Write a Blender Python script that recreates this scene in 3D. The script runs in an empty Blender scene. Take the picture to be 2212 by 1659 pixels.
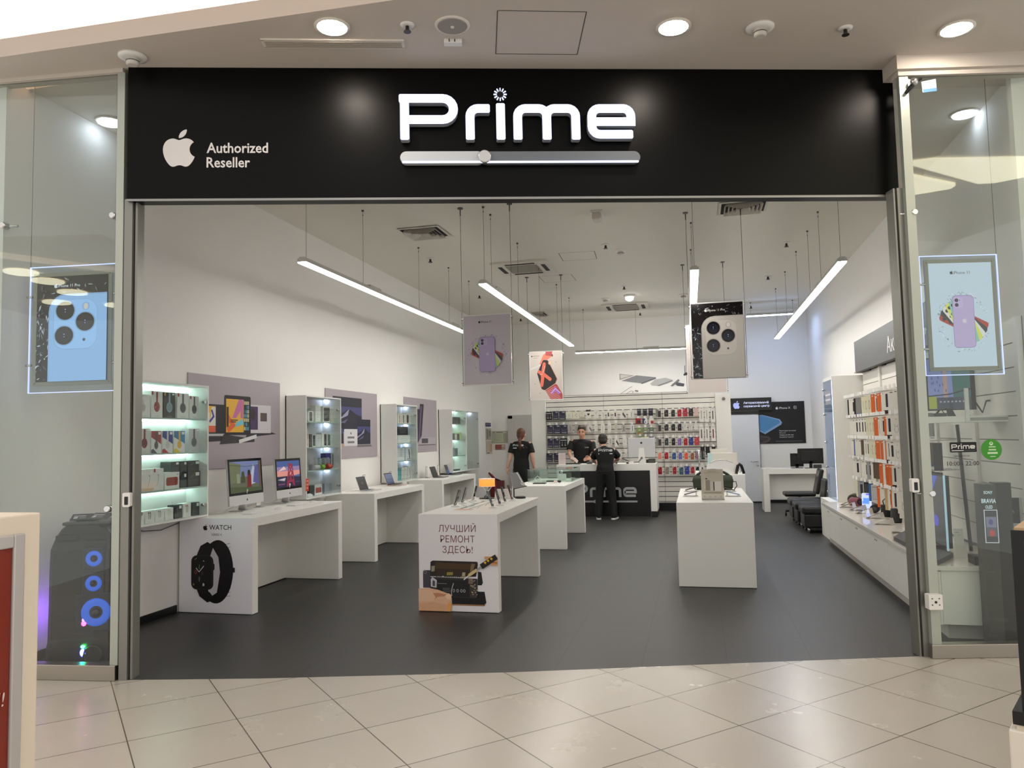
import bpy, bmesh, math, random, re
from mathutils import Vector as V, Matrix as M4
D = bpy.data; SC = bpy.context.scene; COL = SC.collection
random.seed(11)
PI = math.pi
# ------------------------------------------------------------------ camera, world, exposure
IW, IH = 2212.0, 1659.0
FPX, YAW, PITCH, ROLL, EYE = 1642.5, .23608, .069385, .022337, 1.7
_f = V((-math.sin(YAW)*math.cos(PITCH), math.cos(YAW)*math.cos(PITCH), math.sin(PITCH)))
_r = V((math.cos(YAW), math.sin(YAW), 0)); _d = _f.cross(_r)
_R = _r*math.cos(ROLL)+_d*math.sin(ROLL); _D = -_r*math.sin(ROLL)+_d*math.cos(ROLL)
CAM = V((0, 0, EYE))
cd = D.cameras.new('camera'); cam = D.objects.new('camera', cd); COL.objects.link(cam); SC.camera = cam
cd.sensor_fit = 'HORIZONTAL'; cd.sensor_width = 36.0; cd.lens = 36.0*FPX/IW; cd.clip_start = .05; cd.clip_end = 200
cam.matrix_world = M4(((_R.x, -_D.x, -_f.x, CAM.x), (_R.y, -_D.y, -_f.y, CAM.y), (_R.z, -_D.z, -_f.z, CAM.z), (0, 0, 0, 1)))
wd = D.worlds.new('mall_air'); SC.world = wd; wd.use_nodes = True
wd.node_tree.nodes['Background'].inputs[0].default_value = (1.0, .967, .93, 1)
wd.node_tree.nodes['Background'].inputs[1].default_value = 1.2
SC.view_settings.view_transform = 'Standard'; SC.view_settings.look = 'None'
SC.view_settings.exposure = -0.14; SC.view_settings.gamma = 1.0; SC.view_settings.use_curve_mapping = False
SC.cycles.max_bounces = 8; SC.cycles.diffuse_bounces = 6; SC.cycles.glossy_bounces = 3
SC.cycles.transmission_bounces = 4; SC.cycles.transparent_max_bounces = 14
SC.cycles.caustics_reflective = False; SC.cycles.caustics_refractive = False
SC.cycles.sample_clamp_indirect = 6.0
LAMP_E, DOWN_E, CASE_E, COVE_E, TRI_E = 35.0, 140.0, 9.0, 380.0, 9.0

def ray(x, y): return _R*((x-IW/2)/FPX)+_D*((y-IH/2)/FPX)+_f
def at(x, y, ax, val):                      # the point of the real plane axis = val seen at a place of the photograph
    d = ray(x, y); return CAM+d*((val-CAM[ax])/d[ax])
def onpl(x, y, p0, p1):                     # the same for an upright plane through two floor points
    t = V((p1[0]-p0[0], p1[1]-p0[1], 0)); n = V((-t.y, t.x, 0)); d = ray(x, y)
    return CAM+d*(n.dot(V((p0[0], p0[1], 0))-CAM)/n.dot(d))
# ------------------------------------------------------------------ colour and material
def lin(c):
    return tuple(((u/255)/12.92 if u/255 <= .04045 else ((u/255+.055)/1.055)**2.4) for u in c[:3])
_M = {}
def mat(name, col=(200, 200, 200), rough=.5, metal=0, emit=0, ecol=None, coat=0, spec=.5):
    if name in _M: return _M[name]
    m = D.materials.new(name); m.use_nodes = True; b = m.node_tree.nodes['Principled BSDF']
    b.inputs['Base Color'].default_value = (*lin(col), 1); b.inputs['Roughness'].default_value = rough
    b.inputs['Metallic'].default_value = metal; b.inputs['Coat Weight'].default_value = coat
    b.inputs['Specular IOR Level'].default_value = spec
    if emit:
        b.inputs['Emission Color'].default_value = (*lin(ecol or col), 1); b.inputs['Emission Strength'].default_value = emit
    _M[name] = m; return m
def printed(name, rough=.45, emit=0, spec=.4):
    if name in _M: return _M[name]
    m = mat(name, (255, 255, 255), rough, spec=spec); nt = m.node_tree; b = nt.nodes['Principled BSDF']
    a = nt.nodes.new('ShaderNodeVertexColor'); a.layer_name = 'Col'
    if emit:
        nt.links.new(a.outputs[0], b.inputs['Emission Color']); b.inputs['Emission Strength'].default_value = emit
        b.inputs['Base Color'].default_value = (.01, .01, .01, 1)
    else: nt.links.new(a.outputs[0], b.inputs['Base Color'])
    return m
def glass(name, tint=(235, 245, 240), refl=1.0, dirt=0.0):
    if name in _M: return _M[name]
    m = D.materials.new(name); m.use_nodes = True; nt = m.node_tree; N = nt.nodes; L = nt.links
    N.remove(N['Principled BSDF']); out = N['Material Output']
    t = N.new('ShaderNodeBsdfTransparent'); t.inputs[0].default_value = (*lin(tint), 1)
    g = N.new('ShaderNodeBsdfGlossy'); g.inputs['Roughness'].default_value = .0
    f = N.new('ShaderNodeFresnel'); ge = N.new('ShaderNodeNewGeometry'); io = N.new('ShaderNodeMath'); io.operation = 'MULTIPLY_ADD'   # same reflectance seen from either side of the pane
    io.inputs[1].default_value = -.8333; io.inputs[2].default_value = 1.5; L.new(ge.outputs['Backfacing'], io.inputs[0]); L.new(io.outputs[0], f.inputs[0])
    k = N.new('ShaderNodeMath'); k.operation = 'MULTIPLY'; k.inputs[1].default_value = refl
    mx = N.new('ShaderNodeMixShader'); L.new(f.outputs[0], k.inputs[0]); L.new(k.outputs[0], mx.inputs[0])
    L.new(t.outputs[0], mx.inputs[1]); L.new(g.outputs[0], mx.inputs[2]); last = mx
    if dirt:
        df = N.new('ShaderNodeBsdfDiffuse'); df.inputs[0].default_value = (.8, .8, .78, 1)
        m2 = N.new('ShaderNodeMixShader'); m2.inputs[0].default_value = dirt
        L.new(mx.outputs[0], m2.inputs[1]); L.new(df.outputs[0], m2.inputs[2]); last = m2
    L.new(last.outputs[0], out.inputs[0]); _M[name] = m; return m
# ------------------------------------------------------------------ mesh builder
BOXF = {'z0': (0, 3, 2, 1), 'z1': (4, 5, 6, 7), 'y0': (0, 1, 5, 4), 'x1': (1, 2, 6, 5), 'y1': (2, 3, 7, 6), 'x0': (3, 0, 4, 7)}
class MB:
    def __init__(s, T=None): s.v = []; s.f = []; s.c = []; s.T = T or M4(); s.col = None; s.smooth = False; s.sm = []
    def face(s, pts, col=None, smooth=False):
        i = len(s.v); s.v += [s.T @ V(p) for p in pts]; s.f.append(tuple(range(i, i+len(pts)))); s.c.append(col or s.col); s.sm.append(smooth)
    def grid(s, rings, closed=True, caps=True, col=None, smooth=True):
        i = len(s.v); n = len(rings[0]); c = col or s.col
        for r in rings: s.v += [s.T @ V(p) for p in r]
        for a in range(len(rings)-1):
            for b in range(n if closed else n-1):
                d = (b+1) % n
                s.f.append((i+a*n+b, i+a*n+d, i+(a+1)*n+d, i+(a+1)*n+b)); s.c.append(c); s.sm.append(smooth)
        if caps:
            s.f.append(tuple(i+k for k in reversed(range(n)))); s.c.append(c); s.sm.append(False)
            j = i+(len(rings)-1)*n; s.f.append(tuple(j+k for k in range(n))); s.c.append(c); s.sm.append(False)
    def box(s, x0, x1, y0, y1, z0, z1, col=None, skip=(), **fc):
        p = [(x0, y0, z0), (x1, y0, z0), (x1, y1, z0), (x0, y1, z0), (x0, y0, z1), (x1, y0, z1), (x1, y1, z1), (x0, y1, z1)]
        i = len(s.v); s.v += [s.T @ V(q) for q in p]
        for k, q in BOXF.items():
            if k in skip: continue
            s.f.append(tuple(i+a for a in q)); s.c.append(fc.get(k, col or s.col)); s.sm.append(False)
        return s
    def bx(s, c, d, **k): return s.box(c[0]-d[0]/2, c[0]+d[0]/2, c[1]-d[1]/2, c[1]+d[1]/2, c[2]-d[2]/2, c[2]+d[2]/2, **k)
    def prism(s, poly, z0, z1, col=None):               # polygon in local xy, pushed along local z
        s.face([(x, y, z1) for x, y in poly], col); s.face([(x, y, z0) for x, y in reversed(poly)], col)
        for k in range(len(poly)):
            a, b = poly[k-1], poly[k]; s.face([(*a, z0), (*b, z0), (*b, z1), (*a, z1)], col)
        return s
    def tube(s, pts, r, n=8, col=None, caps=True, flat=1.0):
        pts = [V(p) for p in pts]; rr = r if isinstance(r, (list, tuple)) else [r]*len(pts); rings = []; up = None
        for k, p in enumerate(pts):
            t = (pts[min(k+1, len(pts)-1)]-pts[max(k-1, 0)]).normalized()
            if up is None: up = V((0, 0, 1)) if abs(t.z) < .9 else V((0, 1, 0))
            a = t.cross(up).normalized(); b = a.cross(t).normalized(); up = b
            rings.append([p+(a*math.cos(2*PI*q/n)+b*math.sin(2*PI*q/n)*flat)*rr[k] for q in range(n)])
        s.grid(rings, True, caps, col); return s
    def lathe(s, prof, o=(0, 0, 0), n=24, col=None, axis='z', sx=1, sy=1):
        rings = []
        for r, h in prof:
            ring = []
            for q in range(n):
                a = 2*PI*q/n; x, y = r*math.cos(a)*sx, r*math.sin(a)*sy
                w = {'z': (x, y, h), 'y': (x, -h, y) if 0 else (x, h, -y), 'x': (h, x, y)}[axis]
                ring.append((o[0]+w[0], o[1]+w[1], o[2]+w[2]))
            rings.append(ring)
        s.grid(rings, True, True, col); return s
    def ball(s, c, rx, ry=None, rz=None, n=14, m=9, col=None):
        ry = ry or rx; rz = rz or rx
        s.grid([[(c[0]+rx*math.cos(2*PI*q/n)*math.sin(t), c[1]+ry*math.sin(2*PI*q/n)*math.sin(t), c[2]+rz*math.cos(t)) for q in range(n)]
                for t in [max(.02, min(PI-.02, PI*k/m)) for k in range(m, -1, -1)]], True, True, col); return s
    def build(s, name, m, parent=None, label=None, cat=None, group=None, kind=None, bevel=0, mods=None):
        me = D.meshes.new(name); me.from_pydata(s.v, [], s.f)
        me.polygons.foreach_set('use_smooth', s.sm)
        if any(s.c):
            a = me.color_attributes.new('Col', 'FLOAT_COLOR', 'CORNER'); buf = []
            for f, c in zip(s.f, s.c):
                l = (*lin(c or (200, 200, 200)), 1.0); buf += list(l)*len(f)
            a.data.foreach_set('color', buf)
        me.update(); o = D.objects.new(name, me); COL.objects.link(o); me.materials.append(m)
        if parent is not None: par(o, parent)
        tag(o, label, cat, group, kind)
        if bevel:
            b = o.modifiers.new('bevel', 'BEVEL'); b.width = bevel; b.segments = 2; b.limit_method = 'ANGLE'
        return o
def par(o, p):
    o.parent = p; o.matrix_parent_inverse = WM(p).inverted()
def WM(o):
    m = o.matrix_basis.copy()
    return m if o.parent is None else WM(o.parent) @ o.matrix_parent_inverse @ m
def tag(o, label=None, cat=None, group=None, kind=None):
    for k, v in (('label', label), ('category', cat), ('group', group), ('kind', kind)):
        if v: o[k] = v
    return o
def thing(name, label, cat, loc=(0, 0, 0), group=None, rz=0):
    o = D.objects.new(name, None); COL.objects.link(o); o.empty_display_size = .1; o.location = loc; o.rotation_euler = (0, 0, rz)
    return tag(o, label, cat, group)
def copy_thing(src, loc, label=None, rz=None, group=None):
    c = src.copy(); COL.objects.link(c); c.location = loc
    if rz is not None: c.rotation_euler = (0, 0, rz)
    if label: c['label'] = label
    if group: c['group'] = group
    for ch in list(src.children):
        d = ch.copy(); COL.objects.link(d); d.parent = c
        for g in list(ch.children):
            e = g.copy(); COL.objects.link(e); e.parent = d
    return c
def struct(name, mb, m, bevel=0): return mb.build(name, m, kind='structure', bevel=bevel)
ORD = 'first second third fourth fifth sixth seventh eighth ninth tenth eleventh twelfth thirteenth fourteenth fifteenth sixteenth seventeenth eighteenth nineteenth twentieth'.split()
ORD += ['twenty-'+w for w in ORD[:9]]
# ------------------------------------------------------------------ flat printing: polygons laid in thin layers on a real surface
def frame(o, u, v):
    u = V(u).normalized(); v = V(v); v = (v-u*u.dot(v)).normalized(); n = u.cross(v)
    return M4(((u.x, v.x, n.x, o[0]), (u.y, v.y, n.y, o[1]), (u.z, v.z, n.z, o[2]), (0, 0, 0, 1)))
def rrect(x, y, w, h, r, n=5):
    r = min(r, w/2, h/2); P = []
    for cx, cy, a0 in ((x+w-r, y+r, -PI/2), (x+w-r, y+h-r, 0), (x+r, y+h-r, PI/2), (x+r, y+r, PI)):
        P += [(cx+r*math.cos(a0+PI/2*k/n), cy+r*math.sin(a0+PI/2*k/n)) for k in range(n+1)]
    return P
def ellp(cx, cy, rx, ry=None, n=22, rot=0):
    ry = ry or rx; c, s_ = math.cos(rot), math.sin(rot)
    return [(cx+rx*math.cos(2*PI*k/n)*c-ry*math.sin(2*PI*k/n)*s_, cy+rx*math.cos(2*PI*k/n)*s_+ry*math.sin(2*PI*k/n)*c) for k in range(n)]
def rotp(P, cx, cy, a):
    c, s_ = math.cos(a), math.sin(a); return [(cx+(x-cx)*c-(y-cy)*s_, cy+(x-cx)*s_+(y-cy)*c) for x, y in P]
def clip(P, x0, x1, y0, y1):
    for ax, v, sg in ((0, x0, 1), (0, x1, -1), (1, y0, 1), (1, y1, -1)):
        Q = []
        for k in range(len(P)):
            a, b = P[k-1], P[k]; da, db = (a[ax]-v)*sg, (b[ax]-v)*sg
            if (da >= 0) != (db >= 0):
                t = da/(da-db); Q.append((a[0]+(b[0]-a[0])*t, a[1]+(b[1]-a[1])*t))
            if db >= 0: Q.append(b)
        P = Q
        if not P: return P
    return P
def arcpath(pts, n=5):                                   # (x, y) corners, (x, y, r) rounded corners
    out = []
    for k, p in enumerate(pts):
        if len(p) == 2: out.append(V(p)); continue
        c = V(p[:2]); a = V(pts[k-1][:2]); b = V(pts[k+1][:2]); r = p[2]
        u = (a-c).normalized(); w = (b-c).normalized(); ang = u.angle(w); t = r/math.tan(ang/2)
        s0 = c+u*t; e = c+w*t; o = c+(u+w).normalized()*(r/math.sin(ang/2))
        a0 = math.atan2(s0.y-o.y, s0.x-o.x); a1 = math.atan2(e.y-o.y, e.x-o.x)
        while a1-a0 > PI: a1 -= 2*PI
        while a1-a0 < -PI: a1 += 2*PI
        out += [o+V((math.cos(a0+(a1-a0)*q/n), math.sin(a0+(a1-a0)*q/n)))*r for q in range(n+1)]
    return out
def ribbon(path, w):                                     # outline of a stroke of width w along a path
    L, R = [], []; path = [V(p[:2]) for p in path]
    for k, p in enumerate(path):
        d0 = (p-path[k-1]).normalized() if k else (path[1]-p).normalized()
        d1 = (path[k+1]-p).normalized() if k < len(path)-1 else d0
        t = (d0+d1).normalized() if (d0+d1).length > 1e-6 else d0; nn = V((-t.y, t.x)); s_ = w/2/max(.4, t.dot(d1))
        L.append(tuple(p+nn*s_)); R.append(tuple(p-nn*s_))
    return L, R
_APB = (12.152, 6.896, [-.948,0,-2.415,-1.078,-3.96,-1.04,-2.04,.027,-3.91,1.183,-4.961,3.014,-2.117,3.675,-.546,9.103,1.519,12.09,1.013,1.454,2.208,3.09,3.792,3.039,1.52,-.065,2.09,-.987,3.935,-.987,1.831,0,2.35,.987,3.96,.948,1.637,-.026,2.676,-1.48,3.676,-2.948,1.156,-1.688,1.636,-3.325,1.662,-3.415,-.039,-.013,-3.182,-1.221,-3.22,-4.857,-.026,-3.04,2.48,-4.494,2.597,-4.559,-1.429,-2.09,-3.623,-2.324,-4.39,-2.376,-2,-.156,-3.675,1.09,-4.61,1.09])
_APL = (15.53, 3.83, [.843,-1.012,1.4,-2.427,1.245,-3.83,-1.207,.052,-2.662,.805,-3.532,1.818,-.78,.896,-1.454,2.338,-1.273,3.714,1.338,.104,2.715,-.688,3.559,-1.701])
def _svg(s, n=6):
    x, y, q = s; P = []
    for k in range(0, len(q), 6):
        a = [(x, y), (x+q[k], y+q[k+1]), (x+q[k+2], y+q[k+3]), (x+q[k+4], y+q[k+5])]
        for i in range(n):
            t = i/n; u = 1-t
            P.append(tuple(u**3*a[0][j]+3*u*u*t*a[1][j]+3*u*t*t*a[2][j]+t**3*a[3][j] for j in (0, 1)))
        x, y = a[3]
    return [((px-12)/24, (12-py)/24) for px, py in P][::-1]
FRUIT = [_svg(_APB), _svg(_APL)]
_TX = {}
def textpoly(s, bold=0.0):
    k = (s, bold)
    if k not in _TX:
        cu = D.curves.new('t', 'FONT'); cu.body = s; cu.resolution_u = 2; cu.offset = bold
        ob = D.objects.new('t', cu); me = D.meshes.new_from_object(ob)
        P = [[(me.vertices[i].co.x, me.vertices[i].co.y) for i in f.vertices] for f in me.polygons]
        xs = [p[0] for f in P for p in f] or [0]; _TX[k] = (P, min(xs), max(xs)); D.objects.remove(ob); D.meshes.remove(me); D.curves.remove(cu)
    return _TX[k]
PR_L = [(([(9.5, 0), (9.5, 88.5)],), ([(0, 88.5), (113.5, 88.5, 23), (113.5, 42.2, 23), (9, 42.2)],)),
        (([(148.5, 0), (148.5, 66.5, 17), (189, 66.5)],),),
        (([(214, 0), (214, 76)],),),
        (([(250.5, 0), (250.5, 66.5, 17), (313, 66.5, 17), (313, 0)],), ([(313, 40), (313, 66.5, 17), (375.5, 66.5, 17), (375.5, 0)],)),
        (([(411, 37.5), (495.5, 37.5), (495.5, 66.5, 17), (410.5, 66.5, 17), (410.5, 9.5, 17), (497, 9.5)],),)]
class CV(MB):
    def __init__(s, o, u, v, step=.00025): super().__init__(frame(o, u, v)); s.z = step; s.step = step; s.lim = None
    def poly(s, P, c):
        if s.lim: P = clip(P, *s.lim)
        if len(P) > 2: s.face([(x, y, s.z) for x, y in P], c)
        s.z += s.step; return s
    def rect(s, x, y, w, h, c): return s.poly([(x, y), (x+w, y), (x+w, y+h), (x, y+h)], c)
    def rr(s, x, y, w, h, r, c): return s.poly(rrect(x, y, w, h, r), c)
    def ell(s, cx, cy, rx, ry, c, rot=0): return s.poly(ellp(cx, cy, rx, ry, rot=rot), c)
    def line(s, pts, w, c):
        z = s.z; L, R = ribbon(arcpath(pts) if any(len(p) == 3 for p in pts) else pts, w)
        for k in range(len(L)-1): s.z = z; s.poly([R[k], R[k+1], L[k+1], L[k]], c)
        return s
    def text(s, t, x, y, cap, c, align='c', bold=0.0, sx=1.0, slant=0, maxw=None):
        P, a, b = textpoly(t, bold); k = cap/.729; z = s.z
        if maxw and (b-a)*k*sx > maxw: sx = maxw/((b-a)*k)
        ox = x-{'l': a, 'c': (a+b)/2, 'r': b}[align]*k*sx
        for f in P: s.z = z; s.poly([(ox+px*k*sx+py*k*slant, y+py*k) for px, py in f], c)
        return s
    def fruit(s, cx, cy, h, c):
        z = s.z
        for P in FRUIT: s.z = z; s.poly([(cx+x*h, cy+y*h) for x, y in P], c)
        return s
    def prime(s, x, y, w, c, bar=True, dot=True, sw=19):
        k = w/505.0; z = s.z
        for L in PR_L:
            for st in L: s.z = z; s.line([tuple([p[0]*k+x, p[1]*k+y]+[r*k for r in p[2:]]) for p in st[0]], sw*k, c)
        if dot:
            for q in range(12):
                a = q*PI/6; s.z = z
                s.line([(x+(213+8*math.cos(a))*k, y+(98+8*math.sin(a))*k), (x+(213+15*math.cos(a))*k, y+(98+15*math.sin(a))*k)], 4*k, c)
        if bar: s.z = z; s.rr(x-2*k, y-45*k, 510*k, 20*k, 10*k, c)
        return s
PRINT = printed('printed_paper', .5); GLOSSY = printed('printed_gloss', .15); SCREEN = printed('lit_screen', .15, emit=.9); BACKLIT = printed('backlit_print', .2, emit=1.0)
WHITE = mat('white_laminate', (240, 238, 232), .35); WALLM = mat('white_wall_paint', (234, 232, 228), .7)
BLACK = mat('black_plastic', (9, 9, 10), .35); CHROME = mat('chrome_metal', (210, 210, 210), .18, 1); STEEL = mat('brushed_steel', (176, 170, 160), .32, 1)
ALU = mat('grey_aluminium', (150, 150, 147), .4, .7); DARKGAP = mat('dark_gap', (22, 22, 22), .6); WIRE = mat('thin_wire', (80, 80, 78), .4, .5)
CLEAR = glass('clear_glass'); ACRYL = glass('clear_acrylic', (245, 248, 250))
SILVER = mat('silver_aluminium', (200, 200, 200), .3, .6); PAPERW = mat('white_card', (232, 230, 226), .5)
# ------------------------------------------------------------------ the setting
def tiles(name, c1, c2, grout, side, rot, loc, mort, rough, noise=.5, spec=.5):
    m = mat(name, c1, rough, spec=spec); nt = m.node_tree; N = nt.nodes; L = nt.links; b = N['Principled BSDF']
    tc = N.new('ShaderNodeTexCoord'); mp = N.new('ShaderNodeMapping'); L.new(tc.outputs['Object'], mp.inputs[0])
    mp.inputs['Rotation'].default_value = (0, 0, rot); mp.inputs['Scale'].default_value = (1/side, 1/side, 1); mp.inputs['Location'].default_value = (*loc, 0)
    br = N.new('ShaderNodeTexBrick'); br.offset = 0; br.squash = 1; br.inputs['Scale'].default_value = 1; br.inputs['Brick Width'].default_value = 1
    br.inputs['Row Height'].default_value = 1; br.inputs['Mortar Size'].default_value = mort; br.inputs['Mortar Smooth'].default_value = .1
    br.inputs['Color1'].default_value = (*lin(c1), 1); br.inputs['Color2'].default_value = (*lin(c2), 1); br.inputs['Mortar'].default_value = (*lin(grout), 1)
    L.new(mp.outputs[0], br.inputs['Vector'])
    nz = N.new('ShaderNodeTexNoise'); nz.inputs['Scale'].default_value = 2.3; nz.inputs['Detail'].default_value = 6; L.new(tc.outputs['Object'], nz.inputs['Vector'])
    rp = N.new('ShaderNodeValToRGB'); rp.color_ramp.elements[0].color = (1-noise*.3,)*3+(1,); rp.color_ramp.elements[1].color = (1, 1, 1, 1)
    rp.color_ramp.elements[0].position = .3; rp.color_ramp.elements[1].position = .7; L.new(nz.outputs[0], rp.inputs[0])
    mu = N.new('ShaderNodeMixRGB'); mu.blend_type = 'MULTIPLY'; mu.inputs[0].default_value = 1
    L.new(br.outputs['Color'], mu.inputs[1]); L.new(rp.outputs[0], mu.inputs[2]); L.new(mu.outputs[0], b.inputs['Base Color'])
    rr = N.new('ShaderNodeMath'); rr.operation = 'MULTIPLY_ADD'; rr.inputs[1].default_value = .03; rr.inputs[2].default_value = rough-.015
    L.new(nz.outputs[0], rr.inputs[0]); L.new(rr.outputs[0], b.inputs['Roughness'])
    return m
MALLTILE = tiles('pale_stone_tile', (188, 182, 170), (182, 176, 165), (84, 74, 62), .6067, PI/4, (.286, .30), .006, .27, .12)
DARKTILE = tiles('dark_grey_tile', (54, 53, 52), (52, 51, 50), (36, 35, 34), .613, 0, (-.256, -.011), .006, .44, .5, spec=.4)
CEILM = mat('shop_ceiling_paint', (226, 222, 212), .8); SOFFIT = mat('mall_ceiling_paint', (200, 192, 182), .8)
EDGE = [(-7, 4.55), (-5.2, 4.72), (-4.11, 4.83), (-3.13, 5.03), (-1.36, 5.47), (.19, 5.94), (1.58, 6.35), (2.25, 6.47), (4, 6.85)]
m = MB(); m.face([(x, y, 0) for x, y in EDGE[1:-1]]+[(2.8, 6.6, 0), (2.8, 19.4, 0), (-5.4, 19.4, 0), (-5.4, 4.72, 0)]); struct('floor', m, DARKTILE)
m = MB(); m.face([(x, y, 0) for x, y in reversed(EDGE)]+[(-7, -9, 0), (6, -9, 0), (6, 6.85, 0)]); struct('floor_mall', m, MALLTILE)
m = MB(); m.box(-5.4, 2.8, 4.95, 19.4, 4.62, 4.75); struct('ceiling', m, CEILM)
m = MB(); m.box(-5.4, -5.2, 4.75, 19.4, 0, 4.62); struct('wall_left', m, WALLM)
m = MB(); m.box(2.66, 2.86, 6.58, 19.4, 0, 4.62); struct('wall_right', m, WALLM)
m = MB(); m.box(-5.2, 2.66, 19.2, 19.4, 0, 4.62); struct('wall_back', m, WALLM)
m = MB(); m.box(-5.2, -5.185, 5.0, 6.82, 0, .075); struct('baseboard_left', m, mat('black_skirting', (14, 14, 15), .4))
m = MB(); m.box(1.44, 2.66, 19.18, 19.2, 0, .07); struct('baseboard_back', m, _M['black_skirting'])
# mall soffit, lit cove and the high mall ceiling behind the photographer
m = MB(); m.prism([(8, 4.83), (8, 6.9), (3.2, 6.75), (1.7, 6.6), (-4.1, 4.93), (-5.3, 4.78), (-9, 4.72), (-9, 4.27)], 4.58, 4.72); struct('ceiling_mall_soffit', m, SOFFIT)
m = MB(); m.box(-9, 8, 3.4, 5.75, 5.12, 5.2); struct('ceiling_mall', m, SOFFIT)
m = MB(); m.box(-9, 8, 5.7, 5.8, 4.72, 5.12); struct('wall_cove', m, SOFFIT)
m = MB(); m.box(-8.5, 7.5, 5.35, 5.4, 4.755, 4.77)
m.build('cove_light_strip', mat('cove_glow', (255, 214, 196), emit=COVE_E), label='warm hidden light strip glowing in the recess above the mall soffit', cat='light')
# mall ceiling fields beyond the photographer, seen only as reflections in the shop windows
m = MB(); m.box(4.2, 10, -2.5, 3.2, 5.66, 5.75); struct('ceiling_mall_right', m, SOFFIT)
m = MB(); m.box(-14, -8.2, -10, -2, 5.14, 5.25); struct('ceiling_mall_left', m, SOFFIT)
TRI = mat('cream_ceiling_light', (255, 246, 214), emit=TRI_E)
for P, l in (([(5.5, 1.72), (5.8, 1.9), (8.1, 2.3), (8.3, 2.1), (7.55, 1.15), (7.3, 1.08)], 'large cream light triangle mirrored high in the right shop window'), ([(4.7, 1.2), (5.6, 1.34), (7.0, .95), (7.05, .8), (6.5, .28), (6.2, .25), (4.75, .3)], 'smaller cream light patch mirrored at the left edge of the right shop window')):
    m = MB(); m.prism(P, 5.6, 5.65); m.build('ceiling_light_panel', TRI, label=l, cat='light', group='mall ceiling lights mirrored in the windows')
for k, (x, y) in enumerate(((-10.93, -4.04), (-10.95, -4.9), (-11.16, -6.1), (-11.05, -7.8), (-9.6, -6.0), (-10.2, -8.6), (-12.2, -7.2))):
    m = MB(); m.lathe([(.3, 5.1), (.3, 5.13)], (x, y, 0), 20); m.build('mirrored_downlight', TRI, label='small bright oval of a mall lamp mirrored in the left shop window', cat='light', group='mall lamps mirrored in the left window')
m = MB(); m.prism([(-10.6, -2.6), (-8.9, -4.4), (-8.7, -4.2), (-10.4, -2.4)], 5.08, 5.13); m.build('ceiling_light_band', mat('soft_band', (230, 205, 180), emit=2.2), label='pale slanting light band mirrored across the left shop window', cat='light')
# facade
A = V((-4.11, 4.79, 0)); B = V((1.64, 6.50, 0)); UF = (B-A).normalized(); LF = (B-A).length
A2 = V((-5.3, 4.693, 0)); B2 = V((-4.16, 4.818, 0)); U2 = (B2-A2).normalized()
A3 = V((1.62, 6.31, 0)); B3 = V((3.2, 6.66, 0)); U3 = (B3-A3).normalized()
def wf(o, u): u = V(u); return M4(((u.x, -u.y, 0, o[0]), (u.y, u.x, 0, o[1]), (0, 0, 1, 0), (0, 0, 0, 1)))
JA, JB = V((-4.09, 4.845, 0)), V((1.58, 6.34, 0)); UJ = (JB-JA).normalized(); LJ = (JB-JA).length
FRAMEM = mat('satin_grey_frame', (138, 138, 132), .38, .55); FRAMEL = mat('pale_glass_edge_frame', (176, 182, 172), .35, .3)
T = wf(JA, UJ)
m = MB(T); m.box(-.06, .0, -.02, .11, 0, 3.56); m.box(.014, .03, .0, .11, 0, 3.56); m.box(.0, .014, .03, .1, 0, 3.56); struct('trim_1', m, FRAMEM)
m = MB(T); m.box(LJ+.0, LJ+.065, -.01, .11, 0, 3.56); m.box(LJ-.026, LJ-.013, .0, .11, 0, 3.56); m.box(LJ-.013, LJ, .03, .1, 0, 3.56); struct('trim_2', m, FRAMEM)
T2, T3 = wf(A2, U2), wf(A3, U3); L2 = (B2-A2).length; L3 = (B3-A3).length
m = MB(T2); m.box(L2-.05, L2+.01, -.015, .03, .11, 4.55); struct('trim_3', m, FRAMEL)
m = MB(T3); m.box(.012, .08, -.015, .03, .1, 4.43); struct('trim_4', m, FRAMEL)
m = MB(T2); m.box(-.3, L2, -.03, .06, 0, .11); struct('trim_5', m, STEEL, .004)
m = MB(T3); m.box(.0, L3, -.03, .06, 0, .1); struct('trim_6', m, STEEL, .004)
m = MB(T2); m.box(-.6, L2, -.03, .08, 4.55, 4.6); m.box(-.6, L2+.02, -.06, .1, 4.6, 4.72); struct('trim_7', m, SOFFIT)
m = MB(T3); m.box(.0, L3, -.03, .08, 4.43, 4.47); m.box(-.02, L3, -.06, .3, 4.47, 4.6); struct('trim_8', m, SOFFIT)
WGL = glass('shop_window_glass', (245, 249, 247), 1.0, .008)
m = MB(T2); m.box(-.2, L2-.07, 0, .012, .11, 4.55); struct('window_1', m, WGL)
m = MB(T3); m.box(.07, L3, 0, .012, .1, 4.43); struct('window_2', m, WGL)
m = MB(); m.box(2.515, 2.66, 6.6, 6.69, 0, 4.6); struct('wall_right_pier', m, WALLM)
# ceiling hatches and access panels, flush lines in the plaster
def hatch(name, P, z, w=.006):
    m = MB(); n = len(P)
    for k in range(n):
        a, b = V((*P[k-1], z)), V((*P[k], z)); d = (b-a).normalized(); s = V((-d.y, d.x, 0))*w/2
        m.face([a+s, a-s, b-s, b+s])
    struct(name, m, mat('hatch_gap', (70, 66, 60), .8))
hatch('trim_9', [(-1.2, 4.81), (-.62, 4.99), (-.77, 5.55), (-1.36, 5.37)], 4.578)
hatch('trim_10', [(-2.04, 11.87), (-1.47, 11.9), (-1.5, 12.45), (-2.06, 12.42)], 4.618, .01)
hatch('trim_11', [(-2.7, 13.5), (-2.1, 13.5), (-2.1, 14.1), (-2.7, 14.1)], 4.618, .008)
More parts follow.
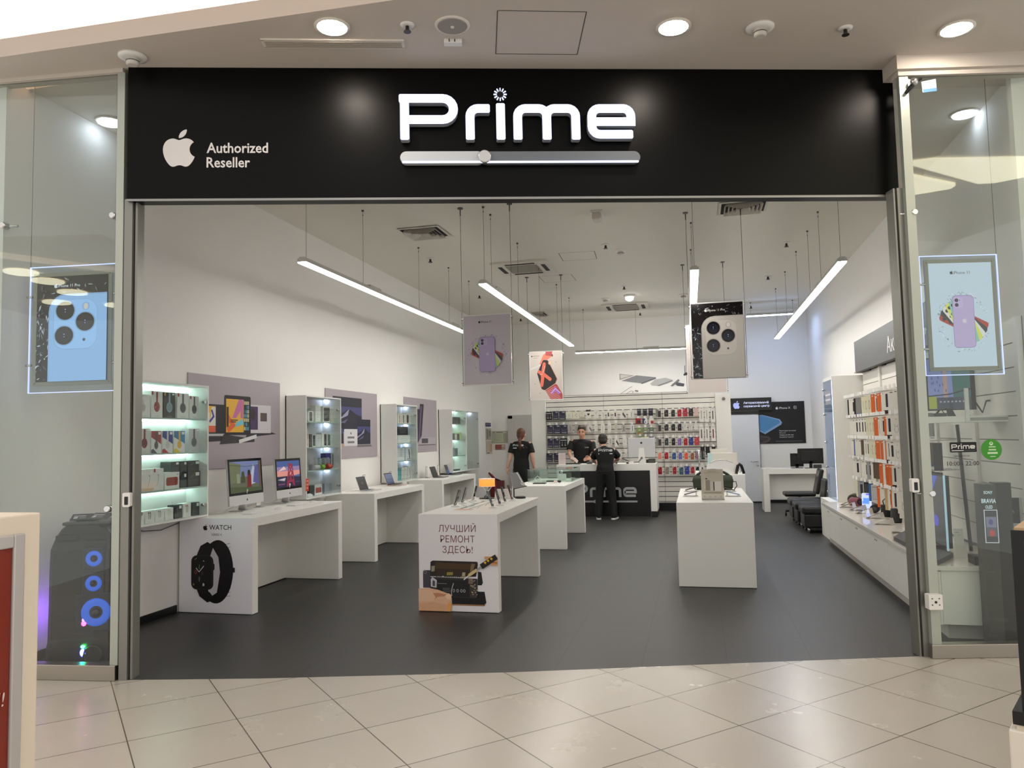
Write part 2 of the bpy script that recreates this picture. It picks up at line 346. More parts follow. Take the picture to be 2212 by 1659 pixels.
# doors in the back wall
m = MB(); m.box(-4.62, -3.72, 19.16, 19.2, .02, 2.17); d1 = struct('door_1', m, mat('grey_door', (190, 188, 183), .5))
m = MB(); m.box(-4.74, -4.62, 19.15, 19.2, 0, 2.24); m.box(-4.74, -3.6, 19.15, 19.2, 2.17, 2.26); struct('trim_12', m, d1.data.materials[0])
m = MB(); m.tube([(-4.55, 19.16, 1.0), (-4.55, 19.1, 1.0), (-4.43, 19.1, 1.0)], .011); m.build('door_handle', CHROME, d1)
m = MB(); m.box(.8, 1.46, 19.15, 19.2, .03, 2.1); d2 = struct('door_2', m, mat('white_door', (222, 224, 228), .4), .004)
m = MB(); m.box(1.455, 1.468, 19.17, 19.2, 0, 2.11); m.box(.8, 1.46, 19.17, 19.2, .0, .03); m.build('door_gap', DARKGAP, d2)
m = MB(); m.tube([(1.4, 19.15, .98), (1.4, 19.09, .98), (1.24, 19.09, .985)], .012); m.lathe([(.02, 0), (.02, .01)], (1.4, 19.145, .88), 12, axis='y'); m.build('door_handle', CHROME, d2)
# ------------------------------------------------------------------ black fascia sign
FASC = mat('black_fascia_panel', (2, 2, 2), .36, spec=.14); LITF = mat('lit_white_letter_face', (205, 214, 255), .4, emit=1.25, ecol=(214, 222, 255)); RETM = mat('grey_letter_return', (150, 156, 170), .4)
sign = thing('fascia_sign', 'long black shop sign with glowing white lettering across the shopfront', 'sign', (A+B)/2+V((0, 0, 3.54)))
m = MB(wf(A, UF)); m.box(0, LF, 0, .12, 3.54, 4.58); m.build('panel', FASC, sign, bevel=.004)
m = MB(wf(A, UF)); m.box(0, LF, -.006, 0, 3.535, 3.552); m.build('lower_edge_strip', ALU, sign)
FN = frame(A, UF, (0, 0, 1)); PK = 1.815/505; PX0, PZ0 = 2.065, 3.985
for L in PR_L:
    sd = MB(FN); fc = MB(FN)
    for st in L:
        pth = arcpath([tuple([p[0]*PK+PX0, p[1]*PK+PZ0]+[r*PK for r in p[2:]]) for p in st[0]])
        d = (pth[0]-pth[1]).normalized()*.008; pth = [pth[0]+d]+pth
        d = (pth[-1]-pth[-2]).normalized()*.008; pth = pth+[pth[-1]+d]
        Lf, Rt = ribbon(pth, 19*PK); n = len(Lf)
        for q in (0, n-1):                       # rounded stroke ends
            k = 1 if q == 0 else n-2; c = (V(Lf[q])+V(Rt[q]))/2; i = .72
            Lf[q] = tuple(c+(V(Lf[q])-c)*i); Rt[q] = tuple(c+(V(Rt[q])-c)*i)
        for k in range(n-1):
            fc.face([(*Rt[k], .075), (*Rt[k+1], .075), (*Lf[k+1], .075), (*Lf[k], .075)])
            sd.face([(*Rt[k+1], .015), (*Rt[k], .015), (*Lf[k], .015), (*Lf[k+1], .015)])
            sd.face([(*Rt[k], .015), (*Rt[k+1], .015), (*Rt[k+1], .075), (*Rt[k], .075)])
            sd.face([(*Lf[k+1], .015), (*Lf[k], .015), (*Lf[k], .075), (*Lf[k+1], .075)])
        sd.face([(*Lf[0], .015), (*Rt[0], .015), (*Rt[0], .075), (*Lf[0], .075)]); sd.face([(*Rt[-1], .015), (*Lf[-1], .015), (*Lf[-1], .075), (*Rt[-1], .075)])
    lt = sd.build('letter', RETM, sign); fc.build('lit_face', LITF, lt)
m = MB(FN); cx, cz = 2.835, 4.345
m.lathe([(.052, .0), (.052, .05)], (cx, cz, 0), 24, axis='z'); ring = m.build('spinner_ring', mat('dark_spinner_disc', (10, 10, 12), .4), sign)
for q in range(12):
    a = q*PI/6; t = FN @ M4.Translation((cx, cz, .05)) @ M4.Rotation(a, 4, 'Z')
    m = MB(t); m.prism(rrect(.026, -.004, .026, .008, .004), 0, .008); m.build('spinner_ray', LITF, ring)
m = MB(FN); m.prism(rrect(2.06, 3.80, .64, .095, .047), .01, .055, col=None); sb = m.build('slider_bar', mat('pale_slider_half', (196, 202, 208), .3), sign)
m = MB(FN); m.prism(rrect(2.68, 3.80, 1.235, .095, .047), .01, .05); m.build('slider_track', mat('grey_slider_half', (104, 110, 116), .3), sign)
m = MB(FN); m.prism(rrect(2.075, 3.803, 1.825, .014, .006), .05, .06); m.build('slider_lit_edge', LITF, sign)
m = MB(FN); m.lathe([(.05, .02), (.05, .07), (.044, .076)], (2.705, 3.85, 0), 28); m.build('slider_knob', SILVER, sign)
LETW = printed('white_vinyl_print', .4)
def pol3(P, z0, z1, name, m_, par_):
    m = MB(FN)
    for p in P: m.prism(p, z0, z1)
    return m.build(name, m_, par_)
VINYL = mat('white_sign_vinyl', (206, 202, 200), .45, emit=.06, ecol=(255, 250, 245))
pol3([[(.385+x*.29, 3.945+y*.29) for x, y in P] for P in FRUIT], 0, .004, 'fruit_emblem', VINYL, sign)
for t, z in (('Authorized', 3.908), ('Reseller', 3.795)):
    P, a, b = textpoly(t, .014); k = .082/.729; sx = (.46 if t[0] == 'A' else .325)/((b-a)*k)
    pol3([[(.592+(x-a)*k*sx, z+y*k) for x, y in f] for f in P], 0, .003, 'lettering', VINYL, sign)
# ------------------------------------------------------------------ fittings, sensors and stickers on the shopfront
def fitting(P, U, lab, ln=.09):
    n = V((U.y, -U.x, 0)); t = thing('glass_fitting', lab, 'glass fitting', P, 'round steel fittings on the shop windows')
    q = frame(P+n*.012, U, (0, 0, 1)); m = MB(q); m.lathe([(.026, -.05), (.026, 0), (.02, .012)], (0, 0, 0), 16); m.build('cap', CHROME, t)
    m = MB(q); m.tube([(0, 0, -.03), (ln if U is U2 else -ln, 0, -.05)], .011); m.build('arm', CHROME, t)
for (x, y), l in (((245, 466), 'upper steel fitting on the window left of the entrance'), ((234, 1099), 'lower steel fitting on the window left of the entrance'), ((8, 487), 'steel fitting on the left glass at the frame edge of the photo')):
    fitting(onpl(x, y, A2, B2), U2, l)
for (x, y), l in (((1974, 459), 'upper steel fitting on the window right of the entrance'), ((2012, 1066), 'lower steel fitting on the window right of the entrance')):
    fitting(onpl(x, y, A3, B3), U3, l)
def sensor(P, U, lab):
    t = thing('wall_sensor', lab, 'sensor', P, 'white beam sensors on the entrance posts'); q = frame(P+V((UJ.y, -UJ.x, 0))*.02, U, (0, 0, 1))
    m = MB(q); m.prism(rrect(-.028, -.052, .056, .104, .012), -.02, .02); m.build('housing', PAPERW, t)
    m = MB(q); m.prism(rrect(-.012, -.036, .026, .06, .004), .02, .023); m.build('lens', BLACK, t)
sensor(onpl(278, 1079, JA, JB), UJ, 'small white sensor with black lens on the left entrance post')
sensor(onpl(1972, 1048, JA, JB), UJ, 'small white sensor with black lens on the right entrance post')
P = onpl(2012, 1297, A3, B3); n3 = V((U3.y, -U3.x, 0)); q = frame(P+n3*.002, U3, (0, 0, 1)); t = thing('socket_box', 'white surface box with five dark screws low on the right window', 'box', P)
m = MB(q); m.prism(rrect(-.05, -.055, .1, .11, .006), 0, .06); m.build('housing', PAPERW, t)
m = MB(q)
for x, y, r in ((0, 0, .009), (-.026, .026, .004), (.026, .026, .004), (-.026, -.02, .004), (.026, -.02, .004)): m.lathe([(r, .06), (r, .064)], (x, y, 0), 10)
m.build('screws', BLACK, t)
c = CV(P3 := onpl(2080, 966, A3, B3)+n3*.004, U3, (0, 0, 1)); c.rr(-.1, -.038, .2, .076, .008, (14, 14, 15)); c.prime(-.088, -.012, .176, (225, 225, 222), bar=False); c.rect(-.088, -.027, .09, .005, (225, 225, 222)); c.rect(0, -.027, .088, .003, (90, 90, 90))
c.build('name_plate', PRINT, label='small black plate with white shop name on the right window', cat='sign')
c = CV(onpl(2080, 1001, A3, B3)+n3*.004, U3, (0, 0, 1)); c.text('10:00 - 22:00', 0, -.016, .034, (18, 18, 18), maxw=.27); c.text('Часы работы', -.01, .05, .014, (60, 45, 40), slant=.2)
c.build('opening_hours_decal', PRINT, label='black opening hours lettering on the right window glass', cat='decal')
c = CV(onpl(2141, 971, A3, B3)+n3*.004, U3, (0, 0, 1)); c.ell(0, 0, .078, .078, (58, 142, 36)); c.ell(0, .045, .014, .014, (200, 225, 190)); c.ell(0, .048, .007, .005, (58, 142, 36))
for y, w, h in ((.02, .05, .008), (-.002, .055, .01), (-.026, .075, .014), (-.052, .04, .006)): c.rect(-w/2+.006, y-h/2, w, h, (190, 220, 180))
c.build('round_sticker', PRINT, label='round green sticker on the right window glass', cat='sticker')
c = CV(onpl(2007, 186, A3, B3)+n3*.004, U3, (0, 0, 1)); c.poly([(-.055, -.05), (.055, -.04), (.052, .055), (-.06, .035)], (222, 222, 225)); c.poly([(-.05, -.052), (.055, -.042), (.055, -.016), (-.052, -.026)], (90, 140, 196)); c.rect(-.035, .01, .06, .008, (215, 190, 180))
c.build('paper_tag', PRINT, label='white and blue paper tag high on the right window', cat='tag')
P = onpl(1970, 186, A3, B3); t = thing('roller_bracket', 'black and steel bracket at the top corner of the right window', 'bracket', P)
m = MB(); m.tube([P+V((-.06, -.05, -.07)), P+V((0, -.04, 0)), P+V((.06, -.02, .04))], [.012, .02, .014]); m.build('arm', BLACK, t)
m = MB(); m.ball(P+V((.0, -.06, .01)), .03); m.build('steel_knob', CHROME, t)
# ------------------------------------------------------------------ mall soffit fittings
def disc(name, lab, cat, P, r, parts, group=None):
    t = thing(name, lab, cat, P, group)
    for nm, prof, mm in parts:
        m = MB(); m.lathe([(a, -h) for a, h in prof], P, 26); m.build(nm, mm, t)
    return t
WARM = mat('warm_downlight_lens', (255, 240, 224), emit=DOWN_E); COOL = mat('cool_downlight_lens', (226, 236, 255), emit=13); RIM = mat('white_lamp_rim', (226, 220, 210), .5)
for x, y, l in ((-2.36, 4.69, 'left'), (-.05, 5.35, 'centre'), (1.94, 5.94, 'right')):
    disc('ceiling_downlight', {'left': 'round warm downlight above the left half of the black sign', 'centre': 'round warm downlight above the right half of the black sign', 'right': 'round warm downlight above the right shop window'}[l], 'light', V((x, y, 4.58)), .1,
         [('rim', [(.125, 0), (.125, .008), (.102, .01)], RIM), ('lens', [(.1, .004), (.1, .012)], WARM)], 'warm round downlights in the mall soffit')
for P, l in ((V((-3.96, 4.66, 4.58)), 'white smoke detector in the soffit above the left shop window'), (V((.55, 5.53, 4.58)), 'white smoke detector in the soffit right of centre')):
    disc('smoke_detector', l, 'smoke detector', P, .07, [('base', [(.1, 0), (.1, .01), (.07, .02)], PAPERW), ('sensor_head', [(.045, .015), (.045, .06), (.03, .07)], mat('detector_head', (205, 200, 192), .5)), ('sensor_slots', [(.047, .038), (.047, .046)], mat('detector_slot', (110, 104, 98), .6))], 'smoke detectors in the mall soffit')
def sprinkler(P, l, g, s=1.0):
    disc('fire_sprinkler', l, 'sprinkler', P, .03, [('flange', [(.05*s, 0), (.05*s, .006*s), (.03*s, .012*s)], PAPERW), ('nozzle', [(.012*s, .01), (.014*s, .04*s), (.026*s, .05*s), (.026*s, .054*s)], mat('dark_nozzle', (70, 66, 62), .4, .6))], g)
sprinkler(V((-1.85, 4.81, 4.58)), 'fire sprinkler in the soffit beside the round speaker', 'sprinklers in the mall soffit')
sprinkler(V((1.15, 5.71, 4.58)), 'fire sprinkler in the soffit left of the right downlight', 'sprinklers in the mall soffit')
disc('ceiling_speaker', 'round grey loudspeaker grille in the mall soffit', 'speaker', V((-1.55, 4.9, 4.58)), .12, [('rim', [(.125, 0), (.125, .006), (.112, .01)], RIM), ('grille', [(.11, .006), (.1, .014)], mat('grey_grille', (150, 145, 138), .6)), ('hub', [(.014, .01), (.012, .02)], RIM)])
t = thing('emergency_lamp', 'small white rectangular fitting beside the round ceiling speaker', 'light', (-1.61, 5.1, 4.58))
m = MB(wf((-1.61, 5.1, 0), UF)); m.box(-.065, .065, -.03, .03, 4.55, 4.58); m.build('housing', PAPERW, t, bevel=.004)
m = MB(wf((-1.61, 5.1, 0), UF)); m.box(-.03, -.024, -.034, -.03, 4.555, 4.575); m.box(.01, .016, -.034, -.03, 4.555, 4.575); m.build('slots', BLACK, t)
t = thing('linear_vent', 'long white slot vent in the mall soffit', 'vent', (-2.45, 4.9, 4.58)); q = wf((-2.94, 4.75, 0), V((.957, .29, 0)))
m = MB(q); m.box(0, 1.02, -.06, -.045, 4.57, 4.58); m.box(0, 1.02, .045, .06, 4.57, 4.58); m.box(0, .02, -.05, .05, 4.57, 4.58); m.box(1, 1.02, -.05, .05, 4.57, 4.58); m.build('frame', RIM, t)
m = MB(q)
for k in range(4): m.box(.02, 1.0, -.04+k*.025, -.03+k*.025, 4.566, 4.58)
m.build('slats', mat('vent_slats', (188, 180, 168), .5), t)
# window bay downlights, cool white
for P, l in ((at(237, 262, 2, 4.618), 'cool round downlight inside the left shop window'), (at(2083, 245, 2, 4.618), 'cool round downlight inside the right shop window')):
    disc('bay_downlight', l, 'light', P, .1, [('rim', [(.125, 0), (.125, .008), (.102, .01)], RIM), ('lens', [(.1, .004), (.1, .02), (.08, .026)], COOL)], 'cool downlights behind the shop windows')
# ------------------------------------------------------------------ shop ceiling: pendant lamps, air conditioning, fittings
LAMPM = mat('lamp_diffuser', (255, 252, 246), emit=LAMP_E); LAMPW = mat('wall_lamp_diffuser', (255, 252, 246), emit=LAMP_E*.62); LAMPR = mat('rear_lamp_diffuser', (255, 252, 246), emit=LAMP_E*3); LAMPB = mat('lamp_housing', (196, 194, 188), .45, .3); ZC = 4.62
def pendant(lab, a, b, z, hooks, w=.1, lm=None):
    a = V((*a, z)); b = V((*b, z)); u = (b-a).normalized(); L = (b-a).length
    t = thing('pendant_lamp', lab, 'light', (a+b)/2, 'long linear pendant lamps')
    q = wf((a.x, a.y, 0), u)
    m = MB(q); m.box(0, L, -w/2, w/2, z+.012, z+.05); m.box(0, L, -w/2+.02, w/2-.02, z+.05, z+.065); m.build('housing', LAMPB, t)
    m = MB(q); m.box(.004, L-.004, -w/2+.003, w/2-.003, z, z+.013); m.build('diffuser', lm or LAMPM, t)
    for h in hooks:
        m = MB(q); m.tube([(h, 0, z+.06), (h, 0, ZC)], .0022, 5); m.box(h-.012, h+.012, -.012, .012, ZC-.02, ZC); m.tube([(h, 0, ZC-.06), (h, 0, ZC-.075)], .006, 6); m.build('suspension_wire', WIRE, t)
    for h in hooks[1:-1:2]:
        m = MB(q); m.box(h+.15, h+.5, -.03, .03, z+.06, z+.09); m.build('driver_box', LAMPB, t)
pendant('longest pendant lamp, running beside the left wall', (-4.02, 7.25), (-4.02, 13.6), 3.6, (.1, 1.55, 3.55, 5.0, 6.2), lm=LAMPW)
pendant('second pendant lamp from the left, above the centre tables', (-2.52, 9.02), (-2.52, 16.0), 3.6, (.1, .45, 2.0, 3.6, 5.3, 6.8))
pendant('third pendant lamp from the left, partly hidden behind the black hanging poster', (.05, 9.1), (-.02, 16.2), 3.6, (.1, 1.6, 3.2, 5.0, 6.8))
pendant('rightmost pendant lamp, running beside the right wall', (1.69, 9.2), (1.69, 16.5), 3.6, (.1, 1.5, 2.5, 3.8, 5.4, 7.1))
pendant('short pendant lamp running crosswise near the back wall', (-2.66, 17.45), (.2, 17.6), 3.6, (.2, 1.4, 2.7), .07, LAMPR)
# cool lamp of the service corner, behind the white end panel of the slat wall
pendant('cool white pendant lamp over the service corner', (1.2, 17.9), (2.3, 17.9), 4.3, (.1, 1.0), .1)
COOLL = mat('cool_lamp_diffuser', (176, 204, 255), emit=60)
for o in D.objects:
    if o.get('label', '').startswith('cool white pendant'):
        for ch in o.children:
            if ch.name.startswith('diffuser'): ch.data.materials.clear(); ch.data.materials.append(COOLL)
VENTM = mat('white_vent_metal', (206, 202, 192), .5); VDARK = mat('vent_dark_inside', (40, 39, 36), .8)
def diffuser(lab, x0, x1, y0, y1):
    t = thing('ceiling_diffuser', lab, 'vent', ((x0+x1)/2, (y0+y1)/2, ZC), 'square louvred air diffusers')
    m = MB(); m.box(x0+.02, x1-.02, y0+.02, y1-.02, ZC-.006, ZC); m.build('backing', VDARK, t)
    cx, cy, h = (x0+x1)/2, (y0+y1)/2, (x1-x0)/2; k_ = (y1-y0)/(x1-x0)
    for q, r in enumerate((1.0, .78, .62, .46, .3)):
        m = MB(); w = .1 if q == 0 else .085; z1, z0 = ZC-.006, ZC-.05
        ro, ri = r*h, (r-w)*h+.0
        for sx, sy, ex, ey in ((-1, -1, 1, -1), (1, -1, 1, 1), (1, 1, -1, 1), (-1, 1, -1, -1)):
            zo, zi = (ZC-.012, ZC-.02) if q == 0 else (z0, z1)
            p = [(cx+sx*ro, cy+sy*ro*k_, zo), (cx+ex*ro, cy+ey*ro*k_, zo), (cx+ex*ri, cy+ey*ri*k_, zi), (cx+sx*ri, cy+sy*ri*k_, zi)]
            m.face(p); m.face([(a, b, c+.004) for a, b, c in reversed(p)])
        m.build('frame' if q == 0 else 'louvre', VENTM, t)
diffuser('square louvred air diffuser above the left side of the shop', -3.94, -3.33, 9.72, 10.32)
diffuser('square louvred air diffuser near the black hanging poster', .39, 1.0, 9.86, 10.44)
diffuser('small louvred air diffuser at the back left of the ceiling', -3.9, -3.35, 17.4, 17.95)
def cassette(lab, x0, x1, y0, y1):
    t = thing('air_conditioner', lab, 'air conditioner', ((x0+x1)/2, (y0+y1)/2, ZC), 'ceiling cassette air conditioners')
    m = MB(); m.prism(rrect(x0, y0, x1-x0, y1-y0, .03), ZC-.035, ZC-.002); m.build('panel', mat('cassette_panel', (216, 212, 202), .45), t, bevel=.006)
    cx, cy, h = (x0+x1)/2, (y0+y1)/2, (x1-x0)/2
    m = MB(); m.box(cx-h*.55, cx+h*.55, cy-h*.55, cy+h*.55, ZC-.042, ZC-.034); m.build('intake_grille', mat('cassette_grille', (140, 135, 124), .6), t)
    for dx, dy in ((0, 1), (0, -1), (1, 0), (-1, 0)):
        m = MB(); a = h*.52; w = h*.07
        if dx == 0: m.box(cx-a, cx+a, cy+dy*h*.76-w, cy+dy*h*.76+w, ZC-.04, ZC-.034)
        else: m.box(cx+dx*h*.76-w, cx+dx*h*.76+w, cy-a, cy+a, ZC-.04, ZC-.034)
        m.build('air_slot', VDARK, t)
cassette('ceiling air conditioner in the middle of the shop', -3.27, -2.29, 12.17, 13.14); cassette('ceiling air conditioner above the back slat wall', -1.97, -.94, 16.88, 17.78)
for x, y, l in ((-4.09, 11.53, 'sprinkler beside the longest pendant lamp'), (-1.25, 11.55, 'sprinkler left of the middle smoke detector'), (1.47, 12.34, 'front sprinkler beside the rightmost pendant lamp'), (1.42, 14.92, 'middle sprinkler beside the rightmost pendant lamp'), (-1.28, 14.96, 'sprinkler in front of the bright ceiling spot'), (1.34, 18.33, 'rear sprinkler over the service corner'), (-4.12, 18.2, 'rear sprinkler at the back left of the ceiling'), (-1.21, 18.39, 'rear sprinkler behind the back air conditioner'), (-4.22, 14.86, 'sprinkler near the far end of the longest lamp')):
    sprinkler(V((x, y, ZC)), l, 'sprinklers in the shop ceiling', 1.3)
for x, y, l in ((-1.06, 11.98, 'smoke detector in the middle of the shop ceiling'), (-1.79, 16.21, 'smoke detector in front of the back air conditioner'), (-.16, 16.31, 'smoke detector beside the third pendant lamp')):
    disc('smoke_detector', l, 'smoke detector', V((x, y, ZC)), .07, [('base', [(.09, 0), (.09, .02), (.06, .03)], PAPERW), ('sensor_head', [(.05, .03), (.05, .065), (.035, .075)], _M['detector_head']), ('sensor_slots', [(.052, .05), (.052, .06)], _M['detector_slot'])], 'smoke detectors in the shop ceiling')
t = thing('ceiling_box', 'small white rectangular box on the ceiling near the entrance', 'box', (-1.16, 9.85, ZC))
m = MB(); m.box(-1.24, -1.08, 9.7, 9.98, ZC-.03, ZC); m.build('base', PAPERW, t, bevel=.006)
m = MB(); m.box(-1.22, -1.1, 9.7, 9.92, ZC-.12, ZC-.03); m.build('cover', mat('grey_white_cover', (200, 196, 186), .4), t, bevel=.02)
disc('ceiling_spot', 'small very bright spotlight on the ceiling at the back', 'light', V((-1.26, 15.96, ZC)), .06, [('base', [(.12, 0), (.12, .03), (.09, .05)], PAPERW), ('lens', [(.09, .05), (.08, .1), (.03, .13)], mat('spot_lens', (255, 255, 245), emit=9))])
# ------------------------------------------------------------------ hanging posters
def splash(c, n, fx, cols, s):
    for _ in range(n):
        x, y = fx(); a = random.uniform(0, PI); l = s*random.uniform(.4, 1.6); w = s*random.uniform(.12, .4)
        c.poly(rotp([(x-l, y), (x-l*.2, y-w), (x+l, y-w*.3), (x+l*.3, y+w)], x, y, a), random.choice(cols))
def art_pro(c, w, h, body, dark, white, txt):
    c.lim = (0, w, 0, h); c.rect(0, 0, w, h, dark)
    splash(c, 70, lambda: (random.uniform(0, .17*w), random.uniform(0, .72*h)), [(120, 128, 140), (70, 76, 88), (180, 188, 200), (40, 44, 52)], .022*h)
    splash(c, 34, lambda: (random.uniform(.05*w, w), random.uniform(.78*h, .97*h)), [(90, 96, 104), (60, 64, 70), (150, 156, 164)], .02*h)
    r = .17*h; c.rr(.185*w, -.3*h, 1.2*w, 1.125*h, r, tuple(int(u*.92) for u in body)); c.rr(.2*w, -.3*h, 1.2*w, 1.112*h, r*.95, body)
    b2 = tuple(min(255, int(u*1.06)) for u in body); b3 = tuple(int(u*.9) for u in body)
    c.rr(.255*w, .297*h, .61*w, .475*h, .12*h, b3); c.rr(.262*w, .303*h, .6*w, .465*h, .115*h, b2)
    for x, y in ((.42, .665), (.70, .555), (.41, .43)):
        c.ell(x*w, y*h, .145*w, .097*h, b3); c.ell(x*w, y*h, .128*w, .087*h, (12, 12, 18)); c.ell(x*w, y*h, .088*w, .06*h, (26, 26, 36)); c.ell(x*w, y*h, .04*w, .027*h, (14, 14, 24))
        c.ell(x*w, y*h+.012*h, .009*w, .006*h, (150, 170, 230)); c.ell(x*w, y*h-.012*h, .007*w, .005*h, (150, 170, 230))
    c.ell(.71*w, .7*h, .055*w, .04*h, tuple(int(u*.96) for u in body)); c.ell(.71*w, .7*h, .03*w, .03*h, (215, 205, 205)); c.ell(.69*w, .385*h, .02*w, .0145*h, (70, 76, 88))
    c.fruit(.285*w, .905*h, .042*h, white); c.text('iPhone 11 Pro', .315*w, .89*h, .029*h, white, 'l', .008, maxw=.4*w); c.lim = None
def art_eleven(c, w, h, bg, k=1.0, mirror=False):
    f = lambda *q: tuple(int(u*k) for u in q)
    c.lim = (0, w, 0, h); c.rect(0, 0, w, h, bg); cx, cy = .5*w, .43*h
    dk = tuple(int(u*.55) for u in bg); md = tuple(int(u*.8) for u in bg)
    def ringp():
        a = random.uniform(0, 2*PI); q = random.uniform(.92, 1.12); return cx+.37*w*q*math.cos(a), cy+.265*h*q*math.sin(a)
    splash(c, 110, ringp, [dk, md, tuple(min(255, int(u*1.1)) for u in bg)], .012*h)
    for col, an in (((180, 60, 40), 62), ((52, 46, 48), 75-26), ((232, 232, 228), 36), ((226, 228, 96), 24), ((142, 208, 186), 12)):
        a = an*PI/180; P = rrect(cx-.155*w, cy-.225*h, .31*w, .45*h, .055*w); q = f(*col)
        c.poly([(cx+(x-cx)*math.cos(a)-(y-cy)*math.sin(a), cy+((x-cx)*math.sin(a)+(y-cy)*math.cos(a))*.97) for x, y in P], q)
        for j in range(2):
            x, y = cx-.105*w, cy+(.175-.065*j)*h
            c.ell(cx+(x-cx)*math.cos(a)-(y-cy)*math.sin(a), cy+(x-cx)*math.sin(a)+(y-cy)*math.cos(a), .028*w, .028*w, (30, 28, 34))
    c.rr(cx-.172*w, cy-.252*h, .344*w, .504*h, .06*w, f(150, 130, 180)); c.rr(cx-.165*w, cy-.247*h, .33*w, .494*h, .055*w, f(196, 176, 220))
    c.rr(cx-.145*w, cy+.13*h, .15*w, .105*h, .035*w, f(204, 186, 226))
    for j in range(2): c.ell(cx-.1*w, cy+(.205-.045*j)*h, .03*w, .03*w, (28, 24, 36)); c.ell(cx-.1*w, cy+(.205-.045*j)*h, .014*w, .014*w, (60, 60, 84))
    c.ell(cx-.05*w, cy+.205*h, .007*w, .007*w, (60, 50, 60)); c.fruit(cx+.01*w, cy+.01*h, .05*h, f(222, 214, 230))
    c.fruit(.345*w, .905*h, .036*h, (38, 40, 44)); c.text('iPhone 11', .375*w, .888*h, .03*h, (38, 40, 44), 'l', maxw=.3*w); c.lim = None
def art_watch(c, w, h):
    c.lim = (0, w, 0, h); c.rect(0, 0, w, h, (206, 196, 188)); c.poly([(0, .62*h), (w*.5, .75*h), (w*.5, .78*h), (0, .65*h)], (218, 212, 206))
    c.poly([(.3*w, .75*h), (.42*w, .93*h), (.55*w, h), (.72*w, h), (.7*w, .9*h), (.5*w, .8*h), (.4*w, .7*h)], (226, 132, 112)); c.poly([(.5*w, .92*h), (.5*w, h), (.7*w, h), (.69*w, .9*h)], (176, 92, 92)); c.rr(.695*w, .89*h, .03*w, .05*h, .01*w, (70, 60, 56))
    Q = [(.22*w, .55*h), (.42*w, .83*h, .05*w), (.56*w, .82*h, .05*w), (.84*w, .42*h, .07*w), (.78*w, .33*h, .06*w), (.45*w, .19*h, .06*w), (.35*w, .22*h, .05*w), (.22*w, .55*h)]
    c.poly([(.46*w, .2*h), (.62*w, 0), (w, 0), (w, .1*h), (.84*w, .3*h), (.75*w, .33*h)], (180, 84, 84))
    for k in range(9): c.poly([(.5*w+k*.018*w, .17*h-k*.026*h), (.78*w+.02*k*w, .27*h-k*.03*h), (.78*w+.02*k*w, .258*h-k*.03*h), (.5*w+k*.018*w, .155*h-k*.026*h)], (216, 150, 146))
    c.poly([(.62*w, .13*h), (.78*w, .26*h), (.95*w, .12*h), (.86*w, .1*h), (.78*w, .17*h), (.7*w, .1*h)], (178, 120, 206)); c.line([(.64*w, .12*h), (.78*w, .22*h), (.94*w, .13*h)], .016*w, (236, 200, 240))
    P = [tuple(p) for p in arcpath(Q)]; c.poly([(.53*w+(x-.53*w)*1.05+.012*w, .52*h+(y-.52*h)*1.03) for x, y in P], (214, 168, 150)); c.poly(P, (58, 52, 52))
    c.ell(.635*w, .765*h, .055*w, .045*h, (216, 176, 152), -.5); c.ell(.64*w, .765*h, .035*w, .03*h, (230, 196, 176), -.5)
    for (x0, y0), (x1, y1) in (((.45, .74), (.38, .5)), ((.28, .58), (.42, .52)), ((.42, .53), (.62, .42)), ((.4, .5), (.36, .3))):
        c.line([(x0*w, y0*h), (x1*w, y1*h)], .1*w, (228, 118, 98)); c.ell(x0*w, y0*h, .05*w, .037*h, (228, 118, 98)); c.ell(x1*w, y1*h, .05*w, .037*h, (228, 118, 98))
    c.line([(.4*w, .55*h), (.48*w, .7*h)], .014*w, (240, 190, 180)); c.line([(.4*w, .53*h), (.3*w, .52*h)], .014*w, (240, 190, 180))
    c.fruit(.065*w, .915*h, .034*h, (40, 36, 34)); c.text('WATCH', .1*w, .9*h, .026*h, (60, 52, 50), 'l', maxw=.21*w); c.rect(.12*w, .868*h, .12*w, .008*h, (150, 140, 134))
    for x, y in ((.82, .77), (.14, .33), (.3, .13)): c.ell(x*w, y*h, .014*w, .006*h, (70, 60, 60), .5)
    c.lim = None
def hang_poster(lab, x0, x1, y, z0, z1, draw, wires=True):
    t = thing('hanging_poster', lab, 'poster', ((x0+x1)/2, y, z0), 'acrylic posters hanging on wires')
    w, h = x1-x0, z1-z0; fw = .012
    c = CV((x0+fw, y-.004, z0+fw), (1, 0, 0), (0, 0, 1), .00012); draw(c, w-2*fw, h-2*fw); c.build('print', GLOSSY, t)
    m = MB(); m.box(x0, x1, y-.003, y+.006, z0, z1); m.build('acrylic_panel', mat('milky_acrylic', (222, 220, 216), .12), t)
    m = MB(); m.box(x0, x0+.006, y-.008, y-.003, z0, z1); m.box(x1-.006, x1, y-.008, y-.003, z0, z1); m.box(x0, x1, y-.008, y-.003, z0, z0+.006); m.box(x0, x1, y-.008, y-.003, z1-.006, z1); m.build('edge_frame', mat('clear_bright_edge', (226, 226, 222), .1), t)
    for x in (x0-.012, x1+.012):
        m = MB(); m.tube([(x, y, z0), (x, y, ZC)], .0028, 6); m.tube([(x, y, ZC-.1), (x, y, ZC-.02)], .007, 6); m.lathe([(.035, ZC-.012), (.035, ZC)], (x, y, 0), 14); m.build('hanging_wire', WIRE, t)
        for z in (z0+.04, z1-.05):
            m = MB(); m.tube([(x-.012, y-.01, z), (x+.014, y-.01, z)], .011, 8); m.build('clamp', CHROME, t)
P0, P1 = at(1000, 682, 1, 9.1), at(1107, 832, 1, 9.1)
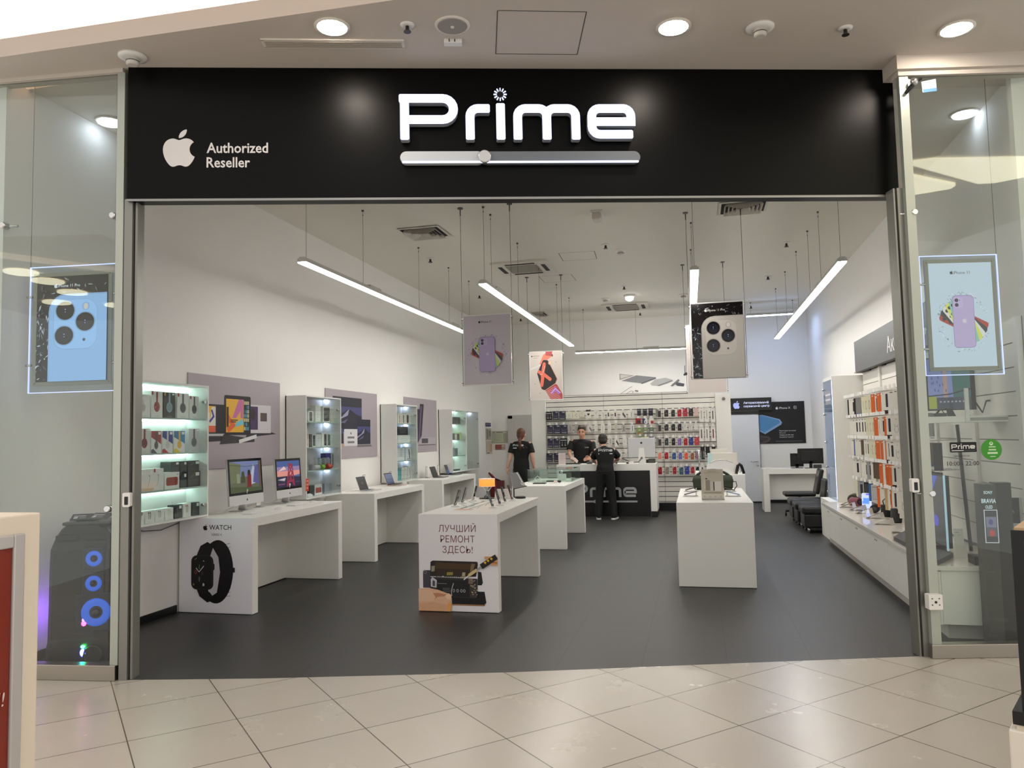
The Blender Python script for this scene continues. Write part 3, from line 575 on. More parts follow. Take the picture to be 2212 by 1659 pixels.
hang_poster('grey-white hanging poster of a purple phone with fanned coloured phones', P0.x, P1.x, 9.1, P1.z+.01, P0.z-.0, lambda c, w, h: art_eleven(c, w, h, (186, 178, 186), .84))
P0, P1 = at(1143, 760, 1, 13.5), at(1217, 863, 1, 13.5)
hang_poster('hanging poster of a smart watch with coral strap', P0.x, P1.x, 13.5, P1.z, P0.z, art_watch)
P0, P1 = at(1490, 656, 1, 10.2), at(1613, 816, 1, 10.2)
hang_poster('black hanging poster with a big silver three-lens phone camera', P0.x, P1.x, 10.2, P1.z, P0.z, lambda c, w, h: art_pro(c, w, h, (186, 180, 172), (26, 22, 22), (200, 196, 190), ''))
def art_swatch(c, w, h):
    c.rect(0, 0, w, h, (206, 196, 190)); x = .18*w
    for q, col in enumerate(((120, 112, 104), (168, 160, 168), (198, 160, 140), (206, 196, 190), (122, 168, 176), (176, 160, 90), (120, 124, 60))): c.rect(x+q*.1*w, .35*h, .098*w, .5*h, col)
P0, P1 = at(1482, 740, 1, 13.4), at(1571, 848, 1, 13.4)
hang_poster('pale hanging poster with small colour swatches, half hidden by the black one', P0.x, P1.x, 13.4, P1.z, P0.z+.3, art_swatch)
# ------------------------------------------------------------------ left wall: posters, tables, computers, glass cabinets
YU = V((0, 1, 0)); ZU = V((0, 0, 1)); XU = V((1, 0, 0))
def wall_poster(lab, y0, y1, z0, z1, draw):
    c = CV((-5.186, y0, z0), YU, ZU, .00015); w, h = y1-y0, z1-z0
    c.box(0, w, 0, h, -.012, 0, (168, 158, 164)); draw(c, w, h)
    return c.build('wall_poster', PRINT, label=lab, cat='poster', group='lavender grey posters on the left wall')
def grid_(c, x, y, w, h, n, m_, cols):
    for i in range(n):
        for j in range(m_): c.rect(x+i*w/n+.05*w/n, y+j*h/m_+.05*h/m_, .86*w/n, .82*h/m_, random.choice(cols))
def art_tablets(c, w, h):
    c.poly([(.0*w, .28*h), (.42*w, .3*h), (.36*w, .36*h), (0, .35*h)], (40, 38, 42)); c.poly([(.58*w, .33*h), (.95*w, .37*h), (.8*w, .42*h), (.6*w, .4*h)], (40, 38, 42))
    c.rect(.05*w, .37*h, .34*w, .32*h, (28, 27, 30)); c.rect(.06*w, .39*h, .2*w, .28*h, (226, 178, 60)); c.rect(.1*w, .46*h, .1*w, .14*h, (226, 220, 206)); c.rect(.06*w, .39*h, .2*w, .07*h, (214, 96, 60)); c.poly([(.2*w, .46*h), (.26*w, .46*h), (.26*w, .66*h), (.22*w, .66*h)], (226, 220, 214)); c.line([(.2*w, .5*h), (.24*w, .56*h), (.22*w, .63*h)], .015*w, (60, 60, 150)); c.rect(.05*w, .35*h, .34*w, .025*h, (190, 190, 192))
    c.rect(.6*w, .38*h, .28*w, .33*h, (205, 202, 206)); c.rect(.62*w, .42*h, .1*w, .27*h, (70, 48, 88)); c.ell(.66*w, .6*h, .03*w, .07*h, (48, 34, 40)); c.rect(.75*w, .52*h, .08*w, .1*h, (90, 74, 70))
    c.poly([(.3*w, .26*h), (.68*w, .28*h), (.68*w, .31*h), (.34*w, .37*h)], (48, 46, 50))
    c.rr(.345*w, .36*h, .29*w, .44*h, .015*w, (22, 21, 24)); c.rect(.365*w, .39*h, .25*w, .37*h, (228, 176, 56))
    c.poly([(.43*w, .55*h), (.5*w, .76*h), (.55*w, .76*h), (.55*w, .55*h), (.52*w, .55*h), (.52*w, .63*h), (.47*w, .55*h)], (196, 110, 160)); c.line([(.38*w, .41*h), (.44*w, .47*h), (.38*w, .56*h)], .035*w, (222, 104, 44)); c.poly([(.46*w, .45*h), (.56*w, .48*h), (.54*w, .54*h), (.47*w, .5*h)], (120, 196, 210)); c.rect(.41*w, .52*h, .08*w, .012*h, (60, 40, 20)); c.rect(.41*w, .5*h, .06*w, .012*h, (60, 40, 20))
    c.rect(.555*w, .39*h, .06*w, .37*h, (24, 28, 30)); grid_(c, .557*w, .41*h, .056*w, .34*h, 3, 7, [(60, 90, 110), (200, 190, 150), (40, 60, 60), (90, 150, 170)])
    c.rect(.37*w, .45*h, .018*w, .22*h, (30, 30, 32)); c.line([(.5*w, .285*h), (.7*w, .345*h)], .024*w, (222, 220, 222))
def mount(c, x, y, w, h):
    c.rect(x, y, w, h, (24, 26, 46)); c.rect(x, y+.45*h, w, .4*h, (62, 66, 116)); c.rect(x, y+.72*h, w, .28*h, (22, 24, 42))
    c.lim = (x, x+w, y, y+h)
    c.poly([(x-.1*w, y), (x-.1*w, y+.35*h), (x+.25*w, y+.5*h), (x+.55*w, y+.66*h), (x+.8*w, y+.5*h), (x+1.1*w, y+.42*h), (x+1.1*w, y)], (34, 34, 52)); c.poly([(x-.1*w, y+.28*h), (x+.3*w, y+.42*h), (x+.55*w, y+.66*h), (x+.5*w, y+.46*h), (x+.2*w, y+.33*h), (x-.1*w, y+.2*h)], (150, 150, 178)); c.poly([(x, y+.15*h), (x+.5*w, y+.36*h), (x+.4*w, y+.24*h)], (96, 96, 130)); c.lim = None
def art_books(c, w, h):
    mount(c, .12*w, .4*h, .55*w, .5*h); c.rect(.12*w, .39*h, .55*w, .02*h, (20, 20, 24)); mount(c, .05*w, .22*h, .26*w, .3*h); c.rect(.0*w, .18*h, .32*w, .03*h, (196, 160, 130))
    c.rr(.32*w, .18*h, .26*w, .25*h, .01*w, (214, 212, 214)); c.fruit(.45*w, .37*h, .04*h, (40, 40, 44)); c.rect(.385*w, .29*h, .13*w, .03*h, (120, 118, 122)); c.rect(.385*w, .22*h, .13*w, .03*h, (120, 118, 122))
    mount(c, .575*w, .2*h, .27*w, .38*h); c.poly([(.57*w, .19*h), (.85*w, .19*h), (.88*w, .16*h), (.57*w, .16*h)], (110, 108, 112))
def art_edge(c, w, h):
    c.poly([(.28*w, .15*h), (.36*w, .15*h), (.46*w, .8*h), (.36*w, .8*h)], (44, 34, 52)); c.poly([(.36*w, .15*h), (.5*w, .3*h), (.58*w, .9*h), (.46*w, .9*h)], (32, 28, 38)); c.poly([(.4*w, .2*h), (.45*w, .25*h), (.52*w, .86*h), (.48*w, .86*h)], (104, 84, 122))
    c.poly([(.4*w, .13*h), (.95*w, .13*h), (.95*w, .27*h), (.5*w, .27*h)], (178, 172, 176)); c.rect(.5*w, .16*h, .2*w, .09*h, (70, 66, 72)); c.poly([(.4*w, .12*h), (.95*w, .12*h), (.95*w, .135*h), (.4*w, .135*h)], (80, 72, 80))
wall_poster('wall poster of three tablets with keyboards above the first desktop computer', 6.97, 8.79, 1.42, 2.455, art_tablets)
wall_poster('wall poster of laptops with blue mountain screens', 10.03, 11.85, 1.43, 2.465, art_books)
wall_poster('wall poster of thin laptops seen edge-on, farthest along the wall', 13.07, 14.86, 1.45, 2.48, art_edge)
# --- U-shaped white tables
def table(name, lab, x0, x1, y0, y1, h, group, back=None, front=None, side='x', tt=.09, lt=.1, legs=(1, 1)):
    t = thing(name, lab, 'table', ((x0+x1)/2, (y0+y1)/2, 0), group)
    m = MB(); m.box(x0, x1, y0, y1, h-tt, h); m.build('tabletop', WHITE, t, bevel=.004)
    if legs[0]:
        m = MB(); m.box(x0, x1, y0, y0+lt, .004, h-tt+.001); m.build('leg', WHITE, t, bevel=.003)
    if legs[1]:
        m = MB(); m.box(x0, x1, y1-lt, y1, .004, h-tt+.001); m.build('leg', WHITE, t, bevel=.003)
    if back:
        m = MB(); m.box(*back, y0+lt, y1-lt, .012, h-tt); m.build('back_panel', WHITE, t)
    return t
G_W = 'white tables along the left wall'
T1 = table('display_table', 'white wall table with the black watch picture on its end', -5.17, -4.335, 6.83, 8.8, .95, G_W, back=(-5.08, -5.05))
T2_ = table('display_table', 'middle white wall table carrying two open laptops', -5.17, -4.42, 9.98, 11.98, .95, G_W, back=(-5.08, -5.05))
T3_ = table('display_table', 'farthest white wall table with two dark laptops', -5.17, -4.52, 13.2, 15.35, .95, G_W, back=(-5.08, -5.05))
c = CV((-5.17, 6.8285, .01), XU, ZU, .00025); w, h = .83, .93; c.rect(0, 0, w, h, (240, 238, 244))
c.fruit(.3, .845, .06, (24, 24, 26)); c.text('WATCH', .345, .822, .05, (24, 24, 26), 'l', .006, maxw=.27); c.text('SERIES 4', .43, .762, .024, (50, 50, 54), maxw=.17)
for q, (cc, rw) in enumerate((((10, 10, 11), 0),)):
    out = ellp(.435, .405, .185, .315, 40, -.06); inn = ellp(.4, .405, .075, .245, 40, -.08)
    c.poly(out, cc)
for k in range(15): y = .16+k*.037; c.line([(.52+.04*math.sin(k*.21), y), (.608-.02*abs(k-7)/7, y+.01)], .0035, (30, 30, 32))
c.poly([(.36, .15), (.44, .2), (.475, .4), (.455, .55), (.39, .645), (.35, .6), (.33, .4), (.34, .22)], (200, 196, 204))
c.rr(.622, .4, .02, .05, .009, (16, 16, 18)); c.poly([(.2, .55), (.34, .5), (.4, .66), (.33, .7), (.25, .66)], (12, 12, 13)); c.poly([(.19, .27), (.36, .2), (.42, .13), (.33, .1), (.24, .16)], (12, 12, 13))
c.rr(.145, .225, .255, .34, .06, (30, 29, 31)); c.rr(.15, .235, .225, .32, .052, (8, 8, 9)); c.rr(.385, .42, .028, .065, .012, (26, 26, 28))
c.line([(.237, .4), (.2, .44)], .006, (230, 230, 230)); c.line([(.237, .4), (.29, .46)], .006, (230, 230, 230)); c.line([(.24, .47), (.237, .44), (.244, .43)], .005, (120, 190, 70)); c.ell(.2, .4, .016, .02, (190, 60, 60)); c.ell(.2, .4, .012, .015, (30, 30, 34))
c.ell(.24, .33, .01, .026, (90, 90, 94)); c.ell(.288, .275, .011, .016, (200, 200, 200)); c.line([(.185, .52), (.21, .54)], .004, (180, 170, 150)); c.poly([(.285, .52), (.3, .505), (.283, .505)], (200, 190, 190)); c.ell(.175, .275, .01, .012, (120, 110, 70)); c.ell(.275, .39, .014, .018, (60, 40, 30))
c.build('front_print', PRINT, T1, label='pale panel print with a black smart watch')
# --- desktop computers
def desktop(lab, P, w, h, draw):
    t = thing('desktop_computer', lab, 'computer', P, 'silver desktop computers on the wall table'); x, y, z = P
    q = M4.Translation((x, y, z)) @ M4.Rotation(math.radians(-4), 4, 'Y')
    m = MB(q); m.prism([(-.005, .08), (.02, .08), (.024, .09), (.024, .08+h-.01), (.02, .08+h), (-.005, .08+h), (-.03, .08+h*.6), (-.03, .08+h*.3)], 0, 0) if 0 else None
    ch = .105*w/.65
    m.box(-.012, .012, -w/2, w/2, .075, .075+h); m.build('back_shell', SILVER, t, bevel=.004)
    m = MB(q); m.box(.0122, .0145, -w/2, w/2, .075, .075+ch); m.build('chin', mat('silver_chin', (206, 206, 206), .35, .2), t)
    c = CV(q @ V((.0148, .0, .075+ch*.5)), YU, q.to_3x3() @ ZU); c.fruit(0, 0, .028, (20, 20, 22)); c.build('fruit_emblem', PRINT, t)
    m = MB(q); m.box(.0122, .014, -w/2, w/2, .075+ch, .075+h); bz = m.build('bezel', mat('black_glass_bezel', (10, 10, 12), .08), t)
    c = CV(q @ V((.0145, -w/2+.03, .075+ch+.028)), YU, q.to_3x3() @ ZU); draw(c, w-.06, h-ch-.056); c.build('screen', SCREEN, bz)
    m = MB(); m.box(x-.16, x+.02, y-.1, y+.1, z, z+.008); fo = m.build('foot', SILVER, t, bevel=.003)
    m = MB(); m.tube([(x-.03, y, z+.25), (x-.06, y, z+.15), (x-.05, y, z+.05), (x-.06, y, z+.006)], .05, 10, flat=.2); m.build('stand_neck', SILVER, t)
    m = MB(); m.tube([(x-.08, y-.02, z+.12), (x-.1, y-.12, z+.05), (x-.12, y-.3, z+.006), (x-.2, y-.42, z+.004)], .005, 6); m.build('power_cable', mat('white_cable', (220, 220, 216), .4), t)
    return t
def scr_town(c, w, h):
    c.rect(0, 0, w, h, (92, 96, 74)); c.rect(0, .5*h, w, .5*h, (110, 122, 160)); c.poly([(0, .3*h), (.3*w, .35*h), (.35*w, .9*h), (0, h)], (104, 110, 78)); c.poly([(.55*w, .2*h), (.75*w, .9*h), (.95*w, .3*h)], (176, 182, 196)); c.poly([(.72*w, .3*h), (w, .2*h), (w, .92*h), (.8*w, .8*h)], (84, 84, 140)); c.line([(0, .9*h), (.5*w, .83*h), (w, .86*h)], .008*w, (50, 50, 60))
    c.poly([(.33*w, .3*h), (.36*w, .66*h), (.44*w, .68*h), (.48*w, .3*h)], (64, 68, 40)); c.poly([(.52*w, .12*h), (.55*w, .6*h), (.62*w, .66*h), (.67*w, .55*h), (.66*w, .12*h)], (120, 20, 30)); c.ell(.6*w, .63*h, .045*w, .09*h, (24, 16, 18)); c.rect(.2*w, .3*h, .1*w, .3*h, (130, 140, 110)); c.rect(.92*w, .1*h, .08*w, .9*h, (90, 74, 60)); c.poly([(0, 0), (w, 0), (w, .12*h), (0, .2*h)], (70, 80, 50))
def scr_tower(c, w, h):
    c.rect(0, 0, w, h, (40, 44, 80)); c.rect(0, .42*h, w, .3*h, (226, 150, 140)); c.rect(0, .62*h, w, .16*h, (150, 130, 170)); c.rect(0, .78*h, w, .22*h, (66, 92, 150)); c.rect(0, 0, w, .42*h, (34, 30, 60)); c.poly([(.05*w, .62*h), (.3*w, .8*h), (.4*w, .68*h)], (236, 200, 190)); c.poly([(.0, .3*h), (.35*w, .36*h), (.3*w, .24*h)], (200, 190, 200)); c.poly([(.6*w, .4*h), (w, .46*h), (w, .36*h)], (80, 100, 150))
    for a, b in (((.4, .02), (.52, .84)), ((.72, .02), (.66, .84)), ((.42, .02), (.62, .5)), ((.7, .05), (.5, .5)), ((.46, .4), (.66, .84)), ((.7, .4), (.5, .84)), ((.5, .84), (.66, .84)), ((.5, .9), (.6, .8)), ((.45, .2), (.72, .24))): c.line([(a[0]*w, a[1]*h), (b[0]*w, b[1]*h)], .045*w, (150, 40, 70))
    c.rect(0, .1*h, .3*w, .05*h, (120, 60, 110)); c.rect(.75*w, .15*h, .25*w, .04*h, (70, 60, 100))
ya, yb = at(498, 1050, 0, -4.84).y, at(571, 1050, 0, -4.84).y
desktop('large silver desktop computer showing a street scene with a red-dressed figure', (-4.855, (ya+yb)/2, .95), yb-ya, .5, scr_town)
ya, yb = at(600, 1050, 0, -4.87).y, at(654, 1050, 0, -4.87).y
desktop('smaller silver desktop computer showing a red lattice tower', (-4.885, (ya+yb)/2, .95), yb-ya, .47, scr_tower)
for lab, (x, y), (lm, mx, my) in (('white keyboard in front of the large desktop computer', (-4.6, 7.3), ('white mouse in front of the large desktop computer', -4.57, 7.72)), ('white keyboard in front of the small desktop computer', (-4.64, 8.25), ('white mouse in front of the small desktop computer', -4.62, 8.6))):
    t = thing('keyboard', lab, 'keyboard', (x, y, .95)); m = MB(); m.box(x-.06, x+.06, y-.15, y+.15, .951, .96); m.build('case', mat('alu_case', (214, 214, 214), .35), t, bevel=.003)
    m = MB()
    for i in range(5):
        for j in range(12): m.box(x-.052+i*.021, x-.036+i*.021, y-.142+j*.024, y-.122+j*.024, .96, .963)
    m.build('keys', mat('white_keys', (236, 236, 236), .4), t)
    t = thing('computer_mouse', lm, 'mouse', (mx, my, .95)); m = MB(); m.ball((mx, my, .951), .055, .03, .022, 16, 8); m.build('shell', mat('glossy_white', (236, 236, 236), .12), t)
# --- laptops
def laptop(lab, P, body, draw, w=.31):
    t = thing('laptop', lab, 'laptop', P, 'open laptops on the wall tables'); x, y, z = P
    m = MB(); m.box(x-.1, x+.11, y-w/2, y+w/2, z, z+.014); b = m.build('base', body, t, bevel=.004)
    m = MB(); m.box(x-.075, x+.01, y-w/2+.025, y+w/2-.025, z+.014, z+.0152); m.build('keys', mat('dark_keys', (30, 30, 32), .5), b)
    m = MB(); m.box(x+.03, x+.095, y-.05, y+.05, z+.014, z+.0148); m.build('trackpad', mat('trackpad', (170, 170, 172), .3), b)
    q = M4.Translation((x-.1, y, z+.012)) @ M4.Rotation(math.radians(-20), 4, 'Y')
    m = MB(q); m.box(-.007, 0, -w/2, w/2, 0, .21); l = m.build('lid', body, t, bevel=.003)
    c = CV(q @ V((.0006, -w/2, 0)), YU, q.to_3x3() @ ZU); c.rr(.004, .004, w-.008, .202, .008, (12, 12, 14)); c.build('bezel', GLOSSY, l)
    c = CV(q @ V((.0012, -w/2+.016, .02)), YU, q.to_3x3() @ ZU); draw(c, w-.032, .172); c.build('screen', SCREEN, l)
GOLD = mat('rose_gold_aluminium', (206, 180, 168), .35, .4); SPACE = mat('space_grey_aluminium', (92, 92, 96), .35, .5)
def scr_dark(c, w, h): c.rect(0, 0, w, h, (36, 36, 36)); c.rect(.15*w, .2*h, .7*w, .6*h, (20, 20, 22)); c.ell(.5*w, .5*h, .14*w, .16*h, (58, 58, 60))
def scr_blue(c, w, h): c.rect(0, 0, w, h, (88, 100, 128)); c.rect(0, 0, w, .2*h, (70, 80, 108)); c.rect(0, .55*h, w, .45*h, (104, 116, 146))
def scr_navy(c, w, h): c.rect(0, 0, w, h, (24, 26, 38)); c.poly([(0, 0), (w, 0), (w, .45*h), (.6*w, .7*h), (.3*w, .4*h), (0, .5*h)], (58, 78, 128))
def scr_off(c, w, h): c.rect(0, 0, w, h, (18, 18, 19))
laptop('silver laptop with dark screen, nearest on the middle wall table', (-4.74, 10.57, .95), SILVER, scr_dark)
laptop('rose gold laptop with blue screen on the middle wall table', (-4.76, 11.65, .95), GOLD, scr_blue)
laptop('grey laptop with black screen, nearest on the farthest wall table', (-4.84, 14.05, .95), SPACE, scr_off)
laptop('grey laptop with blue night screen on the farthest wall table', (-4.86, 14.98, .95), SPACE, scr_navy)
def price_stand(lab, P):
    t = thing('price_stand', lab, 'sign holder', P, 'clear price holders on the wall tables'); x, y, z = P
    m = MB(); m.box(x-.04, x+.04, y-.05, y+.05, z, z+.006); m.box(x-.012, x-.006, y-.05, y+.05, z+.006, z+.22); m.build('holder', glass('clear_holder', (226, 230, 230), 1.0, .12), t)
    c = CV((x-.005, y-.045, z+.02), YU, ZU); c.rect(0, 0, .09, .19, (226, 224, 218)); c.rect(.05, .165, .03, .01, (120, 118, 116))
    for k in range(7): c.rect(.012, .03+k*.016, .04+.02*(k % 3), .004, (176, 172, 168))
    c.build('price_card', PRINT, t)
for P, l in (((-4.98, 7.98, .95), 'clear price holder between the two desktop computers'), ((-4.97, 10.86, .95), 'clear price holder beside the nearest silver laptop'), ((-4.97, 11.98-.08, .95), 'clear price holder behind the rose gold laptop'), ((-5.05, 13.86, .95), 'clear price holder behind the nearest grey laptop'), ((-5.05, 14.55, .95), 'clear price holder between the two grey laptops'), ((-5.05, 15.2, .95), 'clear price holder at the far end of the farthest wall table')):
    price_stand(l, P)
# --- glass cabinets
VGL = glass('cabinet_glass', (250, 253, 252), .6)
SHELFG = mat('green_glass_shelf', (176, 194, 186), .1); STRIP = mat('case_light_mint', (222, 255, 246), emit=CASE_E*1.3); STRIPW = mat('case_light_blue_white', (206, 220, 255), emit=CASE_E*2.2)
CASEB = mat('cabinet_white', (222, 222, 218), .45)
def cabinet(lab, y0, y1, xf, z0, z1, shelves, strip, doors, allw=True, spots=False):
    t = thing('glass_cabinet', lab, 'cabinet', (-5.19, (y0+y1)/2, z0), 'glass-fronted cabinets on the left wall'); x0 = -5.195; k = .018
    m = MB(); m.box(x0, x0+.012, y0, y1, z0, z1); m.build('back', CASEB, t)
    for a in (y0, y1-k):
        m = MB(); m.box(x0, xf, a, a+k, z0, z1); m.build('side_panel', CASEB, t)
    for a in (z0, z1-k):
        m = MB(); m.box(x0, xf, y0+k, y1-k, a, a+k); m.build('top_panel' if a > z0 else 'bottom_panel', CASEB, t)
    for z in shelves:
        m = MB(); m.box(x0+.012, xf-.03, y0+k, y1-k, z-.016, z); m.build('shelf', SHELFG, t)
    for z in ([z1-k]+([s-.016 for s in shelves] if allw else [])):
        m = MB(); m.box(x0+.03, x0+.05, y0+.04, y1-.04, z-.014, z-.002) if not spots else m.box(x0+.06, x0+.1, y1-.06, y1-.03, z-.02, z-.004); m.build('light_strip', strip, t)
    n = doors
    for d in range(n):
        a = y0+k+(y1-y0-2*k)*d/n; b = y0+k+(y1-y0-2*k)*(d+1)/n
        m = MB(); m.box(xf-.012, xf-.006, a+.003, b-.003, z0+k+.003, z1-k-.003); g = m.build('glass_door', VGL, t)
        hy = b-.04 if d == n-1 else a+.04
        for z in (z0+.12, z1-.17):
            m = MB(); m.lathe([(.016, 0), (.016, .012)], (xf-.012, hy, z), 12, axis='x'); m.box(xf-.04, xf-.012, hy-.01, hy+.03*(1 if d == n-1 else -1)+.01, z-.012, z+.012); m.build('hinge', CHROME, g)
    return t
def vz(x, y, X): return at(x, y, 0, X)
S1 = [vz(370, 1056, -4.98).z, vz(370, 978, -4.98).z, vz(370, 903, -4.98).z]
cabinet('nearest glass cabinet, glowing mint, full of headphone boxes', 5.93, 6.96, -4.93, .955, 2.3, S1, STRIP, 2)
S2 = [vz(695, 1014, -4.95).z, vz(695, 965, -4.95).z, vz(695, 911.5, -4.95).z]
cabinet('second glass cabinet, with phone boxes and small round speakers', 8.94, 9.94, -4.9, .955, 2.3, S2, STRIPW, 1, spots=True)
S3 = [vz(880, 994, -4.95).z, vz(880, 957, -4.95).z, vz(880, 915, -4.95).z]
cabinet('third glass cabinet, with white leaflets and a black tablet box', 12.0, 12.98, -4.9, .975, 2.3, S3, STRIPW, 1, spots=True)
S4 = [vz(990, 984, -4.95).z, vz(990, 949.5, -4.95).z, vz(990, 916, -4.95).z]
cabinet('farthest glass cabinet, mint lit with a dim second door', 15.0, 16.0, -4.9, .985, 2.3, S4, STRIP, 1)
cabinet('dim unlit half of the farthest glass cabinet', 16.0, 16.98, -4.9, .985, 2.3, [], STRIPW, 1, allw=False, spots=True)
# --- boxes in the cabinets
def pack(name, lab, cat, o, u, w, h, dep, col, draw=None, group=None, m_=None, parent=None):
    c = CV(o, u, ZU, .0003); c.box(0, w, 0, h, -dep, 0, col)
    if draw: draw(c, w, h)
    return c.build(name, m_ or PRINT, parent, label=lab, cat=cat, group=group)
def d_head(col, band=None, bg=None, cx=.5, tag=None):
    def f(c, w, h):
        if bg: c.rect(.02*w, .02*h, .96*w, .96*h, bg)
        c.ell(cx*w, .42*h, .26*w, .2*h, col); c.ell(cx*w, .42*h, .2*w, .15*h, tuple(int(u*.88) for u in col)); c.rect(cx*w-.08*w, .58*h, .16*w, .4*h, band or col); c.rect(.3*w, .06*h, .4*w, .012*h, (150, 150, 150))
        c.rect(.72*w, .9*h, .2*w, .06*h, (240, 240, 238))
        if tag: c.rect(.03*w, .86*h, .14*w, .14*h, tag)
    return f
def d_block(col, pic, low):
    def f(c, w, h):
        c.poly([(0, h), (w, h), (w, .4*h), (.55*w, .55*h), (0, .72*h)], col); c.ell(.5*w, .36*h, .2*w, .18*h, pic); c.rect(.42*w, .5*h, .16*w, .48*h, pic); c.poly([(0, 0), (.6*w, 0), (.2*w, .2*h), (0, .16*h)], low); c.rect(.7*w, .84*h, .24*w, .12*h, (238, 238, 238))
    return f
def d_ear(col):
    def f(c, w, h):
        for x in (.4, .58): c.line([(x*w, .3*h), (x*w, .8*h)], .05*w, col); c.ell(x*w-.06*w, .82*h, .07*w, .045*h, col)
        c.rect(.6*w, .82*h, .3*w, .1*h, (240, 240, 238)); c.rect(.25*w, .08*h, .5*w, .015*h, (160, 160, 160))
    return f
def d_phone(col, a=.2, b=.8):
    def f(c, w, h): c.rr(a*w, .08*h, (b-a)*w, .84*h, .08*w, col); c.poly([(a*w+.1*w, .2*h), (b*w-.1*w, .5*h), (b*w-.1*w, .62*h), (a*w+.1*w, .3*h)], tuple(min(255, int(u*1.4)) for u in col))
    return f
def d_dark(c, w, h): c.rect(.08*w, .1*h, .84*w, .35*h, (58, 62, 62)); c.rect(.62*w, .7*h, .3*w, .22*h, (236, 236, 234)); c.line([(.2*w, .6*h), (.5*w, .8*h)], .03*w, (110, 112, 112))
def d_text(c, w, h):
    for k in range(4): c.rect(.2*w, (.3+.12*k)*h, .6*w, .02*h, (170, 170, 172))
def in_case(lst, X, S, z0, grp, where, dep=.08):
    for (x0, x1, yt, sh, col, draw, lab, cat) in lst:
        a, b = vz(x0, yt, X), vz(x1, yt, X); zb = ([z0+.018]+S)[sh]; top = vz((x0+x1)/2, yt, X).z
        pack('product_box', lab+' '+where, cat, (X, a.y, zb), YU, b.y-a.y-.004, top-zb, dep, col, draw, grp)
WH, BK = (228, 228, 224), (34, 36, 36)
in_case([(301, 325, 852, 3, WH, d_head((206, 204, 200), (200, 198, 196), cx=.35), 'white box with pale headphone', 'box'), (327, 352, 845.5, 3, WH, d_head((158, 62, 50), (150, 50, 44), tag=(180, 60, 60)), 'white box with rust-red headphone', 'box'), (354, 379, 848, 3, (56, 52, 48), d_head((148, 170, 186), (140, 164, 180), tag=(190, 150, 80)), 'black box with pale blue headphone', 'box'), (383, 408, 850, 3, WH, d_head((92, 92, 96), tag=(190, 70, 80)), 'white box with large grey headphone', 'box'), (410, 430, 856, 3, WH, d_head((88, 90, 96), tag=(190, 70, 80)), 'white box with small grey headphone', 'box'),
    (300, 325, 926, 2, (214, 212, 208), d_head((126, 36, 44)), 'white box with maroon headphone', 'box'), (327, 349, 931, 2, WH, d_block((160, 46, 44), (84, 82, 82), (84, 88, 90)), 'red and white headphone box', 'box'), (351, 374, 931, 2, WH, d_block((52, 62, 140), (206, 206, 208), (190, 60, 56)), 'dark blue and white headphone box', 'box'), (376, 400, 931, 2, WH, d_block((44, 120, 168), (222, 180, 70), (228, 206, 50)), 'light blue headphone box with yellow earcup', 'box'), (408, 431, 926, 2, (204, 202, 206), d_head((104, 108, 112), (90, 84, 104)), 'white box with grey-violet headphone', 'box')], -5.0, S1, .955, 'boxes in the nearest glass cabinet', 'in the mint cabinet')
def d_wide(c, w, h):
    for x in (.12, .5, .85): c.rect((x-.05)*w, .78*h, .1*w, .1*h, (240, 240, 238)); c.ell((x-.08)*w, .7*h, .012*w, .03*h, (40, 40, 42)); c.line([((x-.05)*w, .7*h), ((x-.08)*w, .4*h), ((x-.14)*w, .2*h)], .008*w, (60, 60, 62))
    c.rect(0, .02*h, .6*w, .12*h, (226, 196, 166)); c.rect(.6*w, .84*h, .06*w, .16*h, (180, 60, 60))
def d_boom(c, w, h): c.rr(.1*w, .2*h, .8*w, .5*h, .1*w, (156, 66, 58)); c.rect(.82*w, .82*h, .1*w, .06*h, (150, 150, 150))
in_case([(299, 354, 1013, 1, WH, d_wide, 'wide white earphone box', 'box'), (356, 388, 1020, 1, WH, d_boom, 'white box with red pill speaker', 'box')], -4.985, S1, .955, 'boxes in the nearest glass cabinet', 'in the mint cabinet', .1)
in_case([(389, 404, 1021, 1, BK, d_dark, 'lower left black accessory box', 'box'), (406, 433, 1018, 1, BK, d_dark, 'lower right black accessory box', 'box')], -5.0, S1, .955, 'boxes in the nearest glass cabinet', 'in the mint cabinet', .12)
zt = vz(396, 1021, -5.0).z
for x0, x1, yt, l in ((369, 388, 998, 'upper left black accessory box in the mint cabinet'), (389.5, 404, 997, 'upper middle black accessory box in the mint cabinet'), (406, 433, 996, 'upper right black accessory box in the mint cabinet')):
    a, b = vz(x0, yt, -5.03), vz(x1, yt, -5.03); zz = zt if x0 > 389 else vz(372, 1020, -4.985).z
    pack('product_box', l, 'box', (-5.03, a.y, zz+.001), YU, b.y-a.y-.004, a.z-zz, .12, (44, 48, 48), d_dark, 'boxes in the nearest glass cabinet')
in_case([(297, 312, 1106, 0, WH, d_ear((190, 190, 192)), 'white box with silver earphones', 'box'), (314, 334, 1103, 0, WH, d_ear((36, 36, 38)), 'white box with black earphones', 'box'), (336, 355, 1100, 0, WH, d_ear((120, 116, 112)), 'white box with grey earphones', 'box'), (357, 375, 1097, 0, WH, d_ear((200, 190, 170)), 'white box with cream earphones', 'box'), (377, 394, 1090, 0, (44, 42, 48), d_dark, 'black box on the bottom shelf beside the magenta earphones', 'box'), (396, 413, 1087, 0, WH, d_ear((128, 40, 84)), 'white box with magenta earphones', 'box'), (415, 431, 1085, 0, (40, 48, 48), d_dark, 'black box at the right end of the bottom shelf', 'box')], -5.0, S1, .955, 'boxes in the nearest glass cabinet', 'in the mint cabinet')
G2 = 'goods in the second glass cabinet'; W2 = 'in the second cabinet'
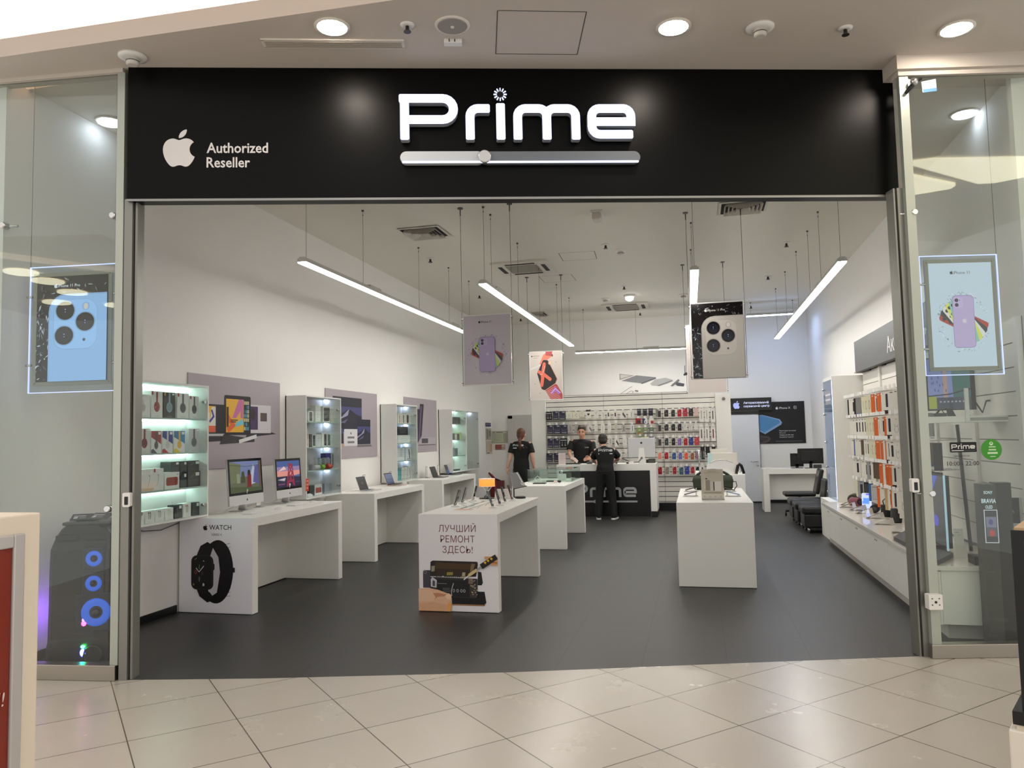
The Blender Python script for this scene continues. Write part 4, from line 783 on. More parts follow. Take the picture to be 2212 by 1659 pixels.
in_case([(666, 677, 888, 3, WH, d_phone((60, 58, 56)), 'small white box with dark phone', 'box'), (681.5, 693, 876, 3, WH, d_text, 'tall plain white box', 'box'), (698, 713.5, 878, 3, WH, d_phone((74, 74, 74), .08, .92), 'large white box with dark tablet', 'box'), (715, 727, 883, 3, (224, 222, 214), d_text, 'cream box', 'box'),
    (662, 667.5, 935, 2, WH, d_phone((206, 168, 158)), 'white box with rose phone', 'box'), (668.5, 674, 938, 2, (62, 58, 60), None, 'dark brown phone box', 'box'), (675, 682, 938, 2, WH, d_phone((38, 36, 40), .15, .85), 'white box with black phone', 'box'), (683, 693.5, 938, 2, (214, 214, 218), d_text, 'pale box beside the black phone box', 'box'), (694.5, 706, 935, 2, WH, d_phone((60, 54, 62), .5, .95), 'white box with violet phone edge', 'box'), (707.5, 713.5, 936, 2, WH, d_phone((70, 86, 76), .15, .9), 'white box with green phone', 'box'), (714.5, 726, 938, 2, (216, 218, 226), d_text, 'pale box by the right side', 'box'),
    (703.5, 714.5, 979, 1, (44, 40, 130), None, 'tall blue box', 'box'), (716, 722, 978, 1, WH, d_phone((40, 36, 50), .3, .8), 'tall white speaker box', 'box'), (723, 730, 979, 1, (98, 102, 98), None, 'tall grey box', 'box'), (669, 679, 1049, 0, (52, 54, 54), None, 'black box on the bottom shelf', 'box'), (680, 696, 1046, 0, (214, 214, 216), d_boom, 'white box on the bottom shelf', 'box'), (701, 716, 1044, 0, (150, 154, 166), d_text, 'grey hanging pack', 'box')], -5.02, S2, .955, G2, W2)
CAPG = glass('capsule_plastic', (232, 236, 240), .8, .25)
for k, (x, col) in enumerate(((671.5, (70, 60, 100)), (680.5, (150, 150, 156)), (689.5, (60, 110, 50)), (699, (70, 60, 60)), (707.5, (170, 50, 44)))):
    P = vz(x, 1000, -4.99); z = S2[0]; t = thing('speaker_capsule', '%s speaker in a clear domed tub, %s from the near side of its row' % (('violet', 'silver', 'green', 'dark', 'red')[k], ORD[k]), 'speaker', (P.x, P.y, z), 'domed speaker tubs in the second glass cabinet')
    m = MB(); m.lathe([(.034, z+.002), (.036, z+.09), (.034, z+.13), (.02, z+.155), (.002, z+.16)], (P.x, P.y, 0), 16); m.build('clear_tub', CAPG, t)
    m = MB(); m.lathe([(.024, z+.003), (.027, z+.06), (.02, z+.08)], (P.x, P.y, 0), 14); m.build('mini_speaker', mat('mini_'+str(k), col, .4), t)
for x0, x1, col, l in ((677, 689, (190, 194, 196), 'clear round tub lying in front of the domed tubs'), (692, 699, (120, 176, 44), 'bright green mini speaker'), (705, 715, (196, 62, 44), 'red mini speaker box')):
    a, b = vz(x0, 1010, -4.95), vz(x1, 1010, -4.95); z = S2[0]; m = MB(); m.tube([(-4.95, a.y, z+.033), (-4.95, b.y-.004, z+.033)], .032, 14); m.build('mini_speaker', mat('tub_'+l[:6], col, .35), label=l+' in the second cabinet', cat='speaker')
a = vz(663, 1070, -4.95); t = thing('gaming_mouse', 'white mouse-shaped gadget at the front of the second cabinet', 'mouse', (a.x, a.y+.06, .973)); m = MB(); m.ball((-4.96, a.y+.08, .976), .04, .08, .045, 16, 8); m.build('shell', _M['glossy_white'], t)
c = CV((-4.899, vz(660.5, 1050, -4.9).y, vz(664, 1061, -4.9).z), YU, ZU); w = .075; c.rect(0, 0, w, .16, (206, 62, 44)); [c.rect(.012, .03+k*.045, .05, .02, (228, 150, 130)) for k in range(3)]; c.build('red_flyer', PRINT, label='small red price flyer on the second glass cabinet', cat='flyer')
G3 = 'goods in the third glass cabinet'; W3 = 'in the third cabinet'
def d_lf(col, s=.3):
    def f(c, w, h): c.line([(.6*w, .1*h), (.45*w, .85*h)], .12*w, col); c.rect(.2*w, .05*h, .6*w, .05*h, (120, 120, 124))
    return f
in_case([(859.5, 867, 894, 3, (226, 222, 214), d_phone((196, 150, 130), .3, .7), 'cream watch box with rose watch', 'box'), (868, 875, 894, 3, (226, 222, 214), d_phone((120, 112, 108), .3, .7), 'cream watch box with grey watch', 'box'), (876, 884.5, 894, 3, (226, 222, 214), d_phone((52, 50, 52), .25, .8), 'cream watch box with black watches', 'box'), (886, 898, 896, 3, (222, 218, 208), d_ear((120, 120, 120)), 'cream box by the right side', 'box'), (859.5, 886, 940, 2, WH, d_boom if 0 else d_text, 'long white lower box', 'box'), (859, 866, 1013, 0, (88, 168, 176), None, 'teal leaflet box', 'box'), (867.5, 873, 1010, 0, WH, d_lf((60, 60, 64)), 'white cable card beside the teal box', 'box'), (874, 880, 1009, 0, WH, d_lf((40, 40, 44)), 'white cable card in the middle of the bottom shelf', 'box'), (881.5, 889, 1006, 0, WH, d_lf((16, 16, 18)), 'white card with a thick black cable', 'box'), (859, 874, 968, 1, (220, 222, 228), d_head((230, 230, 232), (200, 200, 204)), 'white headset leaflet', 'box'), (876, 891, 966, 1, (220, 222, 228), d_lf((60, 60, 66)), 'white pencil leaflet', 'box')], -5.02, S3, .975, G3, W3)
a, b = vz(859, 922, -5.05), vz(881, 922, -5.05); pack('tablet_box', 'black tablet box standing on the long white box in the third cabinet', 'box', (-5.05, a.y, vz(870, 940, -5.02).z+.001), YU, b.y-a.y, vz(870, 922, -5.05).z-vz(870, 940, -5.02).z, .06, (26, 28, 40), d_text, G3)
G4 = 'goods in the farthest glass cabinet'; W4 = 'in the farthest cabinet'
in_case([(979.5, 983, 902, 3, (60, 66, 66), None, 'narrow grey-black box', 'box'), (985, 994, 901, 3, (48, 56, 54), None, 'dark green-black box', 'box'), (978, 982, 936, 2, (70, 60, 56), None, 'small brown box', 'box'), (984, 987, 938, 2, WH, None, 'small white box', 'box'), (988, 992, 937, 2, (88, 70, 62), None, 'small red-brown box', 'box'), (993, 1002, 934, 2, (196, 212, 150), None, 'pale green box', 'box'), (979, 984, 970, 1, (140, 150, 150), None, 'grey gadget box', 'box'), (985, 989, 968, 1, (110, 120, 122), None, 'dark grey gadget box', 'box'), (996, 1003, 977, 1, (200, 212, 210), None, 'flat pale box', 'box'), (983, 988, 1014, 0, (50, 54, 54), None, 'flat black gadget', 'box'), (989, 994, 1013, 0, (60, 64, 64), None, 'flat dark gadget', 'box')], -5.02, S4, .985, G4, W4)
in_case([(1009, 1019, 903, 0, (190, 196, 190), None, 'tall grey rack', 'box')] if 0 else [(1010, 1021, 997, 0, (176, 178, 170), None, 'grey carton low', 'box')], -5.02, S4, .985, G4, 'in the dim half of the farthest cabinet')
for z, l in ((2.05, 'upper'), (1.62, 'middle'), (1.42, 'lower')):
    t = thing('acrylic_holder', l+' clear card holder in the dim half of the farthest cabinet', 'holder', (-5.1, 16.3, z), 'clear holders in the dim cabinet'); m = MB(); m.box(-5.17, -5.08, 16.08, 16.5, z, z+.01); m.box(-5.09, -5.08, 16.08, 16.5, z, z+.1); m.build('tray', _M['clear_holder'], t)
    for k in range(3): m = MB(); m.box(-5.15, -5.1, 16.1+k*.13, 16.2+k*.13, z+.011, z+.12); m.build('card', PAPERW, t)
# light cable under the first cabinet
m = MB(); m.tube([(-5.18, 6.05, .96), (-5.17, 6.3, .88), (-5.17, 6.55, .86), (-5.17, 6.82, .9)], .004, 6); m.build('hanging_cable', WIRE, label='thin grey cable sagging under the nearest glass cabinet', cat='cable')
# ------------------------------------------------------------------ centre tables and what stands on them
CT = table('display_table', 'white centre table with the phone repair picture on its end', -2.735, -1.92, 7.24, 9.25, .95, 'white tables in the middle of the shop')
MT = table('display_table', 'white centre table behind the repair table, carrying a clear glass case', -2.77, -1.95, 11.35, 13.4, .95, 'white tables in the middle of the shop')
RT = table('display_table', 'white table on the right with a leaflet stand and phones', -.25, .575, 8.76, 11.0, .925, 'white tables in the middle of the shop')
BT = table('display_table', 'white table behind the green loudspeaker, carrying white computer boxes', -.05, .8, 14.0, 15.6, .95, 'white tables in the middle of the shop')
c = CV((-2.735, 7.2385, .008), XU, ZU, .00025); U = .815/832.; q = lambda x, y: ((x-118)*U, (1567-y)*U*.925)
c.rect(0, 0, .815, .94, (228, 224, 226))
for s_, x0, x1, yb in (('ЛУЧШИЙ', 333, 725, 718), ('РЕМОНТ', 352, 712, 832), ('ЗДЕСЬ!', 372, 690, 945)):
    a = q(x0, yb); P, l, r = textpoly(s_, -.004); k = (x1-x0)*U/(r-l); z = c.z
    for f in P: c.z = z; c.poly([(a[0]+(px-l)*k, a[1]+py*.068/.729) for px, py in f], (112, 34, 36))
def qp(col, *pts): c.poly([q(*p) for p in pts], col)
qp((66, 62, 72), (160, 1325), (240, 1325), (240, 1135), (172, 1135), (160, 1150)); c.ell(*q(183, 1157), .016, .016, (150, 150, 152)); c.ell(*q(183, 1157), .012, .012, (66, 62, 72))
qp((30, 26, 24), (735, 1285), (775, 1285), (790, 1260), (775, 1145), (740, 1140)); qp((20, 18, 18), (465, 1490), (800, 1490), (822, 1470), (805, 1352), (465, 1352)); qp((150, 110, 74), (465, 1505), (800, 1505), (820, 1480), (800, 1490), (465, 1490))
qp((34, 28, 24), (240, 1200), (720, 1195), (742, 1060), (735, 1035), (265, 1030), (242, 1045)); qp((72, 52, 26), (300, 1190), (655, 1185), (675, 1060), (290, 1048)); qp((52, 40, 24), (300, 1190), (655, 1185), (662, 1120), (297, 1115)); qp((150, 140, 122), (250, 1150), (285, 1145), (290, 1085), (252, 1090)); qp((118, 102, 74), (655, 1160), (680, 1160), (715, 1060), (675, 1055))
for x in range(300, 640, 22): qp(random.choice([(160, 140, 70), (90, 84, 70), (190, 180, 160), (60, 54, 44)]), (x, 1205), (x+14, 1205), (x+16, 1192), (x, 1192))
qp((150, 132, 60), (415, 1185), (480, 1180), (482, 1150), (418, 1152)); qp((170, 160, 130), (575, 1190), (610, 1190), (612, 1150), (580, 1150))
qp((46, 44, 46), (235, 1420), (715, 1425), (735, 1400), (735, 1215), (240, 1205)); qp((26, 25, 27), (310, 1415), (650, 1415), (650, 1235), (310, 1230)); qp((190, 190, 196), (245, 1310), (305, 1320), (310, 1240), (262, 1205), (245, 1230)); qp((70, 70, 76), (262, 1300), (290, 1305), (290, 1250), (266, 1240)); qp((120, 100, 80), (640, 1270), (690, 1270), (690, 1215), (645, 1215)); qp((60, 54, 50), (660, 1415), (725, 1415), (725, 1280), (660, 1280))
for k in range(26): x, y = random.uniform(655, 725), random.uniform(1225, 1410); qp(random.choice([(150, 146, 150), (100, 90, 80), (190, 170, 110)]), (x, y), (x+14, y), (x+14, y-8), (x, y-8))
for x in (480, 520, 560, 590): c.ell(*q(x+10, 1345), .012, .016, (170, 168, 170)); c.ell(*q(x+10, 1345), .007, .01, (30, 30, 32))
for k in range(6): qp((110, 110, 112), (375, 1320+k*9), (450, 1320+k*9), (450, 1317+k*9), (375, 1317+k*9))
c.line([q(490, 1265), q(465, 1345), q(470, 1400)], .008, (176, 176, 180)); qp((120, 120, 120), (320, 1275), (420, 1275), (420, 1268), (320, 1268))
qp((204, 150, 104), (815, 1000), (820, 975), (950, 975), (950, 1068), (885, 1068), (860, 1040), (870, 1010)); qp((170, 104, 60), (862, 1042), (950, 1048), (950, 1036), (870, 1020))
c.line([q(940, 975), q(780, 1085)], .052, (34, 28, 18))
for a in ((850, 1018), (820, 1040), (885, 998)): qp((222, 176, 40), (a[0]-12, a[1]+4), (a[0]+8, a[1]+16), (a[0]+16, a[1]-6), (a[0]-2, a[1]-14))
c.line([q(780, 1085), q(730, 1122)], .018, (150, 146, 150)); c.line([q(735, 1118), q(650, 1180)], .03, (206, 180, 130)); c.line([q(650, 1180), q(598, 1226)], .01, (226, 222, 216))
qp((220, 176, 142), (118, 1567), (118, 1330), (250, 1325), (330, 1340), (420, 1372), (462, 1385), (468, 1420), (455, 1460), (462, 1500), (440, 1567)); qp((190, 130, 100), (290, 1440), (320, 1415), (380, 1408), (430, 1390), (330, 1372), (270, 1375)); qp((234, 196, 166), (400, 1400), (440, 1372), (468, 1400), (455, 1440), (415, 1430)); qp((228, 160, 86), (425, 1567), (425, 1490), (455, 1450), (466, 1500), (455, 1567)); qp((214, 164, 128), (118, 1567), (118, 1490), (280, 1470), (425, 1500), (425, 1567)); qp((224, 184, 154), (118, 1470), (118, 1345), (250, 1340), (300, 1420), (270, 1465))
c.build('front_print', PRINT, CT, label='pale panel print with red lettering and a phone being repaired')
# --- phones on clear stands with charging cables
CABLE = mat('white_cable', (220, 220, 216), .4)
def phone_stand(lab, x, y, z, ry, rx, col, hgt=.16, grp='phones on clear stands on the repair table'):
    t = thing('display_phone', lab, 'phone', (x, y, z), grp)
    q = M4.Translation((x, y, z+.02)) @ M4.Rotation(rx, 4, 'X') @ M4.Rotation(ry, 4, 'Y')
    m = MB(q); m.prism(rrect(-.005, -.037, .01, .074, .004), 0, hgt); m.build('body', mat('phone_'+'_'.join(map(str, col)), col, .25, .3), t)
    m = MB(q); m.box(.0051, .0058, -.034, .034, .005, hgt-.005); m.build('screen', mat('phone_screen', (14, 14, 16), .06), t)
    m = MB(); m.lathe([(.045, z), (.045, z+.006), (.03, z+.009)], (x, y, 0), 18); m.tube([(x, y, z+.006), (x-.012, y, z+.03), (x, y, z+.07)], .008, 6); m.build('stand', mat('clear_stand', (224, 224, 220), .15), t)
    m = MB(); s = 1 if x < -2.3 else -1; m.tube([(x, y-.02, z+.03), (x+s*.05, y-.08, z+.06), (x+s*.11, y-.1, z+.03), (x+s*.16, y-.03, z+.004), (x+s*.19, y+.1, z+.004)], .004, 6); m.build('cable', CABLE, t)
for x, y, ry, col, l in ((-2.60, 8.02, .28, (74, 76, 70), 'grey-green phone on a stand, nearest on the wall side of the repair table'), (-2.63, 8.38, .28, (60, 60, 54), 'dark phone on a stand, second on the wall side of the repair table'), (-2.60, 8.7, .22, (214, 212, 204), 'white phone on a stand beside the orange lamp'),
        (-2.13, 7.86, -.38, (98, 108, 108), 'grey phone on a stand, nearest on the aisle side of the repair table'), (-2.13, 8.16, -.3, (66, 46, 62), 'violet-black phone on a stand on the repair table'), (-2.15, 8.48, -.28, (22, 20, 20), 'black phone on a stand on the repair table'), (-2.13, 8.74, -.32, (92, 20, 22), 'dark red phone on a stand beside the mesh desk lamp')):
    phone_stand(l, x, y, .95, ry, -.12, col, .17)
t = thing('table_lamp', 'small lamp with glowing orange drum shade on branch legs', 'lamp', (-2.53, 9.08, .95)); x, y, z = -2.53, 9.08, .95
m = MB(); m.lathe([(.1, z), (.1, z+.01), (.04, z+.014)], (x, y, 0), 20); m.build('base', BLACK, t)
m = MB()
for a in range(4):
    s, d = math.cos(a*PI/2+.4), math.sin(a*PI/2+.4); m.tube([(x+.035*s, y+.035*d, z+.01), (x+.012*s, y+.012*d, z+.06), (x+.02*s, y+.02*d, z+.1), (x+.07*s, y+.07*d, z+.155)], [.008, .009, .007, .005], 7)
m.build('branch_legs', CHROME, t)
m = MB(); m.lathe([(.098, z+.155), (.098, z+.235)], (x, y, 0), 24); m.build('lamp_shade', mat('orange_lamp_shade', (255, 160, 70), .6, emit=.95, ecol=(255, 150, 62)), t)
m = MB(); m.lathe([(.1, z+.235), (.1, z+.245), (.05, z+.246), (.04, z+.236)], (x, y, 0), 24); m.lathe([(.1, z+.148), (.1, z+.156)], (x, y, 0), 24); m.build('shade_rims', mat('pale_rim', (240, 210, 180), .5, emit=.3), t)
t = thing('desk_lamp', 'black desk lamp with a slanted perforated metal shade', 'lamp', (-2.14, 9.12, .95)); x, y = -2.2, 9.12
m = MB(); m.lathe([(.065, z), (.065, z+.02), (.058, z+.024)], (-2.12, y, 0), 24); m.build('base', BLACK, t)
m = MB(); m.tube([(x, y, z+.015), (x, y, z+.33)], .008, 8); m.tube([(x, y, z+.012), (-2.12, y, z+.012)], .008, 8); m.build('stem', BLACK, t)
Q = frame((x-.005, y-.03, z+.12), (1, .0, .18), ZU); m = MB(Q); S = [(0, 0), (.165, .0), (.1, .185), (0, .185)]; m.prism(S, -.004, .004); sh = m.build('lamp_shade', mat('perforated_steel', (150, 150, 150), .3, .7), t)
c = CV(Q @ V((0, 0, .0045)), Q.to_3x3() @ XU, Q.to_3x3() @ V((0, 1, 0)), .00002)
for j in range(15):
    for i in range(13):
        px, py = .012+i*.0115+(.0058 if j % 2 else 0), .012+j*.0115
        if px < .15-py*.36: c.ell(px, py, .0042, .0028, (46, 46, 46))
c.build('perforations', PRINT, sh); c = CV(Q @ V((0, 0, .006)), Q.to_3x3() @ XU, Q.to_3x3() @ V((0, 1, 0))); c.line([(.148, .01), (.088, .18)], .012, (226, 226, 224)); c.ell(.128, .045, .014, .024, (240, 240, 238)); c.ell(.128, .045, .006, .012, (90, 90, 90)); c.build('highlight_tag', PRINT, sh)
m = MB(); m.tube([(x+.17, y-.03, z+.15), (x, y-.03, z+.115)], .006, 6); m.build('black_rim', BLACK, sh)
c = CV((-2.5, 7.62, .9515), XU, YU); c.rr(0, 0, .2, .14, .03, (222, 196, 180)); c.rr(.02, .03, .14, .08, .02, (228, 170, 140)); c.build('pale_mat', PRINT, label='small peach mat lying at the near end of the repair table', cat='mat')
t = thing('price_card', 'leaning white leaflet between the red phone and orange lamp', 'leaflet', (-2.32, 8.95, .95)); c = CV((-2.4, 8.94, .952), XU, V((0, .35, 1))); c.box(0, .2, 0, .13, -.004, 0, (220, 212, 208)); [c.rect(.02, .02+.02*k, .15, .004, (180, 172, 170)) for k in range(5)]; c.build('sheet', PRINT, t)
for k, (x0, y0, x1, y1) in enumerate(((-2.47, 7.75, -2.43, 8.75), (-2.36, 7.75, -2.34, 8.75))):
    m = MB(); m.box(min(x0, x1), max(x0, x1)-.02, y0, y1, .95, .953); m.build('steel_rail', mat('dull_rail', (120, 118, 112), .4, .5), label=('wall-side' if k == 0 else 'aisle-side')+' thin steel rail lying along the repair table', cat='rail')
# --- glass case on the second table
t = thing('glass_case', 'clear open glass case on the second centre table', 'glass case', (-2.35, 12.7, .95)); CG = glass('case_glass', (238, 245, 242), .8, .01)
for nm, b in (('front_pane', (-2.72, -1.99, 12.25, 12.256, .951, 1.15)), ('back_pane', (-2.72, -1.99, 13.2, 13.206, .951, 1.15)), ('side_pane', (-2.72, -2.714, 12.256, 13.2, .951, 1.15)), ('side_pane', (-1.996, -1.99, 12.256, 13.2, .951, 1.15)), ('top_pane', (-2.72, -1.99, 12.25, 13.206, 1.15, 1.156))):
    m = MB(); m.box(*b); m.build(nm, CG, t)
m = MB(); m.box(-2.72, -1.99, 12.244, 12.25, 1.148, 1.158); m.box(-1.99, -1.984, 12.25, 13.2, 1.148, 1.158); m.build('edge', mat('glass_edge_green', (120, 140, 130), .2), t)
t = thing('robot_toy', 'white gadget box with a silver and black toy on top inside the glass case', 'gadget', (-2.25, 12.75, .95)); m = MB(); m.box(-2.3, -2.17, 12.7, 12.82, .951, 1.06); m.build('white_box', PAPERW, t, bevel=.01)
m = MB(); m.ball((-2.235, 12.74, 1.09), .03); m.build('silver_head', CHROME, t); m = MB(); m.ball((-2.19, 12.77, 1.08), .028, .04, .02); m.ball((-2.27, 12.77, 1.085), .022); m.build('black_arms', BLACK, t)
def flat(name, lab, cat, x0, x1, y0, y1, z, h, col, mm=None, group=None, bevel=.003): m = MB(); m.box(x0, x1, y0, y1, z, z+h); return m.build(name, mm or mat('flat_'+'_'.join(map(str, col)), col, .35), label=lab, cat=cat, group=group, bevel=bevel)
flat('tablet', 'dark tablet lying in the glass case', 'tablet', -2.42, -2.2, 12.3, 12.45, .951, .02, (62, 58, 52)); flat('white_gadget', 'small white gadget at the back of the glass case', 'gadget', -2.13, -2.06, 12.95, 13.05, .951, .03, (226, 226, 222)); flat('white_tray', 'flat white tray inside the right end of the glass case', 'tray', -2.12, -2.02, 12.45, 12.75, .951, .012, (212, 220, 206)); flat('white_sheet', 'flat white sheet inside the wall end of the glass case', 'sheet', -2.66, -2.45, 12.4, 12.8, .951, .006, (222, 218, 206))
t = thing('tablet_stand', 'dark tablet on the table in front of the glass case with a ring cable', 'tablet', (-2.45, 11.9, .95)); m = MB(); m.box(-2.54, -2.34, 11.8, 11.93, .951, .967); m.build('tablet_body', mat('dark_tablet', (46, 44, 40), .3), t, bevel=.004); m = MB(); m.tube([(-2.5, 12.0, .955), (-2.56, 12.05, 1.02), (-2.52, 12.08, 1.06), (-2.46, 12.06, 1.02), (-2.44, 11.98, .97)], .005, 6); m.build('cable', CABLE, t)
t = thing('pink_perfume', 'small pale box with a black bow on a white card before the glass case', 'gadget', (-2.2, 11.9, .95)); m = MB(); m.box(-2.28, -2.1, 11.8, 11.96, .951, .956); m.build('card', PAPERW, t); m = MB(); m.box(-2.24, -2.19, 12.0, 12.05, .951, .99); m.build('pale_box', mat('pale_pink', (226, 206, 200), .4), t); m = MB(); m.ball((-2.15, 12.02, .975), .03, .02, .02); m.build('black_bow', BLACK, t)
# --- right table goods
t = thing('leaflet_stand', 'beige leaflet stand with pictured white boxes on the right table', 'leaflet stand', (.16, 9.12, .925)); m = MB(); m.box(.03, .285, 9.05, 9.2, .925, .931); m.build('foot', ACRYL, t); c = CV((.03, 9.14, .93), XU, V((0, .07, 1))); w, h = .25, .345; c.box(0, w, 0, h, -.004, 0, (196, 186, 170))
c.text('Гармоничный', .125, .318, .011, (110, 100, 92)); c.text('аккумулятор ёмкостью', .125, .3, .011, (110, 100, 92), maxw=.2); c.rect(.05, .23, .02, .012, (30, 28, 28)); c.rect(.05, .1, .05, .12, (150, 140, 130)); c.rect(.03, .12, .012, .1, (214, 206, 196)); c.rect(.1, .1, .035, .1, (206, 198, 190)); c.rect(.136, .1, .012, .1, (60, 52, 48)); c.rect(.15, .095, .075, .11, (222, 216, 206)); c.rect(.03, .07, .19, .01, (150, 140, 126)); c.rect(0, .005, w, .055, (214, 206, 190))
for k in range(4): c.ell(.035+k*.06, .032, .024, .024, (232, 226, 214)); c.ell(.035+k*.06, .032, .019, .019, (206, 196, 180))
c.build('leaflet', PRINT, t)
for x, y, col, l in ((-.1, 9.66, (70, 74, 76), 'dark phone resting on a clear wedge, front left of the leaflet stand'), (-.1, 10.4, (44, 42, 42), 'black phone resting on a clear wedge, back left of the leaflet stand'), (.4, 9.6, (150, 166, 200), 'pale blue phone resting on a clear wedge, front right of the leaflet stand'), (.38, 10.35, (90, 80, 70), 'dark phone resting on a clear wedge, back right of the leaflet stand')):
    t = thing('display_phone', l, 'phone', (x, y, .925), 'phones on wedges on the right table'); s = 1 if x < 0 else -1; z = .925
    m = MB(); m.face([(x-.08, y-.06, z+.005), (x+.08, y-.06, z+.005), (x+.08, y+.06, z+.005), (x-.08, y+.06, z+.005)]); m.prism([(x-.09, y-.05), (x+.09, y-.05), (x+.09, y+.05), (x-.09, y+.05)], z, z+.004); m.box(x+s*.06, x+s*.075, y-.04, y+.04, z, z+.05); m.build('wedge', mat('clear_stand', (224, 224, 220), .15), t)
    m = MB(M4.Translation((x, y, z+.035)) @ M4.Rotation(-s*.25, 4, 'Y')); m.prism(rrect(-.078, -.038, .156, .076, .012), 0, .009); m.build('body', mat('phone_'+'_'.join(map(str, col)), col, .2, .2), t)
    m = MB(); m.tube([(x-.07*s, y, z+.02), (x-.03*s, y-.07, z+.01), (x+.05*s, y-.06, z+.012), (x+.08*s, y, z+.01)], .003, 5); m.build('cable', CABLE, t)
t = thing('boombox_speaker', 'large dark green loudspeaker with arched handle on the right table', 'speaker', (.19, 10.72, .925)); x, y, z = .19, 10.72, .925; GRN = mat('dark_green_fabric', (44, 54, 36), .7); DGR = mat('dark_green_rubber', (34, 40, 30), .45)
m = MB(); m.grid([[(px, y+.1*math.cos(a), z+.1+rz*math.sin(a)) for a in [2*PI*k/20 for k in range(20)]] for px, rz in ((x-.25, .085), (x-.235, .098), (x-.1, .1), (x+.1, .1), (x+.235, .098), (x+.25, .085))]); m.build('body', GRN, t)
for s in (-1, 1): m = MB(); m.lathe([(.088, 0), (.075, .008*s), (.03, .012*s)] if s > 0 else [(.03, -.012), (.075, -.008), (.088, 0)], (x+s*.25, y, z+.1), 20, axis='x'); m.build('end_driver', BLACK, t)
m = MB(); m.tube([(x+.255*math.cos(a), y, z+.1+.165*math.sin(a)) for a in [PI*k/14 for k in range(15)]], .018, 10); m.build('handle', DGR, t)
m = MB(); m.tube([(x+.25, y, z+.1), (x+.3, y, z+.11), (x+.31, y-.02, z+.05), (x+.27, y-.05, z+.004)], .006, 6); m.build('power_lead', BLACK, t)
# --- back table goods
t = thing('computer_box', 'white box with rounded arch front on the back table', 'box', (.4, 14.3, .95)); m = MB(frame((.14, 14.16, .95), XU, ZU)); m.prism([(0, 0), (.54, 0), (.54, .05), (.5, .17), (.42, .235), (.3, .26), (.24, .26), (.12, .235), (.04, .17), (0, .05)], -.12, 0); m.build('arch_box', PAPERW, t); c = CV((.14, 14.158, .95), XU, ZU); c.line([(.07, .2), (.17, .275-.03), (.27, .255), (.37, .245), (.47, .2)], .008, (150, 142, 126)); c.ell(.27, .13, .012, .008, (240, 236, 226)); c.build('print', PRINT, t)
pack('computer_box', 'tall white box with a mint side behind the arched box', 'box', (.18, 14.42, .95), XU, .52, .37, .12, (222, 216, 204), lambda c, w, h: c.rect(-.0, 0, .09, h, (196, 220, 218)), None)
pack('white_carton', 'white carton lying on top behind the tall white box', 'box', (.24, 14.62, .95), XU, .3, .44, .1, (226, 222, 212), None, None)
t = thing('horseshoe_speaker', 'black A-shaped loudspeaker at the right end of the back table', 'speaker', (.73, 14.2, .95)); m = MB(); m.tube([(.66, 14.12, .96), (.69, 14.12, 1.1), (.72, 14.12, 1.13), (.75, 14.12, 1.1), (.79, 14.12, .96)], [.025, .028, .03, .028, .025], 10); m.build('body', BLACK, t); m = MB(); m.ball((.72, 14.1, 1.0), .025); m.build('chrome_part', CHROME, t)
t = thing('display_pole', 'chrome display pole with hanging clear cards behind the green loudspeaker', 'display stand', (.03, 14.5, .95)); m = MB(); m.tube([(.03, 14.5, .95), (.03, 14.5, 1.38)], .012, 8); m.lathe([(.06, .95), (.06, .96)], (.03, 14.5, 0), 14); m.build('pole', CHROME, t)
for k in range(3): m = MB(); m.box(-.02+k*.06, .02+k*.06, 14.47, 14.475, 1.18+k*.03, 1.36); m.build('clear_card', _M['clear_holder'], t)
# ------------------------------------------------------------------ slat wall and counter at the back
SLAT = mat('white_slat_panel', (238, 234, 226), .4); GAP = mat('slat_groove', (34, 33, 32), .7); LWHITE = mat('gondola_white', (238, 235, 228), .4)
t = thing('gondola_end', 'tall white end column left of the slat wall', 'column', (-3.52, 17.4, 0)); m = MB(); m.box(-3.69, -3.36, 17.2, 17.7, 0, 2.54); m.build('column', LWHITE, t, bevel=.004)
t = thing('gondola_end', 'tall white end column right of the slat wall', 'column', (.57, 17.4, 0)); m = MB(); m.box(.42, .745, 17.2, 17.7, 0, 2.54); m.build('column', LWHITE, t, bevel=.004); m = MB(); m.ball((.6, 17.17, 2.43), .035); m.tube([(.6, 17.2, 2.45), (.6, 17.16, 2.43)], .02); m.build('dome_camera', mat('camera_grey', (120, 116, 110), .3), t)
SY = 17.3; XS = [-3.36, -2.03, -.72, .42]; gz = [.2+.108*k for k in range(23)]; BAYN = ('left', 'middle', 'right'); bays = []
for b in range(3):
    t = thing('slat_display', 'white slatted display wall, %s bay behind the counter' % BAYN[b], 'display wall', ((XS[b]+XS[b+1])/2, SY, 0), 'slat wall bays at the back'); bays.append(t)
    m = MB(); m.box(XS[b], XS[b+1], SY, SY+.02, .17, 2.62); m.build('groove_backing', GAP, t)
    m = MB(); m.box(XS[b], XS[b+1], SY+.02, SY+.3, .0, 2.62); m.build('carcass', LWHITE, t)
    m = MB(); zz = [.17]+gz+[2.62]
    for k in range(len(zz)-1): m.box(XS[b]+.003, XS[b+1]-.003, SY-.012, SY, zz[k]+.007, zz[k+1]-.007)
    m.build('slats', SLAT, t)
    m = MB(); m.box(XS[b], XS[b+1], SY, SY+.03, 0, .16); m.build('plinth', BLACK, t)
c = CV((-1.85, 19.188, 2.45), XU, ZU); U = .0103
def qq(x, y): return ((x-1310)*U*1.07, (872-y)*U*1.07)
def rp(col, *p): c.poly([qq(*a) for a in p], col)
c.lim = None
